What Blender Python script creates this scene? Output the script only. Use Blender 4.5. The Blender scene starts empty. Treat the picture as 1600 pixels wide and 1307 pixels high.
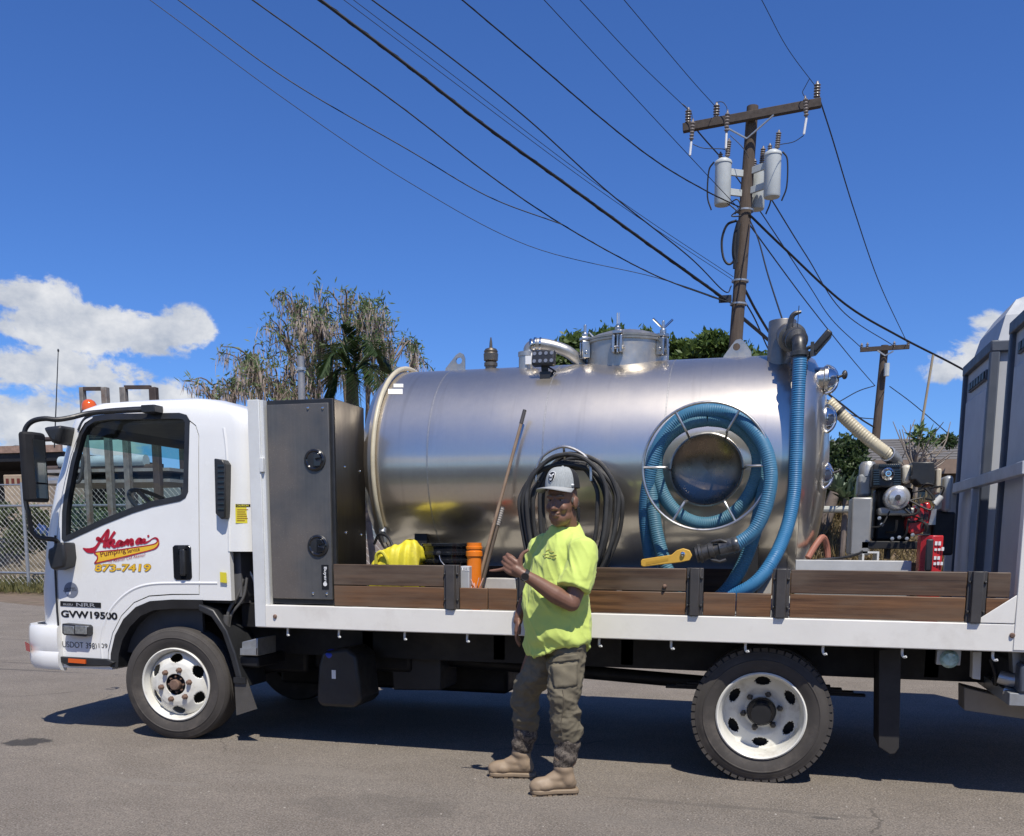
import bpy, bmesh, math, random
import numpy as np
from mathutils import Vector, Matrix, noise
from math import sin, cos, pi, radians, sqrt, atan2

S = bpy.context.scene
C = S.collection
RND = random.Random(7)

# ------------------------------------------------------------------ camera
CAM_POS = np.array([0.0, -5.5333, 1.4371])
YAW, PITCH, ROLL = -0.2753, -0.1470, 0.0044
FPX, CX, CY = 1463.74, 800.0, 1059.6          # focal length and principal point for a 1600 px wide frame
def _axes():
    cy, sy, cp, sp = cos(YAW), sin(YAW), cos(PITCH), sin(PITCH)
    f = np.array([sy*cp, cy*cp, sp]); r = np.array([cy, -sy, 0.0]); u = np.cross(r, f)
    return cos(ROLL)*r + sin(ROLL)*u, -sin(ROLL)*r + cos(ROLL)*u, f
CR, CU, CF = _axes()
cam_data = bpy.data.cameras.new('camera')
cam_data.sensor_fit = 'HORIZONTAL'; cam_data.sensor_width = 36.0
cam_data.lens = FPX/1600*36
cam_data.shift_y = (CY-653.5)/1600
cam_data.clip_start = 0.05; cam_data.clip_end = 20000
cam = bpy.data.objects.new('camera', cam_data); C.objects.link(cam)
cam.matrix_world = Matrix(((CR[0], CU[0], -CF[0], CAM_POS[0]), (CR[1], CU[1], -CF[1], CAM_POS[1]),
                           (CR[2], CU[2], -CF[2], CAM_POS[2]), (0, 0, 0, 1)))
S.camera = cam
def ray(x, y):
    return CF + (x-CX)/FPX*CR - (y-CY)/FPX*CU
def P(x, y, Y):                      # point of the plane at depth Y that the survey pixel x, y shows
    d = ray(x, y); t = (Y-CAM_POS[1])/d[1]; return Vector(CAM_POS+t*d)
def G(x, y, Z=0.0):
    d = ray(x, y); t = (Z-CAM_POS[2])/d[2]; return Vector(CAM_POS+t*d)
def PX(x, y, X):
    d = ray(x, y); t = (X-CAM_POS[0])/d[0]; return Vector(CAM_POS+t*d)

# ------------------------------------------------------------------ light
SUN_TO = Vector((0.30, -0.50, 1.0)).normalized()
sun_d = bpy.data.lights.new('sun', 'SUN'); sun_d.energy = 5.0; sun_d.angle = radians(0.53); sun_d.color = (1.0, 0.94, 0.84)
sun = bpy.data.objects.new('sun', sun_d); C.objects.link(sun)
sun.rotation_euler = SUN_TO.to_track_quat('Z', 'Y').to_euler(); sun.location = (3, -5, 12)

S.view_settings.view_transform = 'Standard'; S.view_settings.look = 'None'
S.view_settings.exposure = 0.0; S.view_settings.gamma = 1.0; S.view_settings.use_curve_mapping = False
S.render.engine = 'CYCLES'
S.cycles.max_bounces = 8; S.cycles.transparent_max_bounces = 24; S.cycles.glossy_bounces = 5; S.cycles.diffuse_bounces = 4
S.cycles.sample_clamp_indirect = 6.0

W = bpy.data.worlds.new('World'); S.world = W; W.use_nodes = True
wn, wl = W.node_tree.nodes, W.node_tree.links
wn.clear()
def wnode(t, **k):
    n = wn.new(t)
    for a, b in k.items(): setattr(n, a, b)
    return n
def wmath(op, a, b=None, c=None):
    n = wnode('ShaderNodeMath', operation=op)
    for i, q in enumerate((a, b, c)):
        if q is None: continue
        if isinstance(q, (int, float)): n.inputs[i].default_value = q
        else: wl.new(q, n.inputs[i])
    return n.outputs[0]
sky = wnode('ShaderNodeTexSky', sky_type='NISHITA', sun_disc=False)
sky.sun_elevation = math.asin(SUN_TO.z); sky.sun_rotation = atan2(SUN_TO.x, SUN_TO.y)
sky.air_density = 1.0; sky.dust_density = 0.0; sky.ozone_density = 3.0; sky.altitude = 30
SKY_STRENGTH = 0.080
tc = wnode('ShaderNodeTexCoord'); sep = wnode('ShaderNodeSeparateXYZ'); wl.new(tc.outputs['Generated'], sep.inputs[0])
az = wmath('ARCTAN2', sep.outputs[0], sep.outputs[1])
el = wmath('ARCSINE', sep.outputs[2])
cmb = wnode('ShaderNodeCombineXYZ'); wl.new(az, cmb.inputs[0]); wl.new(wmath('MULTIPLY', el, 1.25), cmb.inputs[1])
nz = wnode('ShaderNodeTexNoise'); nz.inputs['Scale'].default_value = 15.0; nz.inputs['Detail'].default_value = 9.0
nz.inputs['Roughness'].default_value = 0.62; nz.inputs['Distortion'].default_value = 0.25; wl.new(cmb.outputs[0], nz.inputs['Vector'])
nz2 = wnode('ShaderNodeTexNoise'); nz2.inputs['Scale'].default_value = 22.0; nz2.inputs['Detail'].default_value = 8.0
nz2.inputs['Roughness'].default_value = 0.6
mp2 = wnode('ShaderNodeVectorMath', operation='ADD'); wl.new(cmb.outputs[0], mp2.inputs[0]); mp2.inputs[1].default_value = (3.1, 0.4, 0); wl.new(mp2.outputs[0], nz2.inputs['Vector'])
def azel(x, y):
    d = ray(x, y); d = d/np.linalg.norm(d); return atan2(d[0], d[1]), math.asin(d[2])
CLOUDS = []                                   # centre azimuth, elevation, half widths, weight
for x, y, hw, hh, w in ((30, 458, 105, 34, 1.0), (140, 512, 150, 42, 1.0), (245, 518, 85, 42, 1.15), (40, 585, 200, 46, 1.0), (10, 655, 260, 62, 1.05),
                        (190, 622, 150, 42, 1.0), (1535, 548, 80, 52, 1.1), (1545, 512, 50, 36, 1.1), (1480, 578, 44, 22, .8), (1700, 560, 160, 60, 1.0),
                        (-170, 520, 160, 60, .95), (-260, 640, 220, 80, 1.0), (-500, 560, 260, 90, .9)):
    a, e = azel(x, y); a2, _ = azel(x+hw, y); _, e2 = azel(x, y-hh); CLOUDS.append((a, e, abs(a2-a), abs(e2-e), w))
for a, e, hw, hh, w in ((-2.2, .20, .35, .07, .95), (-2.75, .13, .3, .06, 1.0), (2.9, .22, .25, .06, .9), (2.3, .16, .4, .07, 1.0), (1.6, .2, .3, .06, .95), (1.15, .11, .28, .05, .9), (-1.55, .15, .3, .07, 1.0)):
    CLOUDS.append((a, e, hw, hh, w))
mask = None
for a, e, hw, hh, w in CLOUDS:
    da = wmath('DIVIDE', wmath('SUBTRACT', az, a), hw); de = wmath('DIVIDE', wmath('SUBTRACT', el, e), hh)
    d2 = wmath('ADD', wmath('MULTIPLY', da, da), wmath('MULTIPLY', de, de))
    g = wmath('MULTIPLY', wmath('EXPONENT', wmath('MULTIPLY', d2, -0.8)), w)
    mask = g if mask is None else wmath('MAXIMUM', mask, g)
dens = wmath('ADD', mask, wmath('MULTIPLY', wmath('MULTIPLY', wmath('SUBTRACT', nz.outputs[0], 0.5), 2.6), wmath('MINIMUM', wmath('MULTIPLY', mask, 2.2), 1.0)))
ss = wnode('ShaderNodeMapRange', interpolation_type='SMOOTHSTEP'); wl.new(dens, ss.inputs[0]); ss.inputs[1].default_value = .42; ss.inputs[2].default_value = .72
ss.inputs[3].default_value = 0.0; ss.inputs[4].default_value = .96
cr = wnode('ShaderNodeMapRange'); wl.new(nz2.outputs[0], cr.inputs[0]); cr.inputs[1].default_value = .33; cr.inputs[2].default_value = .68
cc = wnode('ShaderNodeMix', data_type='RGBA'); wl.new(cr.outputs[0], cc.inputs[0])
cc.inputs[6].default_value = (5.6, 6.2, 7.3, 1); cc.inputs[7].default_value = (10.4, 10.5, 10.7, 1)
hs = wnode('ShaderNodeMix', data_type='RGBA', blend_type='MULTIPLY'); hs.inputs[0].default_value = 1.0; wl.new(sky.outputs[0], hs.inputs[6]); hs.inputs[7].default_value = (.60, .97, 1.66, 1)
mx = wnode('ShaderNodeMix', data_type='RGBA'); wl.new(ss.outputs[0], mx.inputs[0]); wl.new(hs.outputs[2], mx.inputs[6]); wl.new(cc.outputs[2], mx.inputs[7])
bg = wnode('ShaderNodeBackground'); bg.inputs[1].default_value = SKY_STRENGTH; wl.new(mx.outputs[2], bg.inputs[0])
wo = wnode('ShaderNodeOutputWorld'); wl.new(bg.outputs[0], wo.inputs[0])

# ------------------------------------------------------------------ helpers: things, meshes
ORG = {}
def thing(name, label, cat, loc=(0, 0, 0), group=None):
    o = bpy.data.objects.new(name, None); C.objects.link(o); o.location = loc; o.empty_display_size = .2
    o['label'] = label; o['category'] = cat
    if group: o['group'] = group
    ORG[o.name] = Vector(loc); return o
def tag(o, label=None, cat=None, group=None, kind=None):
    for k, v in (('label', label), ('category', cat), ('group', group), ('kind', kind)):
        if v: o[k] = v
    return o
def link_mesh(name, me, mats, parent=None, loc=None):
    o = bpy.data.objects.new(name, me); C.objects.link(o)
    if not isinstance(mats, (list, tuple)): mats = [mats]
    if not me.materials:
        for m in mats: me.materials.append(m)
    if parent is not None:
        o.parent = parent
        base = ORG.get(parent.name, Vector((0, 0, 0))); ORG[o.name] = base
    else:
        base = Vector(loc) if loc is not None else Vector((0, 0, 0)); o.location = base; ORG[o.name] = base
    return o
def copy_tree(src, loc, name=None, rotz=None, scale=None, parent=None):
    o = src.copy(); C.objects.link(o)
    if parent is None:
        o.location = loc
        if rotz is not None: o.rotation_euler = (0, 0, rotz)
        if scale is not None: o.scale = scale if hasattr(scale, '__len__') else (scale,)*3
    else: o.parent = parent
    ORG[o.name] = Vector(loc)
    for ch in list(src.children):
        if ch.name != o.name: copy_tree(ch, loc, parent=o)
    return o
def frame_of(d):
    d = Vector(d).normalized(); a = Vector((0, 0, 1)) if abs(d.z) < .9 else Vector((1, 0, 0))
    u = d.cross(a).normalized(); return d, u, d.cross(u).normalized()
class MB:
    def __init__(s): s.v = []; s.f = []; s.m = []; s.mi = 0
    def add(s, vs, fs):
        n = len(s.v); s.v += [tuple(p) for p in vs]; s.f += [tuple(i+n for i in q) for q in fs]; s.m += [s.mi]*len(fs); return s
    def box(s, x0, x1, y0, y1, z0, z1, M=None):
        vs = [Vector((x, y, z)) for z in (z0, z1) for y in (y0, y1) for x in (x0, x1)]
        if M is not None: vs = [M @ v for v in vs]
        return s.add(vs, [(0, 2, 3, 1), (4, 5, 7, 6), (0, 1, 5, 4), (2, 6, 7, 3), (0, 4, 6, 2), (1, 3, 7, 5)])
    def bar(s, a, b, w, h, up=(0, 0, 1)):
        a, b = Vector(a), Vector(b); d = (b-a).normalized(); u = Vector(up)
        sd = d.cross(u)
        if sd.length < 1e-4: sd = d.cross(Vector((1, 0, 0)))
        sd.normalize(); u = sd.cross(d)
        vs = [p+sd*(i*w/2)+u*(j*h/2) for p in (a, b) for j in (-1, 1) for i in (-1, 1)]
        return s.add(vs, [(0, 1, 3, 2), (4, 6, 7, 5), (0, 4, 5, 1), (2, 3, 7, 6), (0, 2, 6, 4), (1, 5, 7, 3)])
    def cyl(s, a, b, r0, r1=None, n=16, caps=True):
        return s.tube([a, b], [r0, r0 if r1 is None else r1], n, caps=caps)
    def tube(s, pts, r, n=8, closed=False, caps=True):
        pts = [Vector(p) for p in pts]; k = len(pts)
        if not hasattr(r, '__len__'): r = [r]*k
        vs = []; prev = None
        for i, p in enumerate(pts):
            if closed: t = pts[(i+1) % k]-pts[i-1]
            else: t = pts[min(i+1, k-1)]-pts[max(i-1, 0)]
            if t.length < 1e-9: t = Vector((0, 0, 1))
            t.normalize()
            if prev is None: _, u, w = frame_of(t)
            else:
                u = prev-t*prev.dot(t)
                if u.length < 1e-6: _, u, w = frame_of(t)
                u.normalize(); w = t.cross(u)
            prev = u
            vs += [p+(u*cos(2*pi*j/n)+w*sin(2*pi*j/n))*r[i] for j in range(n)]
        fs = []
        for i in range(k if closed else k-1):
            a, b = i*n, ((i+1) % k)*n
            fs += [(a+j, a+(j+1) % n, b+(j+1) % n, b+j) for j in range(n)]
        if caps and not closed:
            fs += [tuple(range(n-1, -1, -1)), tuple(range((k-1)*n, k*n))]
        return s.add(vs, fs)
    def lathe(s, prof, o, ax, n=32, a0=0.0, a1=2*pi, capends=False):      # prof: (radius, along)
        o = Vector(o); d, u, w = frame_of(ax); full = abs(a1-a0-2*pi) < 1e-6; m = n if full else n+1
        vs = []
        for (r, h) in prof:
            vs += [o+d*h+(u*cos(a0+(a1-a0)*j/n)+w*sin(a0+(a1-a0)*j/n))*max(r, 1e-5) for j in range(m)]
        fs = []
        for i in range(len(prof)-1):
            for j in range(n):
                j2 = (j+1) % m; fs.append((i*m+j, i*m+j2, (i+1)*m+j2, (i+1)*m+j))
        if capends: fs += [tuple(range(m-1, -1, -1)), tuple(range((len(prof)-1)*m, len(prof)*m))]
        return s.add(vs, fs)
    def prism(s, poly, fn, d0, d1):           # fn(u, v, d) -> point
        n = len(poly); vs = [fn(u, v, d0) for u, v in poly]+[fn(u, v, d1) for u, v in poly]
        fs = [tuple(range(n-1, -1, -1)), tuple(range(n, 2*n))]+[(i, (i+1) % n, n+(i+1) % n, n+i) for i in range(n)]
        return s.add(vs, fs)
    def prismY(s, pts, y0, y1):               # pts are (x, z)
        return s.prism(pts, lambda u, v, d: Vector((u, d, v)), y0, y1)
    def ell(s, c, r, nu=16, nv=10, M=None):
        c = Vector(c)
        if not hasattr(r, '__len__'): r = (r, r, r)
        vs = []
        for i in range(nv+1):
            th = pi*i/nv
            for j in range(nu):
                ph = 2*pi*j/nu; p = Vector((r[0]*sin(th)*cos(ph), r[1]*sin(th)*sin(ph), r[2]*cos(th)))
                vs.append(c+(M @ p if M is not None else p))
        fs = [(i*nu+j, i*nu+(j+1) % nu, (i+1)*nu+(j+1) % nu, (i+1)*nu+j) for i in range(nv) for j in range(nu)]
        return s.add(vs, fs)
    def mesh(s, name='m', off=Vector((0, 0, 0)), smooth=35):
        me = bpy.data.meshes.new(name)
        me.from_pydata([tuple(Vector(v)-off) for v in s.v], [], s.f); me.validate()
        bm = bmesh.new(); bm.from_mesh(me)
        bmesh.ops.remove_doubles(bm, verts=bm.verts, dist=1e-5)
        bmesh.ops.recalc_face_normals(bm, faces=bm.faces); bm.to_mesh(me); bm.free()
        if len(set(s.m)) > 1 and len(me.polygons) == len(s.m): me.polygons.foreach_set('material_index', s.m)
        if smooth: me.shade_smooth(); me.set_sharp_from_angle(angle=radians(smooth))
        return me
    def build(s, name, mat, parent=None, loc=None, bevel=0, smooth=35, seg=2):
        off = ORG.get(parent.name, Vector((0, 0, 0))) if parent is not None else (Vector(loc) if loc is not None else Vector((0, 0, 0)))
        o = link_mesh(name, s.mesh(name, off, smooth), mat, parent, loc)
        if bevel:
            b = o.modifiers.new('bevel', 'BEVEL'); b.width = bevel; b.segments = seg; b.limit_method = 'ANGLE'; b.angle_limit = radians(40); b.harden_normals = False
        return o
def curve_pts(pts, n=8):                      # Catmull-Rom through points
    pts = [Vector(p) for p in pts]; q = [pts[0]*2-pts[1]]+pts+[pts[-1]*2-pts[-2]]; out = []
    for i in range(1, len(q)-2):
        for k in range(n):
            t = k/n; a, b, c, d = q[i-1], q[i], q[i+1], q[i+2]
            out.append(.5*((2*b)+(c-a)*t+(2*a-5*b+4*c-d)*t*t+(3*b-a-3*c+d)*t*t*t))
    out.append(pts[-1]); return out
def evaluated(ob):
    bpy.context.view_layer.update(); dg = bpy.context.evaluated_depsgraph_get()
    me = bpy.data.meshes.new_from_object(ob.evaluated_get(dg)); return me
def temp(me):
    o = bpy.data.objects.new('temp', me); C.objects.link(o); return o
def drop(o):
    bpy.data.objects.remove(o, do_unlink=True)
def boolean(me, cutter_me, op='DIFFERENCE'):
    a, b = temp(me), temp(cutter_me); m = a.modifiers.new('b', 'BOOLEAN'); m.object = b; m.operation = op; m.solver = 'EXACT'
    r = evaluated(a); drop(a); drop(b); return r
def remesh(mb, voxel, it=4, fac=.5, disp=None):
    o = temp(mb.mesh('t', smooth=0)); m = o.modifiers.new('r', 'REMESH'); m.mode = 'VOXEL'; m.voxel_size = voxel; m.use_smooth_shade = True
    if it: k = o.modifiers.new('s', 'SMOOTH'); k.iterations = it; k.factor = fac
    me = evaluated(o); drop(o)
    if disp:
        n = len(me.vertices); co = np.empty(n*3, 'f'); no = np.empty(n*3, 'f'); me.vertices.foreach_get('co', co); me.vertices.foreach_get('normal', no)
        out = [c for k in range(n) for c in disp(Vector(co[k*3:k*3+3]), Vector(no[k*3:k*3+3]))]; me.vertices.foreach_set('co', out); me.update()
    me.shade_smooth(); return me
def shift_mesh(me, off):
    me.transform(Matrix.Translation(-Vector(off))); return me
def text_mesh(txt, size, bold=0.0, shear=0.0, extrude=.001, align='LEFT', spacing=1.0):
    cu = bpy.data.curves.new('t', 'FONT'); cu.body = txt; cu.size = size; cu.offset = bold; cu.shear = shear; cu.extrude = extrude; cu.align_x = align; cu.space_character = spacing
    o = temp(cu); me = evaluated(o); drop(o); return me
def place_text(me, origin, right, up, width=None, height=None):
    r, u = Vector(right).normalized(), Vector(up).normalized(); n = r.cross(u)
    xs = [v.co.x for v in me.vertices]; ys = [v.co.y for v in me.vertices]
    sx = width/(max(xs)-min(xs)) if width else 1; sy = height/(max(ys)-min(ys)) if height else sx
    if not width: sx = sy
    x0, y0 = min(xs), min(ys)
    for v in me.vertices: v.co = Vector(origin)+r*((v.co.x-x0)*sx)+u*((v.co.y-y0)*sy)+n*v.co.z
    return me

# ------------------------------------------------------------------ materials
def nt(name):
    m = bpy.data.materials.new(name); m.use_nodes = True; t = m.node_tree; t.nodes.clear()
    out = t.nodes.new('ShaderNodeOutputMaterial'); b = t.nodes.new('ShaderNodeBsdfPrincipled'); t.links.new(b.outputs[0], out.inputs[0])
    return m, t, b, out
def _noise(t, scale, detail=4, rough=.55, vec=None, mapscale=None, seed=0.0):
    tc = t.nodes.new('ShaderNodeTexCoord'); n = t.nodes.new('ShaderNodeTexNoise')
    n.inputs['Scale'].default_value = scale; n.inputs['Detail'].default_value = detail; n.inputs['Roughness'].default_value = rough
    mp = t.nodes.new('ShaderNodeMapping'); mp.inputs['Scale'].default_value = mapscale or (1, 1, 1); mp.inputs['Location'].default_value = (seed, seed*.7, seed*.3)
    t.links.new(tc.outputs['Object'], mp.inputs[0]); t.links.new(mp.outputs[0], n.inputs['Vector']); return n
def ramp(t, src, a, b, v0=0.0, v1=1.0):
    r = t.nodes.new('ShaderNodeMapRange'); t.links.new(src, r.inputs[0]); r.inputs[1].default_value = a; r.inputs[2].default_value = b
    r.inputs[3].default_value = v0; r.inputs[4].default_value = v1; return r.outputs[0]
def mixc(t, fac, c1, c2):
    m = t.nodes.new('ShaderNodeMix'); m.data_type = 'RGBA'
    if isinstance(fac, (int, float)): m.inputs[0].default_value = fac
    else: t.links.new(fac, m.inputs[0])
    for i, c in ((6, c1), (7, c2)):
        if isinstance(c, (tuple, list)): m.inputs[i].default_value = (*c[:3], 1)
        else: t.links.new(c, m.inputs[i])
    return m.outputs[2]
def mat(name, col, rough=.5, metal=0.0, var=.12, scale=6, bump=0.0, bscale=60, dirt=None, dirt_amt=.5, dscale=2.5, coat=0.0, mapscale=None, rvar=.1, spec=None, bdist=.004, sheen=0):
    m, t, b, out = nt(name); col = tuple(col[:3])
    n = _noise(t, scale, 5, .6, mapscale=mapscale)
    lo, hi = tuple(c*(1-var) for c in col), tuple(min(1, c*(1+var)) for c in col)
    c = mixc(t, ramp(t, n.outputs[0], .3, .7), lo, hi)
    if dirt is not None:
        d = _noise(t, dscale, 8, .68, seed=5.3); c = mixc(t, ramp(t, d.outputs[0], .52, .72, 0, dirt_amt), c, dirt)
    t.links.new(c, b.inputs['Base Color'])
    b.inputs['Metallic'].default_value = metal
    rn = _noise(t, scale*2.3, 6, .65, seed=2.2, mapscale=mapscale)
    t.links.new(ramp(t, rn.outputs[0], .3, .7, max(.02, rough-rvar), min(1, rough+rvar)), b.inputs['Roughness'])
    if coat: b.inputs['Coat Weight'].default_value = coat; b.inputs['Coat Roughness'].default_value = .06
    if spec is not None: b.inputs['Specular IOR Level'].default_value = spec
    if sheen: b.inputs['Sheen Weight'].default_value = sheen
    if bump:
        bn = _noise(t, bscale, 4, .6, seed=1.1, mapscale=mapscale); bp = t.nodes.new('ShaderNodeBump'); bp.inputs['Strength'].default_value = bump; bp.inputs['Distance'].default_value = bdist
        t.links.new(bn.outputs[0], bp.inputs['Height']); t.links.new(bp.outputs[0], b.inputs['Normal'])
    return m
def leafmat(name, c1, c2, trans=.35, rough=.5):
    m, t, b, out = nt(name)
    g = t.nodes.new('ShaderNodeNewGeometry'); n = _noise(t, .9, 3)
    f = t.nodes.new('ShaderNodeMath'); f.operation = 'ADD'; t.links.new(ramp(t, g.outputs['Random Per Island'], 0, 1, 0, .75), f.inputs[0]); t.links.new(ramp(t, n.outputs[0], .35, .65, -.15, .35), f.inputs[1])
    c = mixc(t, f.outputs[0], c1, c2); t.links.new(c, b.inputs['Base Color']); b.inputs['Roughness'].default_value = rough
    tr = t.nodes.new('ShaderNodeBsdfTranslucent'); t.links.new(c, tr.inputs[0]); ms = t.nodes.new('ShaderNodeMixShader'); ms.inputs[0].default_value = trans
    t.links.new(b.outputs[0], ms.inputs[1]); t.links.new(tr.outputs[0], ms.inputs[2]); t.links.new(ms.outputs[0], out.inputs[0]); return m
def glassmat(name, tint, refl=1.0, rough=.02):
    m, t, b, out = nt(name); t.nodes.remove(b)
    tr = t.nodes.new('ShaderNodeBsdfTransparent'); tr.inputs[0].default_value = (*tint, 1)
    gl = t.nodes.new('ShaderNodeBsdfGlossy'); gl.inputs['Roughness'].default_value = rough
    fr = t.nodes.new('ShaderNodeFresnel'); ge = t.nodes.new('ShaderNodeNewGeometry'); t.links.new(ramp(t, ge.outputs['Backfacing'], 0, 1, 1.45, 1/1.45), fr.inputs[0])
    mm = t.nodes.new('ShaderNodeMath'); mm.operation = 'MULTIPLY'; mm.inputs[1].default_value = refl; t.links.new(fr.outputs[0], mm.inputs[0])
    ms = t.nodes.new('ShaderNodeMixShader'); t.links.new(mm.outputs[0], ms.inputs[0]); t.links.new(tr.outputs[0], ms.inputs[1]); t.links.new(gl.outputs[0], ms.inputs[2]); t.links.new(ms.outputs[0], out.inputs[0])
    return m
# ------------------------------------------------------------------ material library
M = {}
M['paint'] = mat('white_cab_paint', (.80, .80, .775), .26, var=.02, scale=1.2, spec=.35, coat=.3, rvar=.04, dirt=(.62, .60, .56), dirt_amt=.22, dscale=1.6)
M['rail'] = mat('worn_white_rail_paint', (.755, .735, .675), .5, spec=.3, var=.04, scale=3, dirt=(.42, .37, .31), dirt_amt=.30, dscale=3.2, bump=.12, bscale=25)
M['postpaint'] = mat('pale_grey_paint', (.67, .68, .665), .4, var=.05, scale=2, dirt=(.4, .38, .35), dirt_amt=.25, bump=.1, bscale=20)
M['black'] = mat('black_plastic', (.022, .023, .025), .42, var=.25, scale=9, bump=.08, bscale=250, dirt=(.07, .065, .06), dirt_amt=.35)
M['mirrorcase'] = mat('mirror_case_black', (.018, .018, .02), .7, var=.2, spec=.25)
M['blackgloss'] = mat('gloss_black', (.012, .013, .016), .12, var=.1, coat=.4)
M['chassis'] = mat('chassis_black', (.010, .010, .011), .6, var=.3, dirt=(.05, .045, .04), dirt_amt=.5)
M['rubber'] = mat('tyre_rubber', (.055, .049, .044), .8, var=.18, scale=5, dirt=(.145, .125, .105), dirt_amt=.55, dscale=5, bump=.15, bscale=120)
M['rim'] = mat('white_steel_rim', (.72, .71, .645), .33, var=.03, scale=6, dirt=(.30, .25, .19), dirt_amt=.5, dscale=9, coat=.2)
M['rust'] = mat('rusty_brown_steel', (.17, .105, .075), .75, var=.3, scale=30, bump=.3, bscale=150)
M['greysteel'] = mat('painted_grey_steel', (.34, .36, .37), .45, metal=.3, var=.1, dirt=(.2, .17, .14), dirt_amt=.4)
M['galv'] = mat('galvanised_steel', (.46, .47, .47), .42, metal=.75, var=.12, scale=20, dirt=(.3, .27, .22), dirt_amt=.3)
M['chrome'] = mat('polished_steel', (.74, .74, .72), .14, metal=1.0, var=.06, rvar=.05)
M['wire'] = mat('steel_rod', (.52, .51, .49), .34, metal=.9, var=.1)
M['dash'] = mat('dash_plastic', (.055, .057, .06), .6, var=.1)
M['liner'] = mat('headliner_grey', (.10, .10, .105), .8, var=.1)
M['seat'] = mat('seat_cloth', (.06, .062, .07), .85, var=.2, bump=.2, bscale=300)
M['orange_lens'] = mat('amber_lens', (.62, .10, .012), .15, var=.1, coat=.5)
M['red_lens'] = mat('red_reflector', (.55, .02, .03), .2, var=.15, scale=40)
M['clear_lens'] = mat('clear_lens', (.42, .43, .44), .12, metal=.6, var=.3, scale=60, coat=.6)
M['glass'] = glassmat('cab_glass', (.80, .86, .855), .7)
M['shade_glass'] = glassmat('windscreen_sun_band', (.30, .56, .53), .8)
M['mirrorface'] = mat('mirror_face', (.7, .72, .74), .03, metal=1.0, var=.01, rvar=.01)
M['yellow_label'] = mat('yellow_label', (.72, .62, .04), .5, var=.06)
M['white_print'] = mat('white_print', (.78, .78, .76), .5, var=.03)
M['black_print'] = mat('black_print', (.012, .012, .013), .4, var=.1)
M['red_print'] = mat('red_print', (.42, .012, .03), .4, var=.05)
M['yellow_print'] = mat('yellow_print', (.82, .50, .035), .4, var=.05)
M['brown_print'] = mat('dark_red_print', (.15, .03, .015), .4, var=.1)
M['gold_edge'] = mat('gold_outline', (.42, .22, .02), .4, var=.1)
M['grey_sticker'] = mat('grey_blue_sticker', (.17, .19, .24), .45, var=.05)
M['grey_print'] = mat('silver_print', (.33, .34, .36), .4, var=.05)
M['cablabel'] = mat('dark_print', (.05, .055, .06), .4, var=.05)

def steelmat():
    m, t, b, out = nt('brushed_stainless_tank')
    b.inputs['Metallic'].default_value = 1.0; b2 = t.nodes.new('ShaderNodeBsdfPrincipled'); b2.inputs['Metallic'].default_value = 1.0; b2.inputs['Roughness'].default_value = .43
    ms = t.nodes.new('ShaderNodeMixShader'); t.links.new(b.outputs[0], ms.inputs[1]); t.links.new(b2.outputs[0], ms.inputs[2]); t.links.new(ms.outputs[0], out.inputs[0])
    st = _noise(t, 1.0, 6, .7, mapscale=(95, 3, 3)); st2 = _noise(t, 1.0, 4, .6, mapscale=(9, .8, .8), seed=3); cl = _noise(t, 2.2, 6, .62, seed=7)
    f = t.nodes.new('ShaderNodeMath'); f.operation = 'ADD'; t.links.new(ramp(t, st.outputs[0], .3, .7, 0, .30), f.inputs[0]); t.links.new(ramp(t, cl.outputs[0], .3, .72, 0, .6), f.inputs[1]); t.links.new(ramp(t, cl.outputs[0], .35, .65, .44, .64), ms.inputs[0])
    c = mixc(t, f.outputs[0], (.745, .685, .60), (.625, .575, .505))
    sm = _noise(t, 1.0, 3, .6, mapscale=(14, 1.1, .9), seed=11); c = mixc(t, ramp(t, sm.outputs[0], .58, .72, 0, .25), c, (.36, .33, .29))
    sep = t.nodes.new('ShaderNodeSeparateXYZ'); tcn = t.nodes.new('ShaderNodeTexCoord'); t.links.new(tcn.outputs['Object'], sep.inputs[0])
    t.links.new(c, b.inputs['Base Color']); t.links.new(c, b2.inputs['Base Color'])
    rr = t.nodes.new('ShaderNodeMath'); rr.operation = 'ADD'; t.links.new(ramp(t, st2.outputs[0], .3, .7, .14, .18), rr.inputs[0]); t.links.new(ramp(t, st.outputs[0], .3, .7, -.02, .03), rr.inputs[1])
    t.links.new(rr.outputs[0], b.inputs['Roughness'])
    bp = t.nodes.new('ShaderNodeBump'); bp.inputs['Strength'].default_value = .10; bp.inputs['Distance'].default_value = .003
    hs_ = t.nodes.new('ShaderNodeMath'); hs_.operation = 'ADD'; big = _noise(t, 2.6, 2, .4, seed=4); t.links.new(ramp(t, st.outputs[0], 0, 1, 0, .25), hs_.inputs[0]); t.links.new(ramp(t, big.outputs[0], 0, 1, 0, 3.0), hs_.inputs[1])
    t.links.new(hs_.outputs[0], bp.inputs['Height']); t.links.new(bp.outputs[0], b.inputs['Normal'])
    return m
M['steel'] = steelmat()
M['steelplain'] = mat('stainless_fitting', (.56, .545, .515), .30, metal=1.0, var=.12, scale=14, dirt=(.3, .28, .25), dirt_amt=.4, rvar=.1)
M['hatchsteel'] = mat('weathered_stainless_hatch', (.47, .455, .42), .42, metal=.85, var=.14, scale=8, dirt=(.33, .3, .25), dirt_amt=.5)
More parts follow.
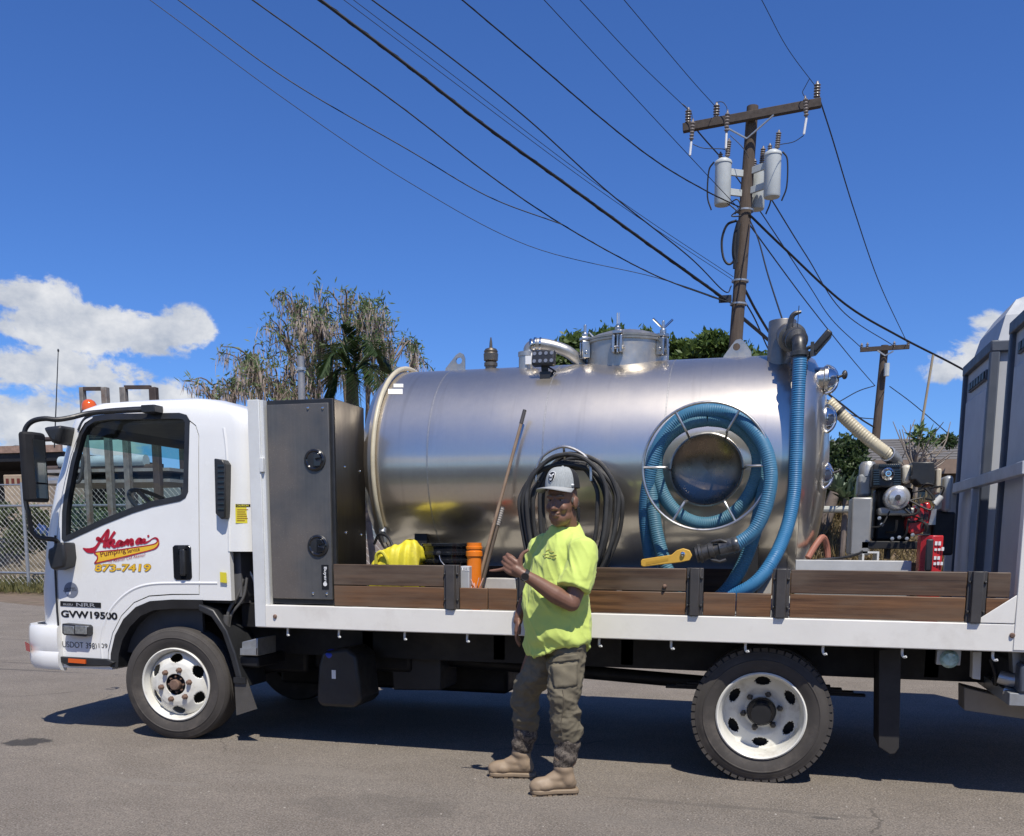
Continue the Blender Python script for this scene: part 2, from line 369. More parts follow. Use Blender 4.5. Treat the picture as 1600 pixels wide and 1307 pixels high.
def cabinetmat():
    m, t, b, out = nt('dirty_cabinet_steel')
    st = _noise(t, 1.0, 6, .7, mapscale=(60, 2, 2)); cl = _noise(t, 3.2, 9, .68, seed=2); sp = _noise(t, 130, 2, .6, seed=6)
    c = mixc(t, ramp(t, cl.outputs[0], .35, .68), (.105, .106, .107), (.155, .150, .140))
    c = mixc(t, ramp(t, st.outputs[0], .35, .75, 0, .35), c, (.055, .056, .06))
    big = _noise(t, 2.1, 3, .5, seed=9.4); mul = t.nodes.new('ShaderNodeMath'); mul.operation = 'MULTIPLY'
    t.links.new(ramp(t, sp.outputs[0], .60, .72, 0, .55), mul.inputs[0]); t.links.new(ramp(t, big.outputs[0], .50, .62), mul.inputs[1])
    c = mixc(t, ramp(t, big.outputs[0], .48, .66, 0, .6), c, (.20, .165, .135)); c = mixc(t, mul.outputs[0], c, (.33, .29, .23))
    t.links.new(c, b.inputs['Base Color']); b.inputs['Metallic'].default_value = .35
    t.links.new(ramp(t, cl.outputs[0], .3, .7, .34, .55), b.inputs['Roughness']); return m
M['cabinet'] = cabinetmat()
M['cabinetside'] = mat('cabinet_side_stainless', (.13, .12, .11), .40, metal=1.0, var=.12, scale=2, mapscale=(1, 10, 1.2), rvar=.06)
def woodmat(name, c1, c2, c3, along=0):
    m, t, b, out = nt(name)
    ms = [26, 26, 26]; ms[along] = 1.0
    g = _noise(t, 1.6, 7, .65, mapscale=tuple(ms)); big = _noise(t, 1.0, 4, .6, mapscale=(1.2, 5, 5), seed=3.3)
    oi = t.nodes.new('ShaderNodeObjectInfo'); 
    c = mixc(t, ramp(t, g.outputs[0], .33, .68), c1, c2); f = t.nodes.new('ShaderNodeMath'); f.operation = 'ADD'; t.links.new(ramp(t, big.outputs[0], .42, .62, 0, .8), f.inputs[0]); t.links.new(ramp(t, oi.outputs['Random'], 0, 1, -.25, .2), f.inputs[1])
    cl = t.nodes.new('ShaderNodeClamp'); t.links.new(f.outputs[0], cl.inputs[0])
    c = mixc(t, cl.outputs[0], c, c3); t.links.new(c, b.inputs['Base Color']); b.inputs['Roughness'].default_value = .48
    bp = t.nodes.new('ShaderNodeBump'); bp.inputs['Strength'].default_value = .35; bp.inputs['Distance'].default_value = .003; t.links.new(g.outputs[0], bp.inputs['Height']); t.links.new(bp.outputs[0], b.inputs['Normal']); return m
M['plank'] = woodmat('stained_plank', (.040, .023, .014), (.125, .074, .043), (.135, .100, .070))
M['plank_low'] = woodmat('orange_brown_plank', (.065, .030, .013), (.215, .105, .045), (.15, .098, .060))
M['stake'] = mat('dark_painted_stake', (.052, .048, .046), .5, var=.15, dirt=(.12, .10, .085), dirt_amt=.4)
M['deck'] = mat('grey_deck_plate', (.36, .36, .35), .55, var=.12, scale=5, dirt=(.16, .14, .12), dirt_amt=.6)
def ribhose(name, c1, c2, freq, rough=.35, axis=None):
    m, t, b, out = nt(name)
    n = _noise(t, 9, 5, .6); c = mixc(t, ramp(t, n.outputs[0], .3, .72), c1, c2); t.links.new(c, b.inputs['Base Color'])
    t.links.new(ramp(t, n.outputs[0], .3, .7, rough-.08, rough+.15), b.inputs['Roughness']); return m
M['blue'] = ribhose('blue_suction_hose', (.050, .150, .205), (.085, .205, .26), 1, .55)
M['bluebright'] = ribhose('bright_blue_hose', (.022, .150, .32), (.045, .20, .38), 1, .50)
M['bluemid'] = ribhose('mid_blue_hose', (.035, .150, .26), (.065, .20, .32), 1, .52)
M['blackhose'] = mat('dusty_black_hose', (.035, .034, .033), .62, var=.2, scale=8, dirt=(.10, .095, .085), dirt_amt=.6, bump=.15, bscale=200)
M['cream'] = mat('cream_ribbed_hose', (.55, .49, .35), .42, var=.12, scale=10, dirt=(.3, .25, .17), dirt_amt=.4)
M['yellowlever'] = mat('yellow_lever', (.62, .36, .05), .5, var=.08, dirt=(.4, .25, .05), dirt_amt=.4, dscale=14)
M['darkmetal'] = mat('dark_cast_metal', (.085, .083, .08), .45, metal=.7, var=.3, scale=25, dirt=(.2, .18, .16), dirt_amt=.5, dscale=20)
# ------------------------------------------------------------------ the truck
truck = thing('flatbed_truck', 'white cab-over flatbed truck carrying a stainless tank and portable toilets', 'truck', (-2.0, 1.1, 0))
def xz(x, y, Y): p = P(x, y, Y); return (p.x, p.z)

# ---- cab shell
YS, YF = 0.20, 2.12                      # near and far cab sides
def lerp_tab(tab, z):
    for (z0, a), (z1, b) in zip(tab, tab[1:]):
        if z <= z1: return a+(b-a)*max(0, (z-z0)/(z1-z0))
    return tab[-1][1]
FRONT = [(.48, -5.36), (.80, -5.39), (1.05, -5.385), (1.44, -5.32), (1.66, -5.27), (1.85, -5.215), (2.05, -5.13), (2.20, -5.055), (2.29, -5.00), (2.345, -4.945), (2.385, -4.85), (2.41, -4.62), (2.425, -4.3)]
BACK = [(.48, -3.46), (1.9, -3.45), (2.2, -3.47), (2.27, -3.50), (2.31, -3.55), (2.345, -3.66), (2.385, -3.78), (2.41, -3.92), (2.425, -4.05)]
INS = [(.48, .0), (1.30, .0), (1.9, .025), (2.2, .045), (2.29, .06), (2.345, .08), (2.385, .12), (2.41, .22), (2.425, .40)]   # tumblehome and roof rounding
def cab_ring(z, off=0.0, n=9):
    xf, xb, i = lerp_tab(FRONT, z)+off, lerp_tab(BACK, z)-off, lerp_tab(INS, z)+off
    y0, y1 = YS+i, YF-i; rf, rb = .30-.10*max(0, min(1, (z-2.0)/.3)), .14; pts = []
    def corner(cx, cy, r, a0, a1):
        for k in range(n): a = a0+(a1-a0)*k/(n-1); pts.append((cx+r*cos(a), cy+r*sin(a)))
    corner(xf+rf, y0+rf, rf, pi*1.5, pi, )
    corner(xf+rf, y1-rf, rf, pi, pi*.5)
    corner(xb-rb, y1-rb, rb, pi*.5, 0)
    corner(xb-rb, y0+rb, rb, 0, -pi*.5)
    # straight runs are refined so that the side stays smooth
    out = []
    for k in range(len(pts)):
        a, b = pts[k], pts[(k+1) % len(pts)]; out.append((*a, z)); L = math.hypot(b[0]-a[0], b[1]-a[1])
        if L > .3:
            for q in range(1, 4): out.append((a[0]+(b[0]-a[0])*q/4, a[1]+(b[1]-a[1])*q/4, z))
    return out
def cab_solid(off, zlo, zhi):
    zs = [z for z in (.48, .60, .80, .95, 1.05, 1.2, 1.32, 1.44, 1.55, 1.66, 1.76, 1.85, 1.95, 2.05, 2.13, 2.20, 2.25, 2.29, 2.32, 2.345, 2.365, 2.385, 2.40, 2.41, 2.418, 2.425) if zlo <= z <= zhi]
    mb = MB(); rings = [cab_ring(z, off) for z in zs]; n = len(rings[0]); mb.v = [p for r in rings for p in r]
    for i in range(len(rings)-1): mb.f += [(i*n+j, i*n+(j+1) % n, (i+1)*n+(j+1) % n, (i+1)*n+j) for j in range(n)]
    mb.f += [tuple(range(n-1, -1, -1)), tuple(range((len(rings)-1)*n, len(rings)*n))]; mb.m = [0]*len(mb.f)
    return mb.mesh('cab', smooth=0)
shell = cab_solid(0, .40, 2.5)
shell = boolean(shell, cab_solid(.045, .55, 2.35))
# wheel arch, and the high rear floor behind it
ARCH = [(-4.665, .30), (-4.655, .60), (-4.61, .735), (-4.53, .855), (-4.42, .945), (-4.30, .99), (-4.12, 1.005), (-3.0, 1.01), (-3.0, .30)]
shell = boolean(shell, MB().prismY(ARCH, -1, 3.5).mesh('c', smooth=0))
shell = boolean(shell, MB().prismY([(-3.645, .7), (-3.645, 1.345), (-3.0, 1.345), (-3.0, .7)], -1, 3.5).mesh('c', smooth=0))
WIN = [xz(x, y, YS) for x, y in ((97, 842), (96, 800), (98, 778), (106, 722), (115.5, 676), (124, 660), (138, 650), (160, 646.5), (272, 645), (283, 648), (289, 657), (290.5, 768), (287, 777), (279, 782), (236, 791), (205, 801), (160, 819), (106, 844), (100, 845.5))]
def inset(poly, d):
    out = []; n = len(poly); A = sum(poly[i][0]*poly[(i+1) % n][1]-poly[(i+1) % n][0]*poly[i][1] for i in range(n)); sg = 1 if A > 0 else -1
    for i in range(n):
        p, q, r = Vector(poly[i-1]), Vector(poly[i]), Vector(poly[(i+1) % n]); t1 = (q-p).normalized(); t2 = (r-q).normalized()
        nn = Vector((-(t1+t2).y, (t1+t2).x)).normalized()*sg; out.append(tuple(q+nn*d))
    return out
shell = boolean(shell, MB().prismY(WIN, -.5, 3.0).mesh('c', smooth=0))
# windscreen and rear window
wsy0, wsy1 = .40, 1.94
ws = MB().prism([(wsy0, 1.30), (wsy1, 1.30), (wsy1-.06, 2.20), (wsy0+.06, 2.20)], lambda u, v, d: Vector((d, u, v)), -5.8, -4.75)
shell = boolean(shell, ws.mesh('c', smooth=0))
shell = boolean(shell, MB().prism([(.62, 1.55), (1.7, 1.55), (1.7, 2.05), (.62, 2.05)], lambda u, v, d: Vector((d, u, v)), -3.8, -3.0).mesh('c', smooth=0))
DOOR = [(-5.085, .535), (-4.69, .535), (-4.68, .62), (-4.635, .75), (-4.55, .88), (-4.44, .975), (-4.31, 1.025), (-4.12, 1.04), (-3.90, 1.045), (-3.885, 1.3), (-3.875, 2.13), (-3.90, 2.20), (-3.97, 2.248), (-4.5, 2.262), (-4.74, 2.235), (-4.86, 2.16), (-4.94, 2.02), (-5.03, 1.72), (-5.075, 1.45), (-5.09, 1.1)]
door_me = boolean(shell.copy(), MB().prismY(inset(DOOR, .004), -.5, .9).mesh('c', smooth=0), 'INTERSECT')
body_me = boolean(shell, MB().prismY(inset(DOOR, -.004), -.5, .9).mesh('c', smooth=0))
def inner_dark(me):
    for p in me.polygons:
        c = p.center; cx = max(-4.9, min(-3.9, c.x)); v = Vector((c.x-cx, c.y-1.16, (c.z-1.5)*.6 if c.z > 2.1 else 0))
        if p.normal.dot(v.normalized()) < -.25 and (.03 < c.y-YS < 1.90 or c.z > 2.2) and c.z > .9: p.material_index = 1
for me in (door_me, body_me): me.shade_smooth(); me.set_sharp_from_angle(angle=radians(32)); me.materials.clear(); me.materials.append(M['paint']); me.materials.append(M['liner']); inner_dark(me); shift_mesh(me, ORG[truck.name])
cab_o = link_mesh('cab', body_me, M['paint'], truck)
door = link_mesh('door', door_me, M['paint'], truck)
def yside(x, z):                          # outer skin of the near side
    i = lerp_tab(INS, z); xf = lerp_tab(FRONT, z)+.30
    if x >= xf: return YS+i
    d = min(.30, xf-x); return YS+i+.30-sqrt(max(0, .09-d*d))
def onside(x, z, out=0.0): return Vector((x, yside(x, z)-out, z))
# fill behind the door so the jamb is dark
MB().box(-5.0, -3.95, .30, .33, .60, 1.30).build('door_card', M['dash'], door)
# window rubber frame and glass
def ring_strip(poly, w, out, th):
    mb = MB(); a, b = poly, inset(poly, w); n = len(poly)
    vs = [onside(*p, out) for p in a]+[onside(*p, out) for p in b]+[onside(*p, out-th) for p in a]+[onside(*p, out-th) for p in b]
    fs = []
    for i in range(n):
        j = (i+1) % n; fs += [(i, j, n+j, n+i), (i, 2*n+i, 2*n+j, j), (n+i, n+j, 3*n+j, 3*n+i)]
    return mb.add(vs, fs)
ring_strip(inset(WIN, -.006), .040, .004, .05).build('window_seal', M['black'], door)
mb = MB(); W2 = inset(WIN, .02); mb.add([onside(*p, -.022) for p in W2], [tuple(range(len(W2)))]); mb.build('window_glass', M['glass'], door, smooth=0)
mb = MB(); mb.add([(p[0], YF-.06, p[1]) for p in W2], [tuple(range(len(W2)))]); mb.build('window_glass', M['glass'], cab_o, smooth=0)
mb = MB(); far = inset(WIN, -.01); far2 = inset(WIN, .045); n = len(WIN)
mb.add([(x, YF-.075, z) for x, z in far]+[(x, YF-.075, z) for x, z in far2], [(i, (i+1) % n, n+(i+1) % n, n+i) for i in range(n)]); mb.build('window_seal', M['black'], cab_o, smooth=0)
def wsx(z): return lerp_tab(FRONT, z)+.025
mb = MB(); zs = [1.30, 1.6, 1.85, 2.11]; mb.add([(wsx(z), y, z) for z in zs for y in (wsy0, 1.16, wsy1)], [(i*3+j, i*3+j+1, i*3+j+4, i*3+j+3) for i in range(3) for j in range(2)]); mb.build('windscreen', M['glass'], cab_o, smooth=60)
mb = MB(); zs = [2.11, 2.15, 2.2]; mb.add([(wsx(z), y, z) for z in zs for y in (wsy0, 1.16, wsy1)], [(i*3+j, i*3+j+1, i*3+j+4, i*3+j+3) for i in range(2) for j in range(2)]); mb.build('windscreen_sun_band', M['shade_glass'], cab_o, smooth=60)
mb = MB(); mb.add([(-3.60, .62, 1.55), (-3.60, 1.7, 1.55), (-3.60, 1.7, 2.05), (-3.60, .62, 2.05)], [(0, 1, 2, 3)]); mb.build('cab_window', M['glass'], cab_o, smooth=0)
# interior
MB().box(-3.68, -3.61, .28, 2.04, 1.03, 1.53).box(-5.05, -3.62, .30, 2.02, .98, 1.04).build('cab_floor', M['liner'], cab_o)
MB().box(-4.85, -3.72, .34, 1.98, 2.235, 2.29).build('headliner', M['liner'], cab_o, bevel=.02)
mb = MB(); mb.prismY([(-5.2, 1.05), (-4.78, 1.05), (-4.74, 1.25), (-4.82, 1.33), (-5.02, 1.37), (-5.2, 1.33)], .34, 1.98); mb.build('dashboard', M['dash'], cab_o, bevel=.02)
mb = MB(); mb.prismY([(-4.98, 1.35), (-4.76, 1.30), (-4.74, 1.40), (-4.86, 1.47), (-4.96, 1.45)], .42, .95); mb.build('instrument_cowl', M['dash'], cab_o, bevel=.015)
sw_c = Vector((-4.50, .64, 1.645)); sw_n = Vector((.60, 0, .80)); d_, u_, w_ = frame_of(sw_n); mb = MB()
mb.tube([sw_c+(u_*cos(a)+w_*sin(a))*.245 for a in np.linspace(0, 2*pi, 41)[:-1]], .0165, 8, closed=True)
for a in (0.3, pi-.3, pi*1.5): mb.cyl(sw_c-sw_n*.02, sw_c+(u_*cos(a)+w_*sin(a))*.235, .016, n=6)
mb.cyl(sw_c-sw_n*.05, sw_c+sw_n*.01, .06, .05, n=14); mb.cyl(sw_c, (-4.78, .66, 1.18), .035, n=10); mb.build('steering_wheel', M['black'], cab_o)
for y in (.45, 1.45):
    mb = MB(); mb.box(-4.25, -3.78, y, y+.46, 1.04, 1.20); mb.prismY([(-3.84, 1.14), (-3.70, 1.14), (-3.66, 1.40), (-3.76, 1.40)], y+.02, y+.44); mb.build('seat', M['seat'], cab_o, bevel=.04, seg=3)
# visor strip, drip moulding, vent slots, steps
mb = MB(); pts = []
for x, y in ((115, 672), (121, 656), (135, 645), (155, 640), (200, 636.5), (232, 636)): pts.append(P(x, y, YS)-Vector((0, -.02, 0)))
mb.tube(curve_pts([onside(p.x, p.z, .012) for p in pts], 5), .013, 6); mb.build('rain_visor', M['black'], door)
MB().prismY([xz(x, y, .18) for x, y in ((338, 717), (351, 719), (355.5, 726), (355.5, 810), (349, 812), (340, 803))], .150, .23).build('side_vent', M['black'], cab_o, bevel=.008)
for k in range(9):
    p = P(346, 728+k*8.4, .15); MB().box(p.x-.026, p.x+.022, .144, .153, p.z-.006, p.z+.006).build('vent_louvre', M['blackgloss'], cab_o)
mb = MB(); mb.tube(curve_pts([onside(P(x, y, .2).x, P(x, y, .2).z, -.008) for x, y in ((344, 668), (349, 700), (354, 760), (357, 830), (358, 862))], 6), .014, 8); mb.build('pillar_rib', M['paint'], cab_o)
# horizontal crease over the arch
mb = MB(); cr = [onside(x, z, -.012) for x, z in ((-4.74, .56), (-4.735, .70), (-4.68, .86), (-4.58, .98), (-4.44, 1.07), (-4.28, 1.11), (-4.05, 1.12), (-3.75, 1.125))]
mb.tube(curve_pts(cr, 5), .017, 8); mb.build('fender_crease', M['paint'], door)
# arch trim
mb = MB(); A = [(-4.665, .50), (-4.655, .60), (-4.61, .735), (-4.53, .855), (-4.42, .945), (-4.30, .99), (-4.12, 1.005), (-3.87, 1.008)]
inner = [(-4.61, .50), (-4.60, .59), (-4.56, .70), (-4.49, .80), (-4.395, .88), (-4.28, .925), (-4.12, .94), (-3.87, .945)]
n = len(A); vs = [(x, .190, z) for x, z in A]+[(x, .205, z) for x, z in inner]+[(x, .60, z) for x, z in A]+[(x, .60, z) for x, z in inner]; fs = []
for i in range(n-1): fs += [(i, i+1, n+i+1, n+i), (n+i, n+i+1, 3*n+i+1, 3*n+i), (i, 2*n+i, 2*n+i+1, i+1)]
mb.add(vs, fs); mb.build('arch_trim', M['black'], cab_o)
mb = MB(); mb.box(-5.02, -3.3, .62, 1.75, .92, .975); mb.box(-4.72, -4.66, .60, 1.75, .45, .95); mb.build('wheel_well', M['chassis'], cab_o)
# mudguard behind the wheel with flap
mb = MB(); g = [(-3.90, .98), (-3.78, .94), (-3.68, .80), (-3.62, .64), (-3.585, .50), (-3.56, .40)]; gi = [(-3.90, .93), (-3.80, .89), (-3.72, .78), (-3.665, .62), (-3.63, .49), (-3.615, .40)]
mb.prismY(g+gi[::-1], .18, .50); mb.build('mudguard', M['black'], truck, bevel=.01)
fl = [P(367, 1064, .17), P(385, 1061, .17), P(401, 1108, .17), P(370, 1118, .17)]
mb = MB(); mb.prismY([(p.x, p.z) for p in fl], .165, .178); mb.build('mud_flap', mat('flap_rubber', (.075, .07, .064), .75, var=.2, bump=.2, bscale=80), truck)
mb = MB(); q = P(368, 1063, .16); mb.box(q.x-.01, q.x+.085, .15, .165, q.z-.018, q.z+.02); mb.build('flap_clamp', M['black'], truck)
# door sill and bumper
mb = MB(); mb.prismY([xz(x, y, .19) for x, y in ((96, 1026), (168, 1030), (180, 1035), (172, 1041), (110, 1041), (97, 1035))], .175, .6); mb.build('sill_step', M['black'], cab_o, bevel=.006)
mb = MB(); mb.prismY([xz(x, y, .17) for x, y in ((107, 1029), (134, 1031), (134, 1037.5), (107, 1035.5))], .166, .185); mb.build('sill_reflector', M['orange_lens'], cab_o)
mb = MB(); prof = [(-5.50, .50), (-5.53, .62), (-5.52, .74), (-5.47, .795), (-5.36, .80), (-5.30, .47), (-5.44, .455)]
ys = [.30, .24, .19, .19]
# bumper wraps round the corner: a swept outline seen in plan
plan = [(-5.085, .172), (-5.22, .175), (-5.36, .215), (-5.45, .30), (-5.495, .45), (-5.51, .8), (-5.515, 1.16), (-5.51, 1.52), (-5.495, 1.87), (-5.45, 2.02), (-5.36, 2.105), (-5.22, 2.145), (-5.055, 2.155)]
cen = Vector((-5.0, 1.16)); vs = []; sec = [(0.0, .79), (.012, .77), (.018, .70), (.018, .64), (.008, .60), (.02, .57), (.02, .50), (.0, .465), (-.03, .455)]
tl = [(.0, 0)]
for (x, y) in plan:
    d = Vector((x, y))-cen; d.normalize()
    for o_, z in sec: vs.append((x+d.x*o_, y+d.y*o_, z+(.0 if x < -5.2 else (.0))))
m_ = len(sec); fs = [(i*m_+j, (i+1)*m_+j, (i+1)*m_+j+1, i*m_+j+1) for i in range(len(plan)-1) for j in range(m_-1)]
nn = len(vs); vs += [(x*.985-.075, y+(.06 if y < 1.16 else -.06), .79) for x, y in plan]+[(x*.985-.075, y+(.06 if y < 1.16 else -.06), .455) for x, y in plan]; k_ = len(plan)
fs += [(i*m_, (i+1)*m_, nn+i+1, nn+i) for i in range(k_-1)]+[(i*m_+m_-1, (i+1)*m_+m_-1, nn+k_+i+1, nn+k_+i) for i in range(k_-1)]
fs += [tuple(range(0, m_))+(nn+k_, nn), tuple(range((k_-1)*m_, k_*m_))+(nn+2*k_-1, nn+k_-1)]
mb.add(vs, fs); mb.build('bumper', M['paint'], truck)
mb = MB(); mb.add([(-5.468, .258, .585), (-5.352, .174, .588), (-5.352, .174, .648), (-5.472, .256, .655)], [(0, 1, 2, 3)]); bref = mb.build('bumper_reflector', M['red_lens'], truck)
# front fascia seam panel and lower grille (dark band between corner panel and door)
mb = MB(); pts = [onside(x, z, .004) for x, z in ((-5.10, .56), (-5.105, .9), (-5.10, 1.2), (-5.09, 1.45))]
mb.tube(pts, .008, 6); mb.build('door_gap_seal', M['black'], cab_o)
# side marker lamp
lm = [xz(x, y, .17) for x, y in ((102, 974), (138, 977), (141, 980), (141, 992), (138, 994.5), (105, 992), (102, 989))]
lamp = MB().prismY(lm, .135, .21).build('marker_lamp', M['black'], truck, bevel=.006)
for a, b in ((104, 120), (122, 139)):
    MB().prismY([xz(x, y, .16) for x, y in ((a, 977), (b, 978.3), (b, 991), (a, 990))], .128, .16).build('lens', M['clear_lens'], lamp, bevel=.003)
# door handle
hx = [xz(x, y, .19) for x, y in ((268.5, 855), (272, 852), (293, 852), (297, 856), (299, 903), (296, 907), (274, 907), (270.5, 903))]
h = MB().prismY(hx, .193, .24).build('door_handle', M['blackgloss'], door, bevel=.006)
MB().prismY([xz(x, y, .17) for x, y in ((280, 858), (288, 858), (289, 900), (281, 900))], .165, .21).build('grip', M['black'], h, bevel=.012, seg=3)
MB().prismY([xz(x, y, .18) for x, y in ((279, 853), (290, 853), (290, 858), (279, 858))], .172, .2).build('grip_mount', M['black'], h)
# mirrors
mir = MB(); mp = [P(241, 640, .23), P(215, 641, .20), P(147, 645, .12), P(110, 653, .03), P(89, 656, -.02), P(70, 654.5, -.05), P(52, 658, -.07), P(41, 668, -.08), P(37.5, 684, -.085), P(38, 720, -.085), P(40, 780, -.085), P(45, 803, -.075), P(49, 828, -.05), P(58, 839, -.02), P(72, 842, .03), P(86, 844, .10), P(94, 853, .14)]
mirror_o = MB().tube(curve_pts(mp, 5), .017, 10).build('mirror_arm', M['black'], truck)
mb = MB(); c0, c1 = P(39.5, 677, -.09), P(66, 785, -.09); mx0, mx1, mz0, mz1 = c0.x, c1.x, c1.z, c0.z
mb.prism([(mx0, -.12), (mx0+.03, -.19), (mx0+.075, -.205), (mx0+.125, -.15), (mx0+.13, -.07), (mx0+.105, -.02), (mx0+.02, -.03)], lambda u, v, d: Vector((u, v, d)), mz0, mz1); mb.build('mirror_housing', M['mirrorcase'], mirror_o, bevel=.02, seg=3)
mb = MB(); mb.add([(mx0+.128, -.168, mz0+.13), (mx0+.143, -.078, mz0+.13), (mx0+.143, -.078, mz1-.05), (mx0+.128, -.168, mz1-.05)], [(0, 1, 2, 3)]); mb.build('mirror_glass', M['mirrorface'], mirror_o, smooth=0)
mb = MB(); mb.add([(mx0+.128, -.168, mz0+.025), (mx0+.143, -.078, mz0+.025), (mx0+.143, -.078, mz0+.118), (mx0+.128, -.168, mz0+.118)], [(0, 1, 2, 3)]); mb.build('mirror_glass', M['mirrorface'], mirror_o, smooth=0)
b0 = [xz(x, y, .17) for x, y in ((87.5, 858), (95, 855), (97, 848), (112, 848), (115, 872), (113, 886), (98, 891), (91, 888), (87, 872))]
MB().prismY(b0, .085, .24).build('mirror_base', M['black'], mirror_o, bevel=.02, seg=3)
MB().prismY([xz(x, y, .2) for x, y in ((224, 634), (245, 633), (246, 645), (225, 646))], .17, .27).build('mirror_mount', M['black'], mirror_o, bevel=.005)
mb = MB(); mb.prismY([(-5.07, 2.21), (-4.90, 2.22), (-4.94, 2.08), (-5.00, 2.10)], .12, .30); mb.build('visor_bracket', M['black'], mirror_o, bevel=.03, seg=3)
# far mirror and wiper seen through the glass
mb = MB(); mb.tube(curve_pts([(-5.0, 2.05, 2.14), (-5.2, 2.3, 2.10), (-5.24, 2.36, 1.95), (-5.22, 2.34, 1.5), (-5.1, 2.12, 1.42)], 5), .016, 8); fm = mb.build('mirror_arm', M['black'], truck)
MB().box(-5.27, -5.15, 2.26, 2.44, 1.52, 1.98).build('mirror_housing', M['black'], fm, bevel=.02)
mb = MB(); mb.tube(curve_pts([P(118, 720, 1.0), P(127, 712, 1.0), P(129, 730, 1.0), P(124, 752, 1.0), P(112, 754, 1.0)], 5), .014, 8); mb.build('grab_handle', M['dash'], cab_o)
mb = MB(); a = P(91, 548, .32); b = P(85, 700, .30); mb.tube([a, b], [.003, .005], 6); mb.ell(a, (.007, .007, .012), 8, 6); mb.build('antenna', M['black'], truck)
# beacon
bc = P(134, 631, .55); mb = MB(); mb.lathe([(.052, 0), (.056, .02), (.053, .05), (.042, .075), (.022, .088), (0, .092)], (bc.x+.03, .55, 2.365), (0, 0, 1), 20); bcn = mb.build('beacon', M['orange_lens'], truck)
MB().lathe([(.06, -.03), (.062, .0), (.05, .012)], (bc.x+.03, .55, 2.365), (0, 0, 1), 20, capends=True).build('beacon_base', M['black'], bcn)
for x in (157, 178, 200): p = P(x, 628, .6); MB().ell((p.x, .6, 2.396), (.03, .02, .014), 10, 6).build('roof_marker', M['black'], cab_o)
# caution labels on the cab back
def backskin(x, z): return Vector((x, .34-sqrt(max(0, .0196-max(0, x+3.60)**2))+lerp_tab(INS, z), z))
def backpatch(x0, y0, x1, y1, out, name, m):
    a, b = P(x0, y1, .23), P(x1, y0, .23); mb = MB(); vs = []
    for j in range(2):
        for i in range(7):
            q = backskin(a.x+(b.x-a.x)*i/6, a.z+(b.z-a.z)*j); n = Vector((max(0, q.x+3.60), q.y-.34-lerp_tab(INS, q.z), 0)).normalized(); vs.append(q+n*out)
    mb.add(vs, [(i, i+1, i+8, i+7) for i in range(6)]); return mb.build(name, m, cab_o, smooth=0)
backpatch(371, 788, 388, 818, .004, 'caution_label', M['yellow_label']); backpatch(371, 788, 388, 792.5, .006, 'caution_header', M['black_print'])
a = P(372.5, 791.8, .23); tm = place_text(text_mesh('CAUTION', 1, .02, 0, 0), a, (1, 0, 0), (0, 0, 1), .068, .013)
for v in tm.vertices: q = backskin(v.co.x, v.co.z); n = Vector((max(0, q.x+3.60), q.y-.34-lerp_tab(INS, q.z), 0)).normalized(); v.co = q+n*.008
link_mesh('caution_text', shift_mesh(tm, ORG[truck.name]), M['yellow_label'], cab_o)
for k in range(6): backpatch(373, 796+k*3.4, 386-(k*7) % 4, 797.2+k*3.4, .006, 'label_line', M['gold_edge'])
MB().prismY([xz(x, y, .2) for x, y in ((345.5, 894), (355, 895), (356, 911), (346, 910))], .184, .19).build('service_label', M['yellow_label'], cab_o)

# lettering on the door
def door_pt(x, y, out=.004):
    p = P(x, y, YS+.01); return onside(p.x, p.z, out)
def letter(txt, x0, y0, x1, y1, h, m, name, bold=.012, shear=0, par=None, out=.0035, bend=True):
    a, b = door_pt(x0, y0), door_pt(x1, y1); a.y = b.y = 0; w = (b-a).length; r = (b-a).normalized(); u = Vector((0, -1, 0)).cross(r) * -1
    u = Vector((-r.z, 0, r.x)); me = place_text(text_mesh(txt, 1, bold, shear, .0), a, r, u, w, h)
    for v in me.vertices: v.co = onside(v.co.x, v.co.z, out)
    return link_mesh(name, shift_mesh(me, ORG[truck.name]), m, par or door)
def ribbon(pts, widths, name, m, out=.004, par=None):
    pp = [P(x, y, YS+.01) for x, y in pts]; cs = curve_pts(pp, 8); n = len(cs); mb = MB(); vs = []
    for i, c in enumerate(cs):
        t = (cs[min(i+1, n-1)]-cs[max(i-1, 0)]); t.normalize(); nr = Vector((-t.z, 0, t.x)); s_ = i/(n-1)*(len(widths)-1); k = min(int(s_), len(widths)-2); w = widths[k]+(widths[k+1]-widths[k])*(s_-k)
        w *= .00125
        for sgn in (-1, 1): q = c+nr*w*sgn; vs.append(onside(q.x, q.z, out))
    mb.add(vs, [(2*i, 2*i+1, 2*i+3, 2*i+2) for i in range(n-1)]); return mb.build(name, m, par or door, smooth=0)
def fillpoly(pts, name, m, out=.0025, par=None):
    mb = MB(); vs = []
    for x, y in pts: p = P(x, y, YS+.01); vs.append(onside(p.x, p.z, out))
    mb.add(vs, [tuple(range(len(vs)))]); return mb.build(name, m, par or door, smooth=0)
K = 5.684
def lg(u, v): return (80+u/K, 810+v/K)           # coordinates read off an enlargement of the door
L = lambda *q: [lg(*p) for p in q]
yb = L((400, 303), (430, 303), (600, 282), (760, 258), (860, 243), (925, 230), (945, 215), (958, 195), (962, 215), (955, 245), (930, 268), (880, 285), (700, 330), (520, 372), (395, 402), (415, 370), (420, 340))
bann = fillpoly(yb, 'logo_banner', M['yellow_print'], .0025)
ribbon(L((395, 402), (420, 365), (420, 335), (402, 303), (600, 282), (760, 258), (860, 243), (925, 228), (950, 205), (935, 180), (905, 182), (880, 205)), [4, 4, 4, 3, 3, 3, 3, 3, 4, 4, 3, 2], 'logo_outline', M['red_print'], .0036)
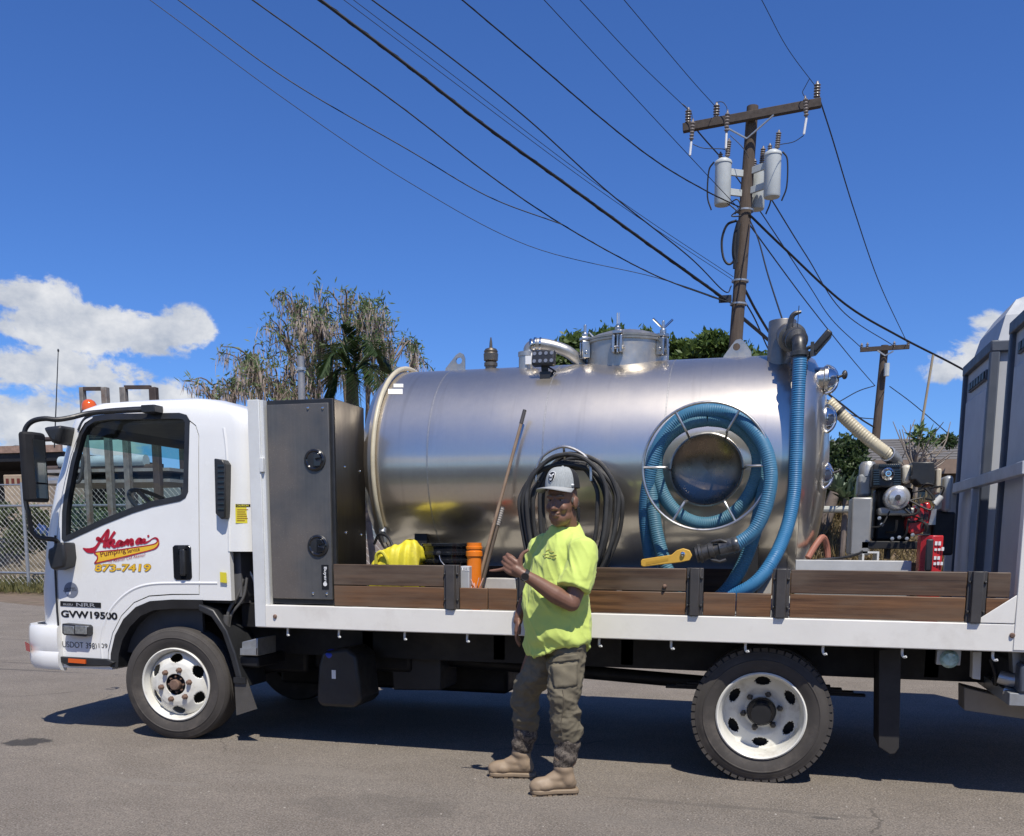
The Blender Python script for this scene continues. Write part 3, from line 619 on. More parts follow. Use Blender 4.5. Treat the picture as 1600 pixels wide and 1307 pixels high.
ribbon(L((395, 402), (520, 374), (700, 332), (880, 287), (935, 266), (960, 235), (962, 205), (950, 180), (925, 172), (890, 190)), [3, 3, 3, 3, 4, 4, 3, 3, 2, 2], 'logo_outline', M['red_print'], .0036)
R_ = M['red_print']
ribbon(L((290, 265), (330, 285), (375, 285), (410, 255), (450, 190), (490, 130), (512, 108), (505, 150), (490, 205), (480, 262)), [2, 13, 16, 9, 8, 8, 9, 12, 12, 12], 'logo_letter', R_)
ribbon(L((415, 200), (425, 185), (470, 205), (520, 190)), [10, 14, 8, 6], 'logo_letter', R_)
ribbon(L((572, 120), (545, 160), (525, 210), (515, 262)), [9, 8, 12, 13], 'logo_letter', R_)
ribbon(L((520, 225), (560, 195), (565, 212), (535, 225), (565, 250), (585, 250)), [5, 8, 8, 7, 11, 6], 'logo_letter', R_)
def small_a(x, y, s=1.0):
    ribbon(L((x+45*s, y-40*s), (x+20*s, y-42*s), (x, y-12*s), (x+12*s, y), (x+35*s, y-15*s), (x+48*s, y-40*s), (x+40*s, y-8*s), (x+62*s, y-8*s)), [8, 8, 10, 8, 7, 10, 10, 4], 'logo_letter', R_)
small_a(590, 247); small_a(765, 225, .95)
ribbon(L((655, 205), (660, 215), (652, 243)), [6, 9, 10], 'logo_letter', R_)
ribbon(L((655, 225), (682, 198), (690, 208), (682, 240)), [6, 10, 12, 12], 'logo_letter', R_)
ribbon(L((686, 222), (715, 194), (728, 204), (720, 232), (745, 226)), [6, 10, 12, 11, 4], 'logo_letter', R_)
ribbon(L((838, 180), (830, 212), (850, 215), (880, 200), (905, 180)), [9, 10, 6, 3, 2], 'logo_letter', R_)
fillpoly(L((858, 152), (872, 147), (880, 158), (872, 170), (860, 167)), 'logo_letter', R_, .004)
for t_, x0, y0, x1, y1, h in (('Pumping', 455, 360, 678, 318, .105/2.05), ('Service', 688, 312, 797, 290, .030)):
    a, b = lg(x0, y0), lg(x1, y1); letter(t_, *a, *b, h, M['brown_print'], 'logo_text', .012, 0)
a, b = lg(522, 398), lg(850, 335); letter('To Akamai! Call Akamai!', *a, *b, .022, M['red_print'], 'logo_tagline', -.004, .35)
a, b = lg(400, 474), lg(898, 474); 
letter('873-7419', a[0]-.6, a[1]+.5, b[0]+.6, b[1]+.5, .0575, M['gold_edge'], 'phone_number_outline', .045, .12, out=.003); letter('873-7419', *a, *b, .052, M['yellow_print'], 'phone_number', .018, .12, out=.0045)
# sticker, badge, weights
sc = P(111.5, 922, YS); mb = MB(); vs = [onside(sc.x+.061*cos(t), sc.z+.056*sin(t), .003) for t in np.linspace(0, 2*pi, 33)[:-1]]; mb.add(vs, [tuple(range(32))]); stk = mb.build('round_sticker', M['grey_sticker'], door, smooth=0)
a, b = lg(128, 635), lg(228, 628); letter('CERTIFIED', *a, *b, .012, M['cablabel'], 'sticker_text', .02)
a, b = lg(120, 653), lg(238, 645); letter('CLEAN IDLE', *a, *b, .012, M['cablabel'], 'sticker_text', .02)
fillpoly(L((142, 656), (185, 653), (185, 676), (142, 679)), 'sticker_badge', M['white_print'], .0045)
fillpoly(L((92, 735), (453, 750), (453, 796), (92, 778)), 'model_badge', M['black_print'], .0035)
a, b = lg(120, 772), lg(205, 776); letter('ISUZU', *a, *b, .014, M['grey_print'], 'badge_text', .03, out=.005)
a, b = lg(236, 782), lg(405, 789); letter('NRR', *a, *b, .0265, M['grey_print'], 'badge_text', .012, out=.005)
a, b = lg(100, 878), lg(600, 902); letter('GVW19500', *a, *b, .053, M['black_print'], 'weight_lettering', .035, out=.0032)
a, b = lg(112, 1142), lg(399, 1160); letter('USDOT 398', *a, *b, .043, M['black_print'], 'registration_lettering', -.004, out=.003)
a, b = lg(402, 1160), lg(512, 1165); letter(')109', *a, *b, .043, M['black_print'], 'registration_lettering', -.004, out=.003)

# ---- wheels
def wheel(name, c, rot, deep, tread, parent, nlug=6):
    root = bpy.data.objects.new(name, None); C.objects.link(root); root.parent = parent; ORG[root.name] = Vector((0, 0, 0))
    root.location = Vector(c)-ORG[parent.name]; root.rotation_euler = (0, 0, rot)
    R, w, rr = .4055, .225, .262                        # axle along local Y, outer face towards -Y
    ax = (0, 1, 0); mb = MB()
    prof = [(rr-.004, .012), (rr+.012, .004), (rr+.03, -.004), (rr+.05, -.012), (rr+.07, -.015), (rr+.073, -.018), (rr+.077, -.018), (rr+.080, -.014), (rr+.10, -.010), (R-.03, .0), (R-.022, .001), (R-.018, .006), (R-.006, .015), (R-.001, .024), (R, .032)]
    prof2 = [(R, w*.5)]+[(r, w-h) for r, h in prof[::-1]]
    # tread: raised ribs
    mid = []
    for k in range(6):
        a = .032+k*(w-.064)/6; b = a+(w-.064)/6; mid += [(R, a+.003), (R, b-.009), (R-.011, b-.007), (R-.011, b-.001)]
    mb.lathe(prof+mid+[(r, w-h) for r, h in prof[::-1]], (0, 0, 0), ax, 96)
    tyre = mb.build('tyre', M['rubber'], root)
    if tread:
        mb = MB()
        for k in range(54):
            a = 2*pi*k/54; ca, sa = cos(a), sin(a); ca2, sa2 = cos(a+.090), sin(a+.090)
            for (ya, yb) in ((.004, .056), (w-.056, w-.004)):
                q = []
                for (cc_, ss_) in ((ca, sa), (ca2, sa2)):
                    for r_ in (R-.02, R+.004):
                        for y_ in (ya, yb): q.append((r_*cc_, y_, r_*ss_))
                mb.add(q, [(0, 1, 3, 2), (4, 6, 7, 5), (2, 3, 7, 6), (0, 4, 5, 1), (0, 2, 6, 4), (1, 5, 7, 3)])
        tag(mb.build('tread_block', M['rubber'], root, smooth=0), kind='stuff')
    else:
        mb = MB()
        for k in range(110):
            a = 2*pi*k/110
            for y_ in (.013,):
                q = [((R-.012)*cos(a), y_-.004, (R-.012)*sin(a)), ((R-.012)*cos(a+.03), y_-.004, (R-.012)*sin(a+.03)), ((R+.001)*cos(a+.03), y_+.018, (R+.001)*sin(a+.03)), ((R+.001)*cos(a), y_+.018, (R+.001)*sin(a))]
                q2 = [(x*.985, y, z*.985) for x, y, z in q]; mb.add(q+q2, [(0, 1, 2, 3), (4, 7, 6, 5), (0, 4, 5, 1), (1, 5, 6, 2), (2, 6, 7, 3), (3, 7, 4, 0)])
        tag(mb.build('tread_block', M['rubber'], root, smooth=0), kind='stuff')
    # steel rim: flange, well, disc with hand holes
    f0 = .004; disc = deep
    mb = MB(); mb.lathe([(rr, .02), (rr+.002, f0-.004), (rr-.006, f0-.010), (rr-.014, f0-.004), (rr-.018, f0+.012), (rr-.026, f0+.03), (rr-.030, f0+.06), (rr-.034, .12), (rr-.04, .2)], (0, 0, 0), ax, 64)
    rim = mb.build('rim', M['rim'], root)
    # disc as grid with holes
    n = 96; radii = [.226, .216, .205, .19, .175, .163, .155, .145, .134, .125, .112, .098, .085, .076]
    def dprof(r):
        if deep > .05: return disc*.72+ (.226-r)*.10 if r > .15 else disc*.72+.0076+min(.022, (.15-r)*.5)
        if r > .155: return .062-.052*min(1, max(0, (.226-r)/.071))**.8
        if r > .125: return .010-.006*((.155-r)/.03)
        return .004
    hc, ha, hb = (.190, .027, .046) if deep > .05 else (.187, .031, .047)
    holes = [2*pi*(k+.5)/6 for k in range(6)]; mb = MB(); vs = []
    fine = np.linspace(.228, .076, 34)
    for r in fine:
        for j in range(144):
            a = 2*pi*j/144; vs.append((r*cos(a), dprof(r), r*sin(a)))
    fs = []
    for i in range(len(fine)-1):
        for j in range(144):
            rm = (fine[i]+fine[i+1])/2; am = 2*pi*(j+.5)/144; inside = False
            for h_ in holes:
                da = (am-h_+pi) % (2*pi)-pi
                if ((rm-hc)/ha)**2+((da*hc)/hb)**2 < 1: inside = True
            if not inside: fs.append((i*144+j, i*144+(j+1) % 144, (i+1)*144+(j+1) % 144, (i+1)*144+j))
    mb.add(vs, fs); dsc = mb.build('disc', M['rim'], root)
    so = dsc.modifiers.new('thick', 'SOLIDIFY'); so.thickness = .008; so.offset = 0
    # lug nuts
    nutmat = M['darkmetal'] if deep > .05 else M['rust']; lug = MB(); yb = dprof(.111)
    base = MB(); base.lathe([(.021, 0), (.021, -.006), (.0175, -.006)], (0, 0, 0), ax, 6, capends=True); base.lathe([(.0175, -.004), (.0175, -.028), (.013, -.031), (.011, -.038), (0, -.039)], (0, 0, 0), ax, 6)
    me = base.mesh('lug_nut', smooth=20)
    for k in range(nlug):
        a = 2*pi*(k+.18)/nlug; o = bpy.data.objects.new('lug_nut', me); C.objects.link(o); o.parent = root; o.location = (.111*cos(a), yb, .111*sin(a))
        if not me.materials: me.materials.append(nutmat)
    mb = MB()
    if deep > .05: mb.lathe([(.088, yb+.03), (.088, yb-.035), (.078, yb-.045), (.0, yb-.05)], (0, 0, 0), ax, 32); hub = mb.build('hub', M['blackgloss'], root)
    else:
        mb.lathe([(.078, yb), (.076, yb+.02), (.066, yb+.035), (.06, yb+.02), (.05, yb+.02), (.0, yb+.02)], (0, 0, 0), ax, 32); hub = mb.build('hub', M['chassis'], root)
        mb = MB(); mb.lathe([(.038, yb+.03), (.038, yb-.022), (.033, yb-.029), (0, yb-.03)], (0, 0, 0), ax, 24); mb.build('hub_cap', M['rust'], root)
        mb = MB()
        for k in range(8): a = 2*pi*k/8; mb.lathe([(.007, yb+.02), (.007, yb-.002), (0, yb-.003)], (.056*cos(a), 0, .056*sin(a)), ax, 6)
        tag(mb.build('hub_bolt', M['rust'], root), kind='stuff')
    MB().lathe([(.23, .235), (.0, .237)], (0, 0, 0), ax, 32).build('brake_drum', M['chassis'], root)
    return root
XF, XR = -4.1086, -.0645
wheel('wheel', (XF, .175, .400), radians(5), .0, False, truck)
wheel('wheel', (XR, .135, .402), 0, .245, True, truck)
for (x, y, nme) in ((XF, 1.92, 'wheel'), (XR, 1.98, 'wheel'), (XR, .36, 'wheel'), (XR, 1.72, 'wheel')):
    mb = MB(); mb.lathe([(.25, 0), (.39, 0), (.404, .02), (.404, .205), (.39, .225), (.25, .225), (.25, 0)], (x, y-.0, .402), (0, 1, 0), 48); mb.lathe([(.25, .1), (0, .1)], (x, y, .402), (0, 1, 0), 32); mb.build(nme, M['rubber'], truck)

# ---- chassis
mb = MB()
for y in (.72, 1.48): mb.box(-5.1, 1.6, y, y+.07, .58, .80)
for x in (-4.9, -3.9, -2.9, -1.9, -1.0, .0, .9, 1.45): mb.box(x, x+.08, .72, 1.55, .60, .78)
mb.build('chassis_frame', M['chassis'], truck)
mb = MB(); mb.cyl((XR, .2, .40), (XR, 2.1, .40), .06, n=12); mb.ell((XR, 1.15, .40), (.2, .19, .2), 20, 12); mb.cyl((-3.6, 1.15, .58), (XR, 1.15, .42), .05, n=12); mb.cyl((XF, .3, .36), (XF, 2.0, .36), .05, n=12)
for y in (.62, 1.6):
    for k in range(4): mb.box(XR-.62+k*.07, XR+.62-k*.07, y, y+.07, .47+k*.016, .483+k*.016)
mb.build('drivetrain', M['chassis'], truck)
mb = MB(); mb.box(-4.6, -3.4, .8, 1.5, .42, .92); mb.box(-3.4, -2.6, .9, 1.4, .45, .75); mb.build('engine_block', M['chassis'], truck, bevel=.03)
mb = MB(); mb.prismY([xz(x, y, .33) for x, y in ((500, 1040), (506, 1018), (545, 1012), (560, 1025), (568, 1095), (556, 1106), (505, 1103), (497, 1095))], .30, .62); dt = mb.build('fluid_tank', M['black'], truck, bevel=.025, seg=3)
q = P(517, 1026, .33); MB().lathe([(.04, -.02), (.04, .03), (.03, .04), (0, .042)], (q.x, .34, q.z), (0, -.5, 1), 16).build('filler_cap', mat('blue_cap', (.02, .05, .45), .4), dt)
q = P(522, 1054, .3); MB().box(q.x-.015, q.x+.015, .293, .299, q.z-.03, q.z+.03).build('tank_sticker', M['white_print'], dt)
mb = MB(); mb.prismY([xz(x, y, .95) for x, y in ((612, 1020), (690, 1020), (690, 1079), (616, 1078))], .93, 1.3); mb.build('battery_box', mat('box_grey', (.045, .045, .047), .55), truck, bevel=.012)
MB().box(-4.1, -2.06, 1.62, 2.25, .20, .84).build('fuel_tank', M['chassis'], truck, bevel=.03)  # far-side tank box made deeper to hide sunlit ground under the bed
mb = MB(); mb.prismY([xz(x, y, .22) for x, y in ((380, 1003), (405, 997), (405, 1025), (380, 1024))], .20, .45); mb.build('step_bracket', M['galv'], truck, bevel=.006)
mb = MB(); mb.prismY([xz(x, y, .22) for x, y in ((379, 1012.5), (404, 1012.5), (404, 1023), (379, 1023))], .188, .198); mb.build('bracket_plate', M['galv'], truck)
mb = MB(); mb.prismY([xz(x, y, .3) for x, y in ((381, 1024), (412, 1024), (414, 1042), (382, 1040))], .22, .6); mb.build('air_tank', M['chassis'], truck, bevel=.015)
# cables and pipework between cab and bed
mb = MB(); rr_ = random.Random(5)
for k in range(13):
    a = P(372+rr_.random()*22, 866+rr_.random()*20, .45+.25*rr_.random()); b = P(352+rr_.random()*45, 940+rr_.random()*45, .4+.3*rr_.random()); m = (a+b)/2+Vector((rr_.uniform(-.08, .08), rr_.uniform(-.1, .1), rr_.uniform(-.02, .08)))
    mb.tube(curve_pts([a, m, b], 6), .006+.006*rr_.random(), 6)
tag(mb.build('cab_cable', M['chassis'], truck), kind='stuff')
mb = MB(); mb.tube(curve_pts([P(380, 905, .3), P(372, 930, .28), P(357, 957, .25), P(355, 985, .24)], 6), .012, 8); mb.tube(curve_pts([P(386, 903, .3), P(380, 935, .28), P(362, 960, .26), P(357, 985, .24)], 6), .010, 8); mb.cyl(P(355, 962, .24), P(353, 985, .24), .025, n=12); mb.build('tilt_pump_hose', mat('hose_grey', (.09, .088, .085), .5), truck)
mb = MB(); mb.tube(curve_pts([P(384, 880, .4), P(390, 893, .4), P(396, 905, .4), P(401, 925, .4)], 5), .008, 6); mb.build('white_cable', M['white_print'], truck)
mb = MB(); mb.box(-3.7, -3.4, .40, 1.8, .80, .98); mb.box(-3.60, -3.40, .45, 1.7, .98, 1.28); mb.build('cab_mount', M['chassis'], truck, bevel=.01)
# ---- bed
ZT, ZB = 1.0, .849
mb = MB(); mb.box(-3.335, 1.62, 0, .055, ZB, ZT-.0); rail = mb.build('bed_rail', M['rail'], truck, bevel=.006)
mb = MB(); mb.box(-3.335, 1.62, 2.25, 2.30, ZB, ZT); mb.build('bed_rail', M['rail'], truck)
mb = MB(); mb.box(-3.33, 1.60, .06, 2.245, .94, .982); mb.build('bed_deck', M['deck'], truck)
for k in range(12): x = -3.2+k*.42; MB().box(x, x+.06, .06, 2.245, .86, .938).build('cross_member', M['chassis'], truck)
# rope hooks
hk = MB(); hk.tube(curve_pts([(0, .05, .0), (0, .045, -.035), (.008, .03, -.05), (.02, .022, -.046)], 4), .0075, 8); hme = None
for x in (447, 527, 630, 728, 935, 1048, 1165, 1287, 1412, 1555):
    p = P(x, 1000, .02)
    if hme is None: o = hk.build('rope_hook', M['postpaint'], truck); hme = o.data; o.location = (p.x-ORG[truck.name].x-(-ORG[truck.name].x), 0, ZB) ; o.location = Vector((p.x, 0, ZB))
    else: o = bpy.data.objects.new('rope_hook', hme); C.objects.link(o); o.parent = truck; o.location = Vector((p.x, 0, ZB))
for x, y in ((430, 963.5), (1581.5, 993)):
    p = P(x, y, 0); MB().lathe([(.014, .004), (.014, -.006), (.009, -.012), (0, -.013)], (p.x, 0, p.z), (0, 1, 0), 14).build('side_marker', M['rust'], truck)
# headboard post
mb = MB(); mb.box(-3.345, -3.262, -.003, .075, .852, 2.318); mb.build('headboard_post', M['postpaint'], truck, bevel=.004)
mb = MB(); mb.box(-3.262, -3.238, .012, .075, 1.001, 2.316); mb.box(-3.345, -3.262, 2.22, 2.30, 1.001, 2.318); mb.box(-3.33, -3.27, .08, 2.2, 2.24, 2.31); mb.build('headboard_frame', M['postpaint'], truck)
p = P(409, 727, .0); MB().box(p.x-.012, p.x+.016, -.010, .03, p.z-.045, p.z+.045).build('latch_plate', M['postpaint'], truck, bevel=.003)
# planks: (pixel left, pixel right, levels)
ZM, ZU = 1.138, 1.273
def plank(x0, x1, z0, z1, m, y0=.012, th=.036): 
    o = MB().box(x0, x1, y0+RND.uniform(-.001, .002), y0+th, z0, z1).build('plank', m, truck, bevel=.004); return o
def xat(px): return P(px, 930, .012).x
for a, b, lv in ((521.5, 694, 2), (717.5, 762, 1), (762.5, 808, 1), (826, 1072, 2), (1098.5, 1150, 1), (1150.5, 1206, 1), (1234, 1510, 2), (1541, 1578, 2)):
    x0, x1 = xat(a)+.002, xat(b)-.002
    plank(x0, x1, ZT+.004, ZM-.002, M['plank_low'])
    if lv == 2: plank(x0, x1, ZM+.002, ZU, M['plank'], .010)
for a, b in ((694, 717.5), (808, 826), (1072.5, 1098), (1206.5, 1233.5), (1510.5, 1540.5)):
    x0, x1 = xat(a), xat(b); mb = MB(); mb.prism([(x0, .048), (x0, .006), (x0+.016, .006), (x0+.022, -.020), (x1-.022, -.020), (x1-.016, .006), (x1, .006), (x1, .048)], lambda u, v, d: Vector((u, v, d)), ZT+.002, ZU+.004)
    st_ = mb.build('stake', M['stake'], truck, bevel=.003); mb = MB()
    for z in (1.06, 1.22):
        for x in (x0+.008, x1-.008): mb.lathe([(.008, .006), (.008, -.002), (.004, -.007), (0, -.008)], (x, 0, z), (0, 1, 0), 8)
    tag(mb.build('stake_bolt', M['darkmetal'], st_), kind='stuff')
p = P(1038.5, 916.5, .01); MB().lathe([(.013, .004), (.013, -.008), (.006, -.02), (0, -.021)], (p.x, .01, p.z), (0, 1, 0), 10).build('carriage_bolt', M['rust'], truck)
# far side boards
for x0, x1 in ((-2.7, -1.3), (-1.25, .1), (.15, 1.15)): MB().box(x0, x1, 2.25, 2.285, ZT+.004, ZU).build('plank', M['plank'], truck)
# tail frame
mb = MB(); mb.box(1.225, 1.30, -.004, .075, ZB+.01, 1.78); mb.prismY([(1.02, ZT+.002), (1.224, ZT+.002), (1.224, 1.155)], -.003, .006); tf = mb.build('tail_frame_post', M['rail'], truck, bevel=.004)
mb = MB(); mb.box(1.215, 1.265, .08, 2.33, 1.79, 1.86); mb.box(1.215, 1.265, 2.28, 2.34, 1.0, 1.79); mb.box(1.22, 1.26, 1.42, 1.49, 1.0, 1.788); mb.build('tail_frame', mat('dull_grey_frame', (.40, .42, .44), .5, var=.1, dirt=(.25, .22, .2), dirt_amt=.5), truck, bevel=.004)
# tail light bracket, liftgate pieces, rear flap
q = P(1483, 1030, .12); mb = MB(); mb.box(q.x-.065, q.x+.06, .12, .17, q.z-.035, ZB-.002); mb.build('lamp_bracket', M['galv'], truck, bevel=.004)
mb = MB(); mb.lathe([(.05, .02), (.05, -.01), (.035, -.028), (0, -.034)], (q.x, .12, q.z+.0), (0, 1, 0), 24); mb.build('reversing_lamp', mat('pale_green_lens', (.36, .52, .48), .1, var=.4, scale=30, coat=.8), truck)
mb = MB(); p = P(1390, 1080, .30); mb.prismY([xz(x, y, .3) for x, y in ((1373, 1015), (1408, 1012), (1404, 1168), (1398, 1177), (1390, 1178), (1372, 1166))], .28, .60); mb.build('mud_flap', mat('flap_black', (.028, .026, .025), .7), truck, bevel=.004)
mb = MB(); mb.prismY([xz(x, y, .3) for x, y in ((1519, 1018), (1533, 1018), (1531, 1062), (1518, 1060))], .28, .36); mb.build('lift_arm', M['postpaint'], truck, bevel=.004)
mb = MB(); mb.prismY([xz(x, y, .6) for x, y in ((1504, 1072), (1612, 1100), (1620, 1125), (1504, 1108))], .55, .75); mb.build('tow_beam', mat('beige_steel', (.30, .27, .23), .6), truck, bevel=.006)
mb = MB(); a = [P(1561, 1058, .2), P(1580, 1063, .18), P(1610, 1066, .15), P(1640, 1068, .15)]; mb.tube(curve_pts(a, 4), .038, 12); mb.tube(curve_pts([p+Vector((.03, 0, -.075)) for p in a], 4), .026, 10); mb.prismY([xz(x, y, .2) for x, y in ((1578, 1015), (1625, 1015), (1625, 1050), (1580, 1050))], .15, .25); mb.build('lift_cylinder', M['galv'], truck)
mb = MB(); mb.tube(curve_pts([P(1548, 1030, .25), P(1555, 1052, .25), P(1556, 1070, .27), P(1552, 1060, .3)], 4), .012, 6); mb.build('hydraulic_hose', M['chassis'], truck)

# ---- tool cabinet
cab_x0, cab_x1 = -3.232, -2.762; z0, z1 = 1.008, 2.315
mb = MB(); mb.box(cab_x0, cab_x1, .045, .50, z0, z1); cbx = mb.build('tool_cabinet', M['black'], truck, bevel=.004)
MB().box(cab_x0+.012, cab_x1-.022, .022, .043, z0+.035, z1-.030).build('cabinet_door', M['cabinet'], cbx, bevel=.003)
MB().box(cab_x1+.001, cab_x1+.004, .06, .499, z0+.03, z1-.004).build('cabinet_side_panel', M['cabinetside'], cbx)
for (x, y) in ((492, 719), (497, 853)):
    p = P(x, y, .02); mb = MB(); mb.prism([(.075*cos(t)*(1 if abs(cos(t)) < .9 else 1), .072*sin(t)) for t in np.linspace(0, 2*pi, 25)[:-1]], lambda u, v, d: Vector((p.x+u, d, p.z+v)), .012, .03)
    la = mb.build('latch', M['black'], cbx, bevel=.006)
    mb = MB(); mb.lathe([(.066, .012), (.058, .006), (.05, .012), (.047, .0215), (0, .0215)], (p.x, 0, p.z), (0, 1, 0), 24); mb.build('latch_cup', M['blackgloss'], la)
    mb = MB(); mb.prismY([(p.x-.006, p.z-.042), (p.x+.045, p.z-.04), (p.x+.05, p.z-.012), (p.x+.012, p.z-.004), (p.x+.012, p.z+.006), (p.x+.05, p.z+.012), (p.x+.03, p.z+.042), (p.x-.004, p.z+.04)], .004, .016); mb.build('latch_handle', M['blackgloss'], la, bevel=.004)
for x, y in ((481, 638), (504, 638), (489, 927.5), (510.5, 928)):
    p = P(x, y, .02); MB().lathe([(.009, .022), (.009, .018), (.005, .013), (0, .012)], (p.x, 0, p.z), (0, 1, 0), 10).build('rivet', M['chrome'], cbx)
for x, y in ((538, 730), (562, 737), (540, 833), (564, 836)):
    p = PX(x, y, cab_x1+.004); MB().lathe([(.009, 0), (.009, .004), (.005, .009), (0, .010)], p, (1, 0, 0), 10).build('rivet', M['chrome'], cbx)
p0, p1 = P(503, 921, .02), P(513, 883, .02); MB().box(p0.x, p1.x, .019, .0215, p0.z, p1.z).build('maker_plate', M['black_print'], cbx)
tm = place_text(text_mesh('Buyers', 1, .02, 0, .0), P(504.8, 886, .0175), (0, 0, -1), (1, 0, 0), .105, .026)
for v in tm.vertices: v.co.y = .0175
link_mesh('maker_lettering', shift_mesh(tm, ORG[truck.name]), M['white_print'], cbx)
p = P(508, 913, .0178); MB().lathe([(.0, 0), (.014, 0)], (p.x, .0178, p.z), (0, 1, 0), 12).build('maker_mark', M['white_print'], cbx, smooth=0)

# exhaust stack behind the cabinet
p = P(471, 600, .95); mb = MB(); mb.cyl((p.x, .95, 1.0), (p.x, .95, P(471, 557, .95).z), .026, n=20); ex = mb.build('exhaust_stack', mat('stack_grey', (.30, .29, .28), .5, metal=.6, var=.2), truck)
z = P(471, 577, .95).z; MB().lathe([(.027, -.012), (.036, -.010), (.036, .010), (.027, .012)], (p.x, .95, z), (0, 0, 1), 20).build('stack_clamp', M['galv'], ex)
# ------------------------------------------------------------------ ground
STAINS = []
for x, y, rx, ry, a, c in ((30, 1047, 1.1, .035, .6, (.07, .065, .06)), (70, 1038, .9, .03, .5, (.07, .065, .06)), (40, 1000, 1.6, .05, .35, (.09, .085, .08)), (1150, 1262, .8, .04, .35, (.10, .09, .08)), (480, 1205, .7, .10, .3, (.26, .235, .2)), (46, 1160, .16, .13, .8, (.03, .03, .032)), (1283, 1278, .09, .035, .6, (.05, .05, .05)), (1265, 1188, .05, .03, .5, (.05, .05, .05)), (240, 1222, .45, .05, .35, (.24, .22, .19)), (600, 1262, .5, .25, .25, (.085, .08, .072)), (1000, 1285, .6, .1, .3, (.2, .18, .155))):
    q = G(x, y); STAINS.append((q.x, q.y, rx, ry, a, c))
def asphaltmat():
    m, t, b, out = nt('weathered_asphalt')
    big = _noise(t, .35, 6, .6); mid = _noise(t, 2.2, 8, .65, seed=3); ag = _noise(t, 95, 4, .75, seed=8); gr = _noise(t, 34, 5, .75, seed=1); strk = _noise(t, 1.0, 5, .6, mapscale=(.25, 3.5, 1), seed=4)
    c = mixc(t, ramp(t, mid.outputs[0], .35, .66), (.198, .168, .136), (.266, .229, .188))
    c = mixc(t, ramp(t, strk.outputs[0], .52, .70, 0, .45), c, (.245, .218, .185))
    c = mixc(t, ramp(t, big.outputs[0], .55, .72, 0, .5), c, (.125, .112, .097))
    c = mixc(t, ramp(t, gr.outputs[0], .42, .56, 0, .45), c, (.115, .103, .089)); c = mixc(t, ramp(t, ag.outputs[0], .53, .61, 0, .80), c, (.36, .33, .29))
    c = mixc(t, ramp(t, ag.outputs[0], .46, .38, 0, .8), c, (.060, .055, .050))
    vo = t.nodes.new('ShaderNodeTexVoronoi'); vo.feature = 'DISTANCE_TO_EDGE'; vo.inputs['Scale'].default_value = .42
    tcv = t.nodes.new('ShaderNodeTexCoord'); wv = _noise(t, 1.6, 6, .7, seed=2); va = t.nodes.new('ShaderNodeMix'); va.data_type = 'VECTOR'; va.inputs[0].default_value = .28; t.links.new(tcv.outputs['Object'], va.inputs[4]); t.links.new(wv.outputs['Color'], va.inputs[5]); t.links.new(va.outputs[1], vo.inputs['Vector'])
    cm = t.nodes.new('ShaderNodeMath'); cm.operation = 'MULTIPLY'; t.links.new(ramp(t, vo.outputs['Distance'], .0035, .001), cm.inputs[0]); t.links.new(ramp(t, big.outputs[0], .48, .56, 0, .55), cm.inputs[1]); c = mixc(t, cm.outputs[0], c, (.05, .046, .042))
    # oil and water marks with outlines of their own
    tcn = t.nodes.new('ShaderNodeTexCoord'); wn_ = _noise(t, 7.0, 5, .6, seed=6)
    for (sx, sy, rx, ry, amt, col) in STAINS:
        sp = t.nodes.new('ShaderNodeMapping'); sp.vector_type = 'TEXTURE'; sp.inputs['Location'].default_value = (sx, sy, 0); sp.inputs['Scale'].default_value = (rx, ry, 1); t.links.new(tcn.outputs['Object'], sp.inputs[0])
        ln = t.nodes.new('ShaderNodeVectorMath'); ln.operation = 'LENGTH'; t.links.new(sp.outputs[0], ln.inputs[0])
        ad_ = t.nodes.new('ShaderNodeMath'); ad_.operation = 'ADD'; t.links.new(ln.outputs['Value'], ad_.inputs[0]); t.links.new(ramp(t, wn_.outputs[0], .3, .7, -.45, .45), ad_.inputs[1])
        c = mixc(t, ramp(t, ad_.outputs[0], 1.05, .75, 0, amt), c, col)
    t.links.new(c, b.inputs['Base Color']); b.inputs['Roughness'].default_value = .86; b.inputs['Specular IOR Level'].default_value = .25
    bp = t.nodes.new('ShaderNodeBump'); bp.inputs['Strength'].default_value = .8; bp.inputs['Distance'].default_value = .008; ad = t.nodes.new('ShaderNodeMath'); ad.operation = 'ADD'; t.links.new(ag.outputs[0], ad.inputs[0]); t.links.new(gr.outputs[0], ad.inputs[1])
    t.links.new(ad.outputs[0], bp.inputs['Height']); t.links.new(bp.outputs[0], b.inputs['Normal']); return m
M['asphalt'] = asphaltmat()
M['dirt'] = mat('dry_earth', (.17, .125, .085), .9, var=.3, scale=3, dirt=(.10, .095, .05), dirt_amt=.8, dscale=1.2, bump=.5, bscale=30)
mb = MB(); mb.add([(-4000, -4000, -.03), (4000, -4000, -.03), (4000, 4000, -.03), (-4000, 4000, -.03)], [(0, 1, 2, 3)]); tag(mb.build('ground', M['dirt'], smooth=0), kind='structure')
mb = MB(); mb.add([(-60, -40, 0), (40, -40, 0), (40, 5.2, 0), (-7, 5.2, 0), (-12, 9.5, 0), (-60, 30, 0)], [(0, 1, 2, 3, 4, 5)]); tag(mb.build('asphalt_yard', M['asphalt'], smooth=0), kind='structure')
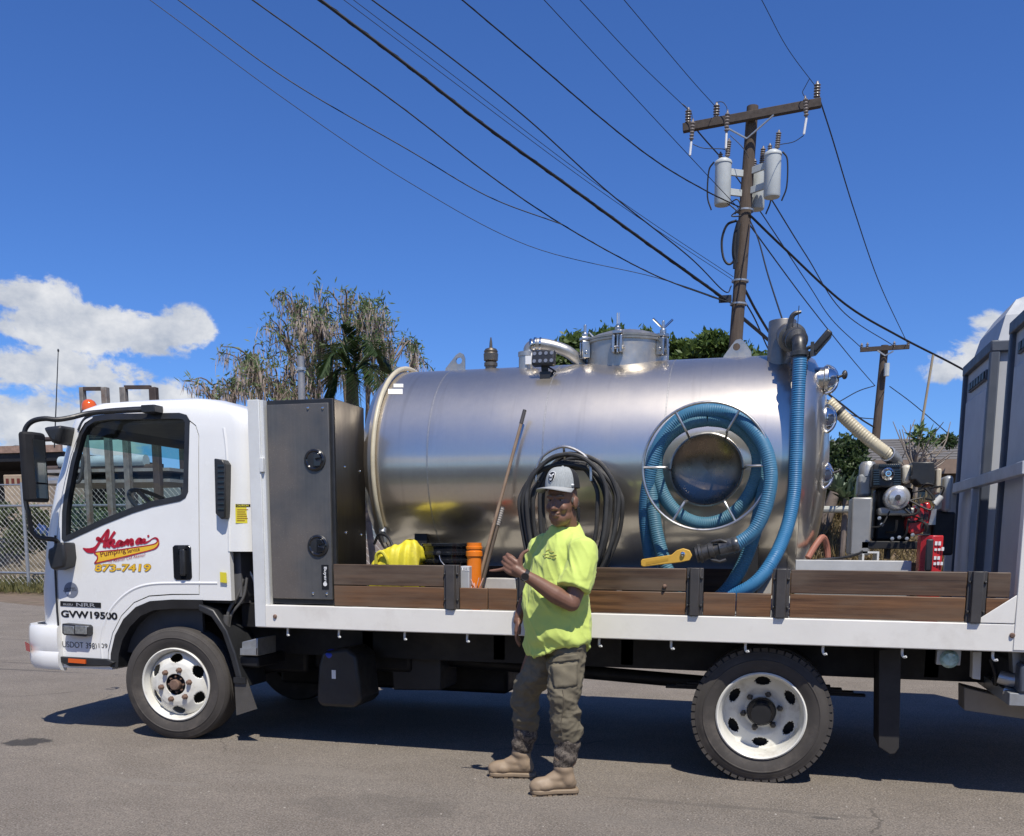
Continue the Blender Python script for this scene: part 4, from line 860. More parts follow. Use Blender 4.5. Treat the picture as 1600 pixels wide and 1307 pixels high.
# ------------------------------------------------------------------ the stainless tank on the bed
TY, TZ, TR = 1.15, 1.94, .70; TX0, TX1 = -2.70, .08
tank = thing('steel_tank', 'long horizontal brushed stainless steel vacuum tank mounted on the truck bed', 'tank', (-1.3, TY, 1.0))
def tk(x, a, r=TR): return Vector((x, TY-r*cos(a), TZ+r*sin(a)))          # a = 0 faces the camera side, pi/2 the top
def tank_at(px, py, r=TR):                                                # nearest point of the tank skin on that sight line
    d = ray(px, py); o = CAM_POS; a = d[1]**2+d[2]**2; b = 2*((o[1]-TY)*d[1]+(o[2]-TZ)*d[2]); c = (o[1]-TY)**2+(o[2]-TZ)**2-r*r
    q = max(0, b*b-4*a*c); t = (-b-sqrt(q))/(2*a); return Vector(o+t*d)
AXX = (1, 0, 0); TC = (0, TY, TZ)
mb = MB(); mb.lathe([(TR, TX0), (TR, -2.30), (TR, -1.5), (TR, -.7), (TR, TX1)], TC, AXX, 128); mb.build('shell', M['steel'], tank, smooth=60)
mb = MB(); mb.lathe([(TR+.001, TX1-.03), (TR+.022, TX1-.028), (TR+.024, TX1+.022), (TR+.004, TX1+.026), (.695, TX1+.04), (.66, TX1+.085), (.58, TX1+.13), (.45, TX1+.165), (.3, TX1+.19), (.15, TX1+.203), (0, TX1+.207)], TC, AXX, 96); rear_head = mb.build('tank_head', M['steel'], tank, smooth=28)
mb = MB(); mb.lathe([(TR+.001, TX0+.012), (TR+.010, TX0+.010), (TR+.010, TX0-.012), (TR, TX0-.014), (.66, TX0-.07), (.58, TX0-.115), (.45, TX0-.15), (.3, TX0-.175), (.15, TX0-.19), (0, TX0-.195)], TC, AXX, 96); mb.build('tank_head', M['steel'], tank, smooth=28)
for x in (-2.285, -1.495, -.72):
    mb = MB(); mb.lathe([(TR-.001, x-.005), (TR+.0014, x-.003), (TR+.0014, x+.003), (TR-.001, x+.005)], TC, AXX, 128); mb.build('weld_seam', mat('weld_grey', (.42, .41, .39), .45, metal=.9, var=.2, scale=60), tank)
for x in (-2.45, -1.35, -.22):
    mb = MB(); pts = [(TY-.62, 1.0)]+[(TY-.66*cos(a), TZ-.72*sin(a)-.0) for a in np.linspace(radians(62), radians(118), 12)]+[(TY+.62, 1.0)]
    pts = [(TY-.55, .984)]+[(TY+.702*cos(a), TZ+.702*sin(a)) for a in np.linspace(radians(222), radians(318), 14)]+[(TY+.55, .984)]
    mb.prism(pts, lambda u, v, d: Vector((d, u, v)), x, x+.09); mb.build('saddle', M['chassis'], tank)
# filling sticker
def tank_patch(x0, y0, x1, y1, name, m, nx=2, ny=4, r=TR+.0025, parent=None):
    mb = MB(); vs = [tank_at(x0+(x1-x0)*i/nx, y0+(y1-y0)*j/ny, r) for j in range(ny+1) for i in range(nx+1)]
    mb.add(vs, [(j*(nx+1)+i, j*(nx+1)+i+1, (j+1)*(nx+1)+i+1, (j+1)*(nx+1)+i) for j in range(ny) for i in range(nx)]); return mb.build(name, m, parent or tank, smooth=0)
tank_patch(606.5, 608, 629, 616, 'sticker', M['white_print']); tank_patch(615, 600, 630, 605.5, 'sticker', M['white_print'])
# lift lugs
for px, py, w in ((713, 573, .16), (1151, 562, .17)):
    p = P(px, py, TY); mb = MB(); z = TZ+TR-.01; out = [(-w/2*1.15, 0), (w/2*1.15, 0), (w/2*1.1, .05), (w*.28, .115), (w*.12, .135), (-w*.05, .13), (-w*.2, .10), (-w/2, .03)]
    if px < 900: out = [(-u, v) for u, v in out[::-1]]; out = [(-w*.55, 0), (w*.42, 0), (w*.42, .10), (w*.34, .13), (w*.18, .142), (w*.0, .125), (-w*.5, .035)]
    hole = (w*.14 if px < 900 else -w*.02, .085)
    n = 28; me = MB().prism([(p.x+u, z+v) for u, v in out], lambda u, v, d: Vector((u, d, v)), TY-.008, TY+.008).mesh('lug', smooth=0)
    cut = MB().cyl((p.x+hole[0], TY-.1, z+hole[1]), (p.x+hole[0], TY+.1, z+hole[1]), .024, n=24).mesh('c', smooth=0)
    me = boolean(me, cut); me.materials.clear(); link_mesh('lift_lug', shift_mesh(me, ORG[tank.name]), M['hatchsteel'], tank)
# breather
p = P(767, 575, TY); z = TZ+TR-.01; mb = MB(); mb.lathe([(.04, 0), (.04, .035), (.048, .037), (.048, .06), (.035, .066), (.05, .075), (.053, .12), (.047, .128), (.05, .14), (.04, .155), (.012, .165), (.01, .20), (.004, .235), (0, .236)], (p.x, TY, z), (0, 0, 1), 24); mb.build('breather_valve', mat('bronze', (.16, .14, .115), .4, metal=.8, var=.2), tank)
p = P(626, 578, TY); mb = MB(); mb.lathe([(.042, -.02), (.042, .03), (.047, .032), (.047, .055), (0, .056)], (p.x, TY, z), (0, 0, 1), 20); mb.build('threaded_stub', M['hatchsteel'], tank)
# manway hatch
hx0 = (P(918, 568, TY).x+P(1040, 566, TY).x)/2; HC = Vector((hx0, TY, TZ+TR)); HR = .272
mb = MB(); mb.lathe([(HR, -.10), (HR, .115), (HR+.012, .118), (HR+.014, .132), (HR, .134)], HC, (0, 0, 1), 64); hat = mb.build('hatch_neck', M['hatchsteel'], tank, smooth=30)
mb = MB(); mb.lathe([(HR+.016, .134), (HR+.018, .148), (HR-.004, .152), (HR-.05, .176), (HR-.12, .198), (HR-.2, .207), (0, .21)], HC, (0, 0, 1), 64); mb.build('hatch_lid', M['hatchsteel'], hat, smooth=30)
for ang in (-92, -150, -28, 40, 140):
    a = radians(ang); d = Vector((cos(a), sin(a), 0)); t_ = Vector((-d.y, d.x, 0)); c = HC+d*(HR+.03); mb = MB()
    R3 = Matrix((d, t_, Vector((0, 0, 1)))).transposed().to_4x4(); Mx = Matrix.Translation(c) @ R3
    mb.box(-.03, .025, -.034, -.016, .02, .13, Mx); mb.box(-.03, .025, .016, .034, .02, .13, Mx); mb.box(-.05, .03, -.03, .03, .137, .158, Mx)
    mb.cyl(c+Vector((0, 0, .02)), c+Vector((0, 0, .24)), .010, n=10); mb.cyl(c-t_*.045+Vector((0, 0, .055)), c+t_*.045+Vector((0, 0, .055)), .012, n=10)
    mb.cyl(c+Vector((0, 0, .158)), c+Vector((0, 0, .185)), .022, n=8)
    cl = mb.build('hatch_clamp', M['steelplain'], hat, bevel=.003)
    if ang in (-28, 140): MB().cyl(c+Vector((0, 0, .19))+t_*.0, c+Vector((0, 0, .255))+t_*.075+d*.02, .008, n=8).cyl(c+Vector((0, 0, .19)), c+Vector((0, 0, .245))-t_*.075-d*.03, .008, n=8).build('wing_handle', M['chrome'], hat)
    if ang == -92: MB().cyl(c+Vector((0, 0, .2)), c+Vector((0, 0, .27)), .012, n=10).build('wing_handle', M['chrome'], hat)
# vent pipe elbow to the hatch
a = P(822, 572, .95); mb = MB(); mb.lathe([(.05, -.12), (.05, .06), (.055, .062), (.055, .09), (0, .09)], (a.x, .95, a.z), (0, 0, 1), 20); mb.build('vent_stub', M['hatchsteel'], tank)
MB().box(a.x+.01, a.x+.052, .892, .8985, a.z-.0, a.z+.055).build('warning_sticker', M['white_print'], tank)
pth = [Vector((a.x+.05, .95, a.z+.03)), P(826, 548, .95), P(832, 540, .95), P(842, 538, .95), P(862, 541, .97), P(885, 549, 1.0), P(902, 562, 1.05), P(910, 575, 1.08)]
mb = MB(); cp = curve_pts(pth, 8); mb.tube(cp, [.036 if i < 22 else .040 for i in range(len(cp))], 16); mb.build('vent_pipe', M['hatchsteel'], tank)
for k in (17, 21, 25): c = cp[k]; t_ = (cp[k+1]-cp[k-1]).normalized(); MB().lathe([(.037, -.008), (.046, -.006), (.046, .006), (.037, .008)], c, t_, 16).build('pipe_clamp', M['chrome'], tank)
# work lights
def worklight(px, py, bx, by, Y, w, h, yaw, roll, nm):
    c = P(px, py, Y); b = tank_at(bx, by); Mx = Matrix.Translation(c) @ Matrix.Rotation(yaw, 4, 'Z') @ Matrix.Rotation(roll, 4, 'Y') @ Matrix.Rotation(radians(-8), 4, 'X')
    mb = MB(); mb.box(-w/2, w/2, -.03, .03, -h/2, h/2, Mx); o = mb.build('work_light', M['black'], tank, bevel=.012, seg=3)
    for i in range(4):
        for j in range(2):
            x, z = -w/2+w*(i+.5)/4, -h/2+h*(j+.5)/2; q = MB(); q.lathe([(.0, -.033), (.012, -.033), (.013, -.030)], (0, 0, 0), (0, 1, 0), 10)
            me = q; me.v = [tuple(Mx @ (Vector(v)+Vector((x, 0, z)))) for v in me.v]; me.build('led', M['grey_sticker'], o)
    q = MB(); q.bar(c+Vector((0, .02, -h/2)), b, .045, .014, (0, 1, 0)); q.bar(b+Vector((-.03, 0, .0)), b+Vector((.04, 0, .0)), .06, .05, (0, 0, 1)); q.build('light_bracket', M['black'], o)
    q = MB(); q.tube(curve_pts([c+Vector((.02, .03, -h/2)), c+Vector((.07, .05, -h/2-.03)), b+Vector((.05, .02, .03)), b+Vector((.02, .05, 0))], 5), .006, 6); q.build('light_cable', M['black'], o)
worklight(850, 560.5, 852, 588, .72, .155, .098, 0, 0, 'a')
# riser, valve and coupling at the right end
rz = Vector((-.045, .85, 2.40)); mb = MB(); mb.lathe([(.085, 0), (.085, .395), (.083, .40), (0, .40)], rz, (0, 0, 1), 32); rism = mat('dull_riser_steel', (.24, .225, .205), .45, metal=.8, var=.2, dirt=(.14, .13, .11), dirt_amt=.5); ris = mb.build('suction_riser', rism, tank)
v0 = Vector((-.01, .77, 2.70)); v1 = P(1246, 533, .50); ax = (v1-v0); L_ = ax.length; mb = MB()
mb.lathe([(.072, 0), (.075, L_*.35), (.084, L_*.38), (.084, L_*.5), (.065, L_*.52), (.06, L_*.66)], v0, ax, 28); mb.build('suction_pipe', rism, ris)
mb = MB(); mb.lathe([(.05, L_*.6), (.068, L_*.62), (.068, L_*.72), (.055, L_*.74), (.055, L_*.84), (.066, L_*.86), (.066, L_*.95), (.04, L_)], v0, ax, 20); mb.build('valve_body', M['darkmetal'], ris)
e = [v1-ax.normalized()*.02, v1+Vector((.008, -.035, -.01)), v1+Vector((.012, -.055, -.05)), v1+Vector((.014, -.06, -.10)), v1+Vector((.016, -.06, -.15))]
mb = MB(); mb.tube(curve_pts(e, 5), .040, 18); mb.build('hose_elbow', M['darkmetal'], ris)
for dz, r_, m_ in ((-.085, .054, 'darkmetal'), (-.13, .047, 'rust'), (-.165, .050, 'darkmetal'), (-.195, .047, 'darkmetal')):
    mb = MB(); mb.lathe([(r_*.8, -.015), (r_, -.012), (r_, .012), (r_*.8, .015)], v1+Vector((.015, -.06, dz)), (0, 0, 1), 18); mb.build('hose_clamp', M[m_], ris)
MB().prism([(-.012, -.03), (.012, -.03), (.016, .05), (-.016, .05)], lambda u, v, d: v1+Vector((.075+d, -.045+u, -.07+v)), 0, .02).build('cam_lever', M['darkmetal'], ris)
lv = [P(1233, 518, .60), P(1236, 500, .60), P(1241, 491, .60), P(1252, 487.5, .60)]; mb = MB(); mb.tube(curve_pts(lv[:2]+lv[2:], 4), [.020, .019, .018, .017, .017, .016, .016, .015, .015, .014, .013, .010, .008][:len(curve_pts(lv, 4))], 8); mb.build('valve_lever', M['darkmetal'], ris)
mb = MB(); mb.tube([P(1246, 512, .56), P(1248.5, 478, .56)], .0025, 5); mb.build('whip_wire', M['black'], ris)
q = MB(); q.v = []; c = P(1283, 536, .72); Mx = Matrix.Translation(c) @ Matrix.Rotation(radians(40), 4, 'Y'); q.box(-.022, .022, -.07, .07, -.075, .075, Mx); wl_ = q.build('work_light', M['black'], tank, bevel=.012, seg=3)
q = MB(); q.tube(curve_pts([c+Vector((-.03, 0, -.02)), c+Vector((-.08, 0, -.03)), c+Vector((-.10, 0, -.09)), c+Vector((-.13, 0, -.13))], 5), .011, 8); q.tube([c+Vector((-.05, .01, -.05)), c+Vector((-.14, .02, -.16))], .016, 8); q.build('light_bracket', M['black'], wl_)
# sight glasses on the rear head
for k, (px, py, r_) in enumerate(((1287, 594, .080), (1284, 655, .080), (1277, 743, .078))):
    p = P(px, py, .82); x0 = TX1+.05; mb = MB(); o_ = Vector((x0, p.y, p.z)); 
    mb.lathe([(r_*.95, 0), (r_*.95, .085), (r_*1.06, .09), (r_*1.06, .11), (r_*.9, .115)], o_, AXX, 28); sg = mb.build('sight_glass', M['steelplain'], tank, smooth=30)
    mb = MB(); mb.lathe([(r_*.9, .112), (r_*.72, .145), (r_*.42, .168), (0, .178)], o_, AXX, 28); mb.build('sight_dome', M['chrome'], sg, smooth=50)
    mb = MB(); mb.tube([o_+Vector((.10+.07*sin(t), r_*1.14*cos(t)*.55, r_*1.14*cos(t))) for t in np.linspace(0, pi, 13)], .010, 8); mb.build('sight_bail', M['chrome'], sg)
    if k != 1: MB().cyl(o_+Vector((.16, 0, .01)), o_+Vector((.20, 0, .022)), .008, n=8).ell(o_+Vector((.21, 0, .026)), (.018, .022, .028) if k == 0 else (.010, .012, .014), 10, 8).build('tee_handle', M['darkmetal'], sg)
# head straps seen as pale vertical rib on the end
mb = MB(); mb.lathe([(.66, TX1+.088), (.60, TX1+.13), (.5, TX1+.162)], TC, AXX, 6, radians(150), radians(205)); 
# cream hose round the front end
mb = MB(); cp = [tk(-2.665, a, TR+.026) for a in np.linspace(radians(102), radians(-38), 40)]; mb.tube(cp, .0155, 12); mb.build('sight_tube', M['cream'], tank)
mb = MB(); e = cp[-1]; mb.cyl(e, e+Vector((.01, .02, -.08)), .016, n=10); mb.lathe([(.026, -.015), (.026, .015)], e, (0, .4, 1), 12, capends=True); mb.build('tube_fitting', M['galv'], tank)
# hose hangers
def ring(c, r, rad, n=64): return MB().tube([c+Vector((r*cos(t), 0, r*sin(t))) for t in np.linspace(0, 2*pi, n+1)[:-1]], rad, 8, closed=True)
H1, H2 = Vector((-.435, .11, 1.858)), Vector((-.452, .405, 1.862))
hg = ring(H1, .363, .0085).build('hose_hanger', M['wire'], tank)
ring(H2, .215, .0085).build('hanger_ring', M['wire'], hg)
MB().lathe([(0, .058), (.07, .053), (.13, .040), (.18, .018), (.205, .0), (.209, -.004), (.212, .0), (.212, .03)], H2-Vector((0, .012, 0)), (0, 1, 0), 48).build('dish', mat('dished_steel', (.22, .18, .145), .3, metal=1.0, var=.1), hg, smooth=50)
for k in range(6):
    t = radians(60*k); a = H1+Vector((.363*cos(t), 0, .363*sin(t))); b = H2+Vector((.215*cos(t), .02, .215*sin(t))); m_ = H1+Vector((.235*cos(t), .015, .235*sin(t)))
    MB().tube(curve_pts([a, m_, m_*.7+b*.3+Vector((0, .02, 0)), b], 4), .0075, 8).build('spoke', M['wire'], hg)
J1 = Vector((P(880, 745, .14).x, .14, P(880, 745, .14).z)); r1 = .172
hg2 = MB().tube(curve_pts([J1+Vector((-r1, 0, -.02)), J1+Vector((-r1*.96, 0, .05)), J1+Vector((-r1*.7, 0, .13)), J1+Vector((0, 0, .178)), J1+Vector((r1*.7, 0, .13)), J1+Vector((r1*.96, 0, .05)), J1+Vector((r1, 0, -.02))], 6), .009, 8).build('hose_hanger', M['wire'], tank)
MB().tube([J1+Vector((0, 0, .178)), J1+Vector((0, .05, .09)), J1+Vector((0, .30, .07))], .008, 8).build('spoke', M['wire'], hg2)
MB().tube([J1+Vector((r1, 0, -.02)), J1+Vector((r1*.8, .30, -.03))], .008, 8).build('spoke', M['wire'], hg2)
MB().tube([J1+Vector((-r1, 0, -.02)), J1+Vector((-r1*.8, .30, -.03))], .008, 8).build('spoke', M['wire'], hg2)

# ---- hoses (hung on the hangers, lifted off by hand)
def resample(pts, step):
    out = [pts[0]]; acc = 0
    for a, b in zip(pts, pts[1:]):
        L = (b-a).length; d = step-acc
        while d <= L: out.append(a.lerp(b, d/L)); d += step
        acc = (acc+L) % step
    return out
def ribbed(pts, r, step=.0065, depth=.0022, n=14):
    q = resample(curve_pts(pts, 14), step); return MB().tube(q, [r-(depth if i % 2 else 0) for i in range(len(q))], n)
bh = thing('suction_hose', 'coiled blue ribbed suction hose hung on the wire hanger', 'hose', (-.44, .25, 1.0))
def loop(cx, cz, rx, rztop, rzbot, y0, y1, t0=90, t1=450, n=18):
    out = []
    for k in range(n+1):
        t = radians(t0+(t1-t0)*k/n); s_ = sin(t); out.append(Vector((cx+rx*cos(t)*(1-.05*max(0, -s_)), y0+(y1-y0)*(.5-.5*cos(t-pi/2)), cz+(rztop if s_ > 0 else rzbot)*s_)))
    return out
ribbed(loop(-.44, 1.88, .30, .255, .345, .20, .30), .041).build('hose_coil', M['blue'], bh)
ribbed(loop(-.435, 1.86, .335, .30, .80, .31, .22), .041).build('hose_coil', M['blue'], bh)
tail = [P(1022, 915, .36), P(1014, 860, .33), P(1008, 800, .28), P(1016, 740, .23), P(1032, 690, .21), P(1062, 655, .20), P(1100, 642, .19), P(1150, 650, .17), P(1190, 690, .13), P(1204, 740, .11), P(1197, 790, .09), P(1178, 830, .08), P(1150, 852, .07)]
ribbed(tail, .041).build('coupled_end', M['bluemid'], bh)
dn = [P(1250, 560, .40), P(1246, 640, .40), P(1243, 720, .40), P(1240, 775, .38), P(1228, 830, .32), P(1205, 880, .22), P(1175, 915, .18), P(1130, 935, .22), P(1080, 945, .3)]
ds = thing('drop_hose', 'straight bright blue hose hanging from the valve at the tank end', 'hose', (.06, .35, 1.0))
ribbed(dn, .041).build('hose', M['bluebright'], ds)
# valve on the coupled end
vv = thing('lever_valve', 'hose-end valve with yellow lever resting over the plank side', 'valve', tuple(P(1085, 870, .07)))
a, b = P(1152, 851, .07), P(1088, 867, .07); ax = b-a; L_ = ax.length
mb = MB(); mb.lathe([(.040, -.01), (.047, 0), (.047, L_*.10), (.044, L_*.12), (.046, L_*.2), (.043, L_*.3), (.045, L_*.42), (.036, L_*.45)], a, ax, 20); mb.build('hose_shank', mat('taped_shank', (.10, .10, .10), .3, metal=.5, var=.6, scale=18), vv)
mb = MB(); mb.lathe([(.034, L_*.44), (.034, L_*.55), (.050, L_*.56), (.050, L_*.68), (.044, L_*.70), (.044, L_*.84), (.058, L_*.86), (.058, L_*.92), (.048, L_*.94), (.048, L_*1.0), (.0, L_*1.01)], a, ax, 18); mb.build('coupling', M['darkmetal'], vv)
for sg in (-1, 1): c = a+ax*.62; MB().tube([c+Vector((0, -.02, sg*.05)), c+Vector((.05, -.03, sg*.062)), c+Vector((.085, -.03, sg*.05))], .010, 8).build('cam_arm', M['darkmetal'], vv)
c = b+Vector((-.0, -.03, .008)); lv = [xz(x, y, .03) for x, y in ((1002, 877), (1004, 874), (1050, 867), (1058, 860), (1068, 857), (1078, 860), (1082, 868), (1078, 876), (1064, 879), (1006, 886), (1002, 884))]
lvo = MB().prismY(lv, .010, .022).build('lever', M['yellowlever'], vv, bevel=.004); p = P(1067, 866, .01); MB().lathe([(.014, .012), (.014, .0), (.008, -.006), (0, -.007)], (p.x, 0, p.z), (0, 1, 0), 8).build('lever_nut', M['chrome'], lvo)
MB().prismY([xz(x, y, .03) for x, y in ((1010, 878.5), (1045, 872), (1045, 876), (1010, 883))], .0085, .012).build('lever_rib', mat('lever_rib_yellow', (.5, .28, .03), .5), lvo)  # rib in a darker yellow than the lever
# black hose coil behind the person
kh = thing('pressure_hose', 'long coil of thin dusty black hose hung on the tank behind the person', 'hose', (J1.x, .25, 1.0)); rr_ = random.Random(11)
for k in range(11):
    w = rr_.uniform(.20, .31); bot = rr_.uniform(.52, .62); top = rr_.uniform(.21, .30); cx = J1.x+rr_.uniform(.0, .05); y0 = .13+.022*k
    lp = []
    for j in range(21):
        t = 2*pi*j/20+pi/2; s_ = sin(t); lp.append(Vector((cx+w*cos(t)*(1-.06*max(0, -s_)**2)+rr_.uniform(-.004, .004), y0+rr_.uniform(-.006, .006), J1.z-.16+(top if s_ > 0 else bot)*s_)))
    lp[-1] = lp[0]; MB().tube(curve_pts(lp, 6), .0135, 9).build('hose_loop', M['blackhose'], kh)
# ------------------------------------------------------------------ loose things on the bed
ZD = .982
bk = thing('bucket', 'black ribbed plastic bucket standing behind the plank side', 'bucket', (-2.13, .42, ZD)); BX, BY = P(697, 870, .42).x, .42
mb = MB(); mb.lathe([(.0, 0), (.135, 0), (.140, .02), (.158, .30), (.166, .302), (.166, .318), (.158, .322), (.159, .350), (.168, .352), (.168, .368), (.160, .372), (.161, .405), (.170, .408), (.170, .424), (.160, .428), (.152, .426), (.13, .02), (0, .018)], (BX, BY, ZD), (0, 0, 1), 48); mb.build('pail', M['blackgloss'], bk)
q = Vector((BX+.01, BY-.168, 1.345)); MB().lathe([(.016, .006), (.016, -.008), (0, -.012)], q, (0, 1, 0), 12).build('handle_boss', M['black'], bk); MB().tube(curve_pts([q, q+Vector((.03, -.02, -.06)), q+Vector((.12, -.01, -.13)), Vector((BX+.17, BY, 1.2))], 6), .0035, 6).build('bail_handle', M['wire'], bk)
orange = mat('orange_plastic', (.78, .20, .012), .38, var=.06, scale=9, dirt=(.5, .16, .05), dirt_amt=.4)
cn = thing('canister', 'narrow orange plastic canister with stepped collar beside the black bucket', 'canister', (-1.85, .19, ZD)); cx, cy_ = P(741, 900, .19).x, .19
mb = MB(); mb.lathe([(0, 0), (.042, 0), (.045, .02), (.046, .30), (.046, .345), (.053, .348), (.053, .375), (.048, .378), (.048, .392), (.052, .394), (.052, .408), (.047, .41), (.047, .432), (.042, .43), (.04, .1), (0, .09)], (cx, cy_, ZD), (0, 0, 1), 36); mb.build('body', orange, cn)
mb = MB(); rr_ = random.Random(3)
for k in range(12):
    a = Vector((cx+.035+rr_.uniform(-.03, .03), cy_-.05, ZD+.12)); b = a+Vector((rr_.uniform(-.05, .04), rr_.uniform(-.015, .0), rr_.uniform(.0, .10))); mb.tube([a, (a+b)/2+Vector((0, -.012, 0)), b], .0028, 5)
tag(mb.build('string_tuft', mat('pale_string', (.70, .42, .34), .7), cn), kind='stuff')
wood = mat('pole_wood', (.25, .17, .11), .6, var=.2, scale=12, dirt=(.34, .28, .22), dirt_amt=.4)
a, b = Vector((cx-.01, cy_, ZD+.05)), P(820, 641, .44); o = MB().tube([a, b], [.012, .0105], 12).build('broom_handle', wood, loc=tuple(a)); tag(o, 'long wooden pole leaning from the orange canister against the tank', 'pole')
d = (b-a).normalized(); MB().tube([b-d*.09, b], [.013, .0125], 12).build('pole_tip', M['stake'], o)
a, b = Vector((cx+.012, cy_+.015, ZD+.05)), P(785, 793, .36); o = MB().tube([a, b], [.013, .013], 12).build('tool_handle', mat('dark_pole', (.10, .075, .055), .55, var=.3), loc=tuple(a)); tag(o, 'short dark stick with wrapped grip standing in the orange canister', 'stick')
d = (b-a).normalized(); mb = MB(); gp = [b-d*.12*(1-k/16) for k in range(17)]; mb.tube(gp, [.015 if k % 2 else .0175 for k in range(17)], 10); mb.build('grip_wrap', mat('grip_grey', (.28, .26, .24), .6), o)
a = P(785, 793, .36)
# yellow rain jacket: crumpled cloth over the plank edge
def jacket():
    mb = MB(); nx, ny = 46, 34; c0 = P(583, 884, .22); c1 = P(659, 884, .22); w = c1.x-c0.x
    prof = [(0, .015), (.08, .075), (.2, .105), (.35, .115), (.5, .135), (.62, .165), (.74, .185), (.84, .175), (.93, .13), (1.0, .03)]
    def hgt(u):
        for (a, b), (c, d) in zip(prof, prof[1:]):
            if u <= c: return b+(d-b)*(u-a)/(c-a)
        return .02
    vs = []
    for j in range(ny+1):
        v = j/ny; th = v*pi
        for i in range(nx+1):
            u = i/nx; h = hgt(u); y = .25-.10*cos(th); z = ZD+(1.262-ZD+h)*sin(th)**.32; x = c0.x+w*u
            n_ = noise.noise(Vector((u*5, v*3.0, 2.2)))*.035+noise.noise(Vector((u*13, v*6, 7)))*.012
            fold = sin(u*18+v*5+noise.noise(Vector((u*3, v*3, 0)))*4)*.008
            vs.append(Vector((x+n_*.35, y+(n_+fold)*.7*(-1 if v < .5 else 1), z+(n_*.6+fold)*sin(th))))
    fs = [(j*(nx+1)+i, j*(nx+1)+i+1, (j+1)*(nx+1)+i+1, (j+1)*(nx+1)+i) for j in range(ny) for i in range(nx)]; mb.add(vs, fs); return mb, c0
jm, c0 = jacket(); jk = jm.build('rain_jacket', mat('yellow_oilcloth', (.72, .62, .035), .55, var=.12, scale=14, dirt=(.35, .28, .06), dirt_amt=.55, dscale=9, bump=.25, bscale=60), loc=(c0.x, .25, ZD), smooth=60); tag(jk, 'crumpled yellow cloth jacket lying over the plank side by the cabinet', 'jacket')
so = jk.modifiers.new('t', 'SOLIDIFY'); so.thickness = .004
mb = MB(); q = P(594, 874, .15); mb.tube(curve_pts([q+Vector((-.03, 0, -.03)), q+Vector((-.02, -.006, .03)), q+Vector((.02, -.01, .045)), q+Vector((.05, -.006, .0)), q+Vector((.055, 0, -.03))], 6), .012, 8); mb.build('cuff', mat('cuff_yellow', (.62, .55, .05), .6), jk)
mb = MB(); e0 = P(588, 868, .45); mb.tube(curve_pts([P(585, 850, .5), P(592, 836, .45), P(604, 838, .4), P(612, 850, .35), P(616, 866, .3)], 6), .010, 8); o = mb.build('black_cable', M['black'], loc=tuple(e0)); tag(o, 'short black cable looped beside the yellow jacket', 'cable')
# small grey battery case between stake and canister
bx = thing('battery_case', 'small grey printed case behind the low planks beside the orange canister', 'case', (P(728, 895, .1).x, .1, ZD)); q0, q1 = P(718, 906, .09), P(733, 885, .09)
MB().box(q0.x, q1.x, .09, .22, ZD, q1.z).build('case_body', mat('case_grey', (.42, .43, .44), .5), bx, bevel=.006)
tm = place_text(text_mesh('TEL', 1, .02, 0, .0), P(720.5, 892, .088), (1, 0, 0), (0, 0, 1), .055, .022); link_mesh('case_lettering', shift_mesh(tm, ORG[bx.name]), M['white_print'], bx)
# pale steel channels on the deck
o = MB().box(P(1243, 880, .35).x, P(1424, 880, .35).x, .33, .42, ZD+.0, P(1330, 876, .35).z).build('steel_channel', mat('pale_channel', (.50, .50, .48), .5, var=.12, dirt=(.3, .28, .25), dirt_amt=.4), loc=(.5, .35, ZD), bevel=.004); tag(o, 'pale grey steel channel lying along the bed before the pump', 'channel')
o = MB().box(P(1184, 905, .25).x, P(1206, 905, .25).x, .22, .30, ZD, P(1190, 912, .25).z+.06).build('wood_block', mat('bleached_wood', (.42, .39, .34), .7), loc=(-.05, .25, ZD), bevel=.004); tag(o, 'small pale wood block beside the blue hose behind the low planks', 'block')
o = MB().box(P(755, 910, .3).x, P(806, 910, .3).x, .30, .40, ZD, P(780, 904, .3).z).build('pale_sill', mat('pale_sill', (.48, .46, .42), .6, var=.15, dirt=(.3, .27, .23), dirt_amt=.5), loc=(-1.75, .35, ZD), bevel=.005); tag(o, 'pale steel sill behind the low planks left of the person', 'sill')
# red fuel-can like case
rb = thing('red_case', 'red metal case with white markings standing before the pump engine', 'case', (.83, .28, ZD)); p0, p1 = P(1437, 890, .25), P(1474, 837, .25); redm = mat('red_enamel', (.50, .022, .025), .32, var=.1, coat=.3)
MB().prism([(p0.x-.005, .25), (p0.x+.055, .22), (p1.x, .235), (p1.x, .42), (p0.x, .42)], lambda u, v, d: Vector((u, v, d)), ZD, p1.z).build('case_body', redm, rb, bevel=.006)
MB().box(p0.x+.02, p0.x+.058, .206, .224, p1.z-.20, p1.z-.02).build('side_handle', M['black'], rb, bevel=.008)
mb = MB(); rr_ = random.Random(2)
for (zz, n_) in ((p1.z-.055, 1), (p1.z-.085, 2), (p1.z-.135, 1), (p1.z-.165, 2)):
    for k in range(n_+1): x = p0.x+.066+k*.018; mb.box(x, x+.013, .2185, .2235, zz, zz+.012+.01*rr_.random())
tag(mb.build('stencil_mark', M['white_print'], rb), kind='stuff')
MB().box(p0.x-.03, p0.x+.04, .23, .30, p1.z+.001, p1.z+.008).build('cover_plate', M['darkmetal'], rb)

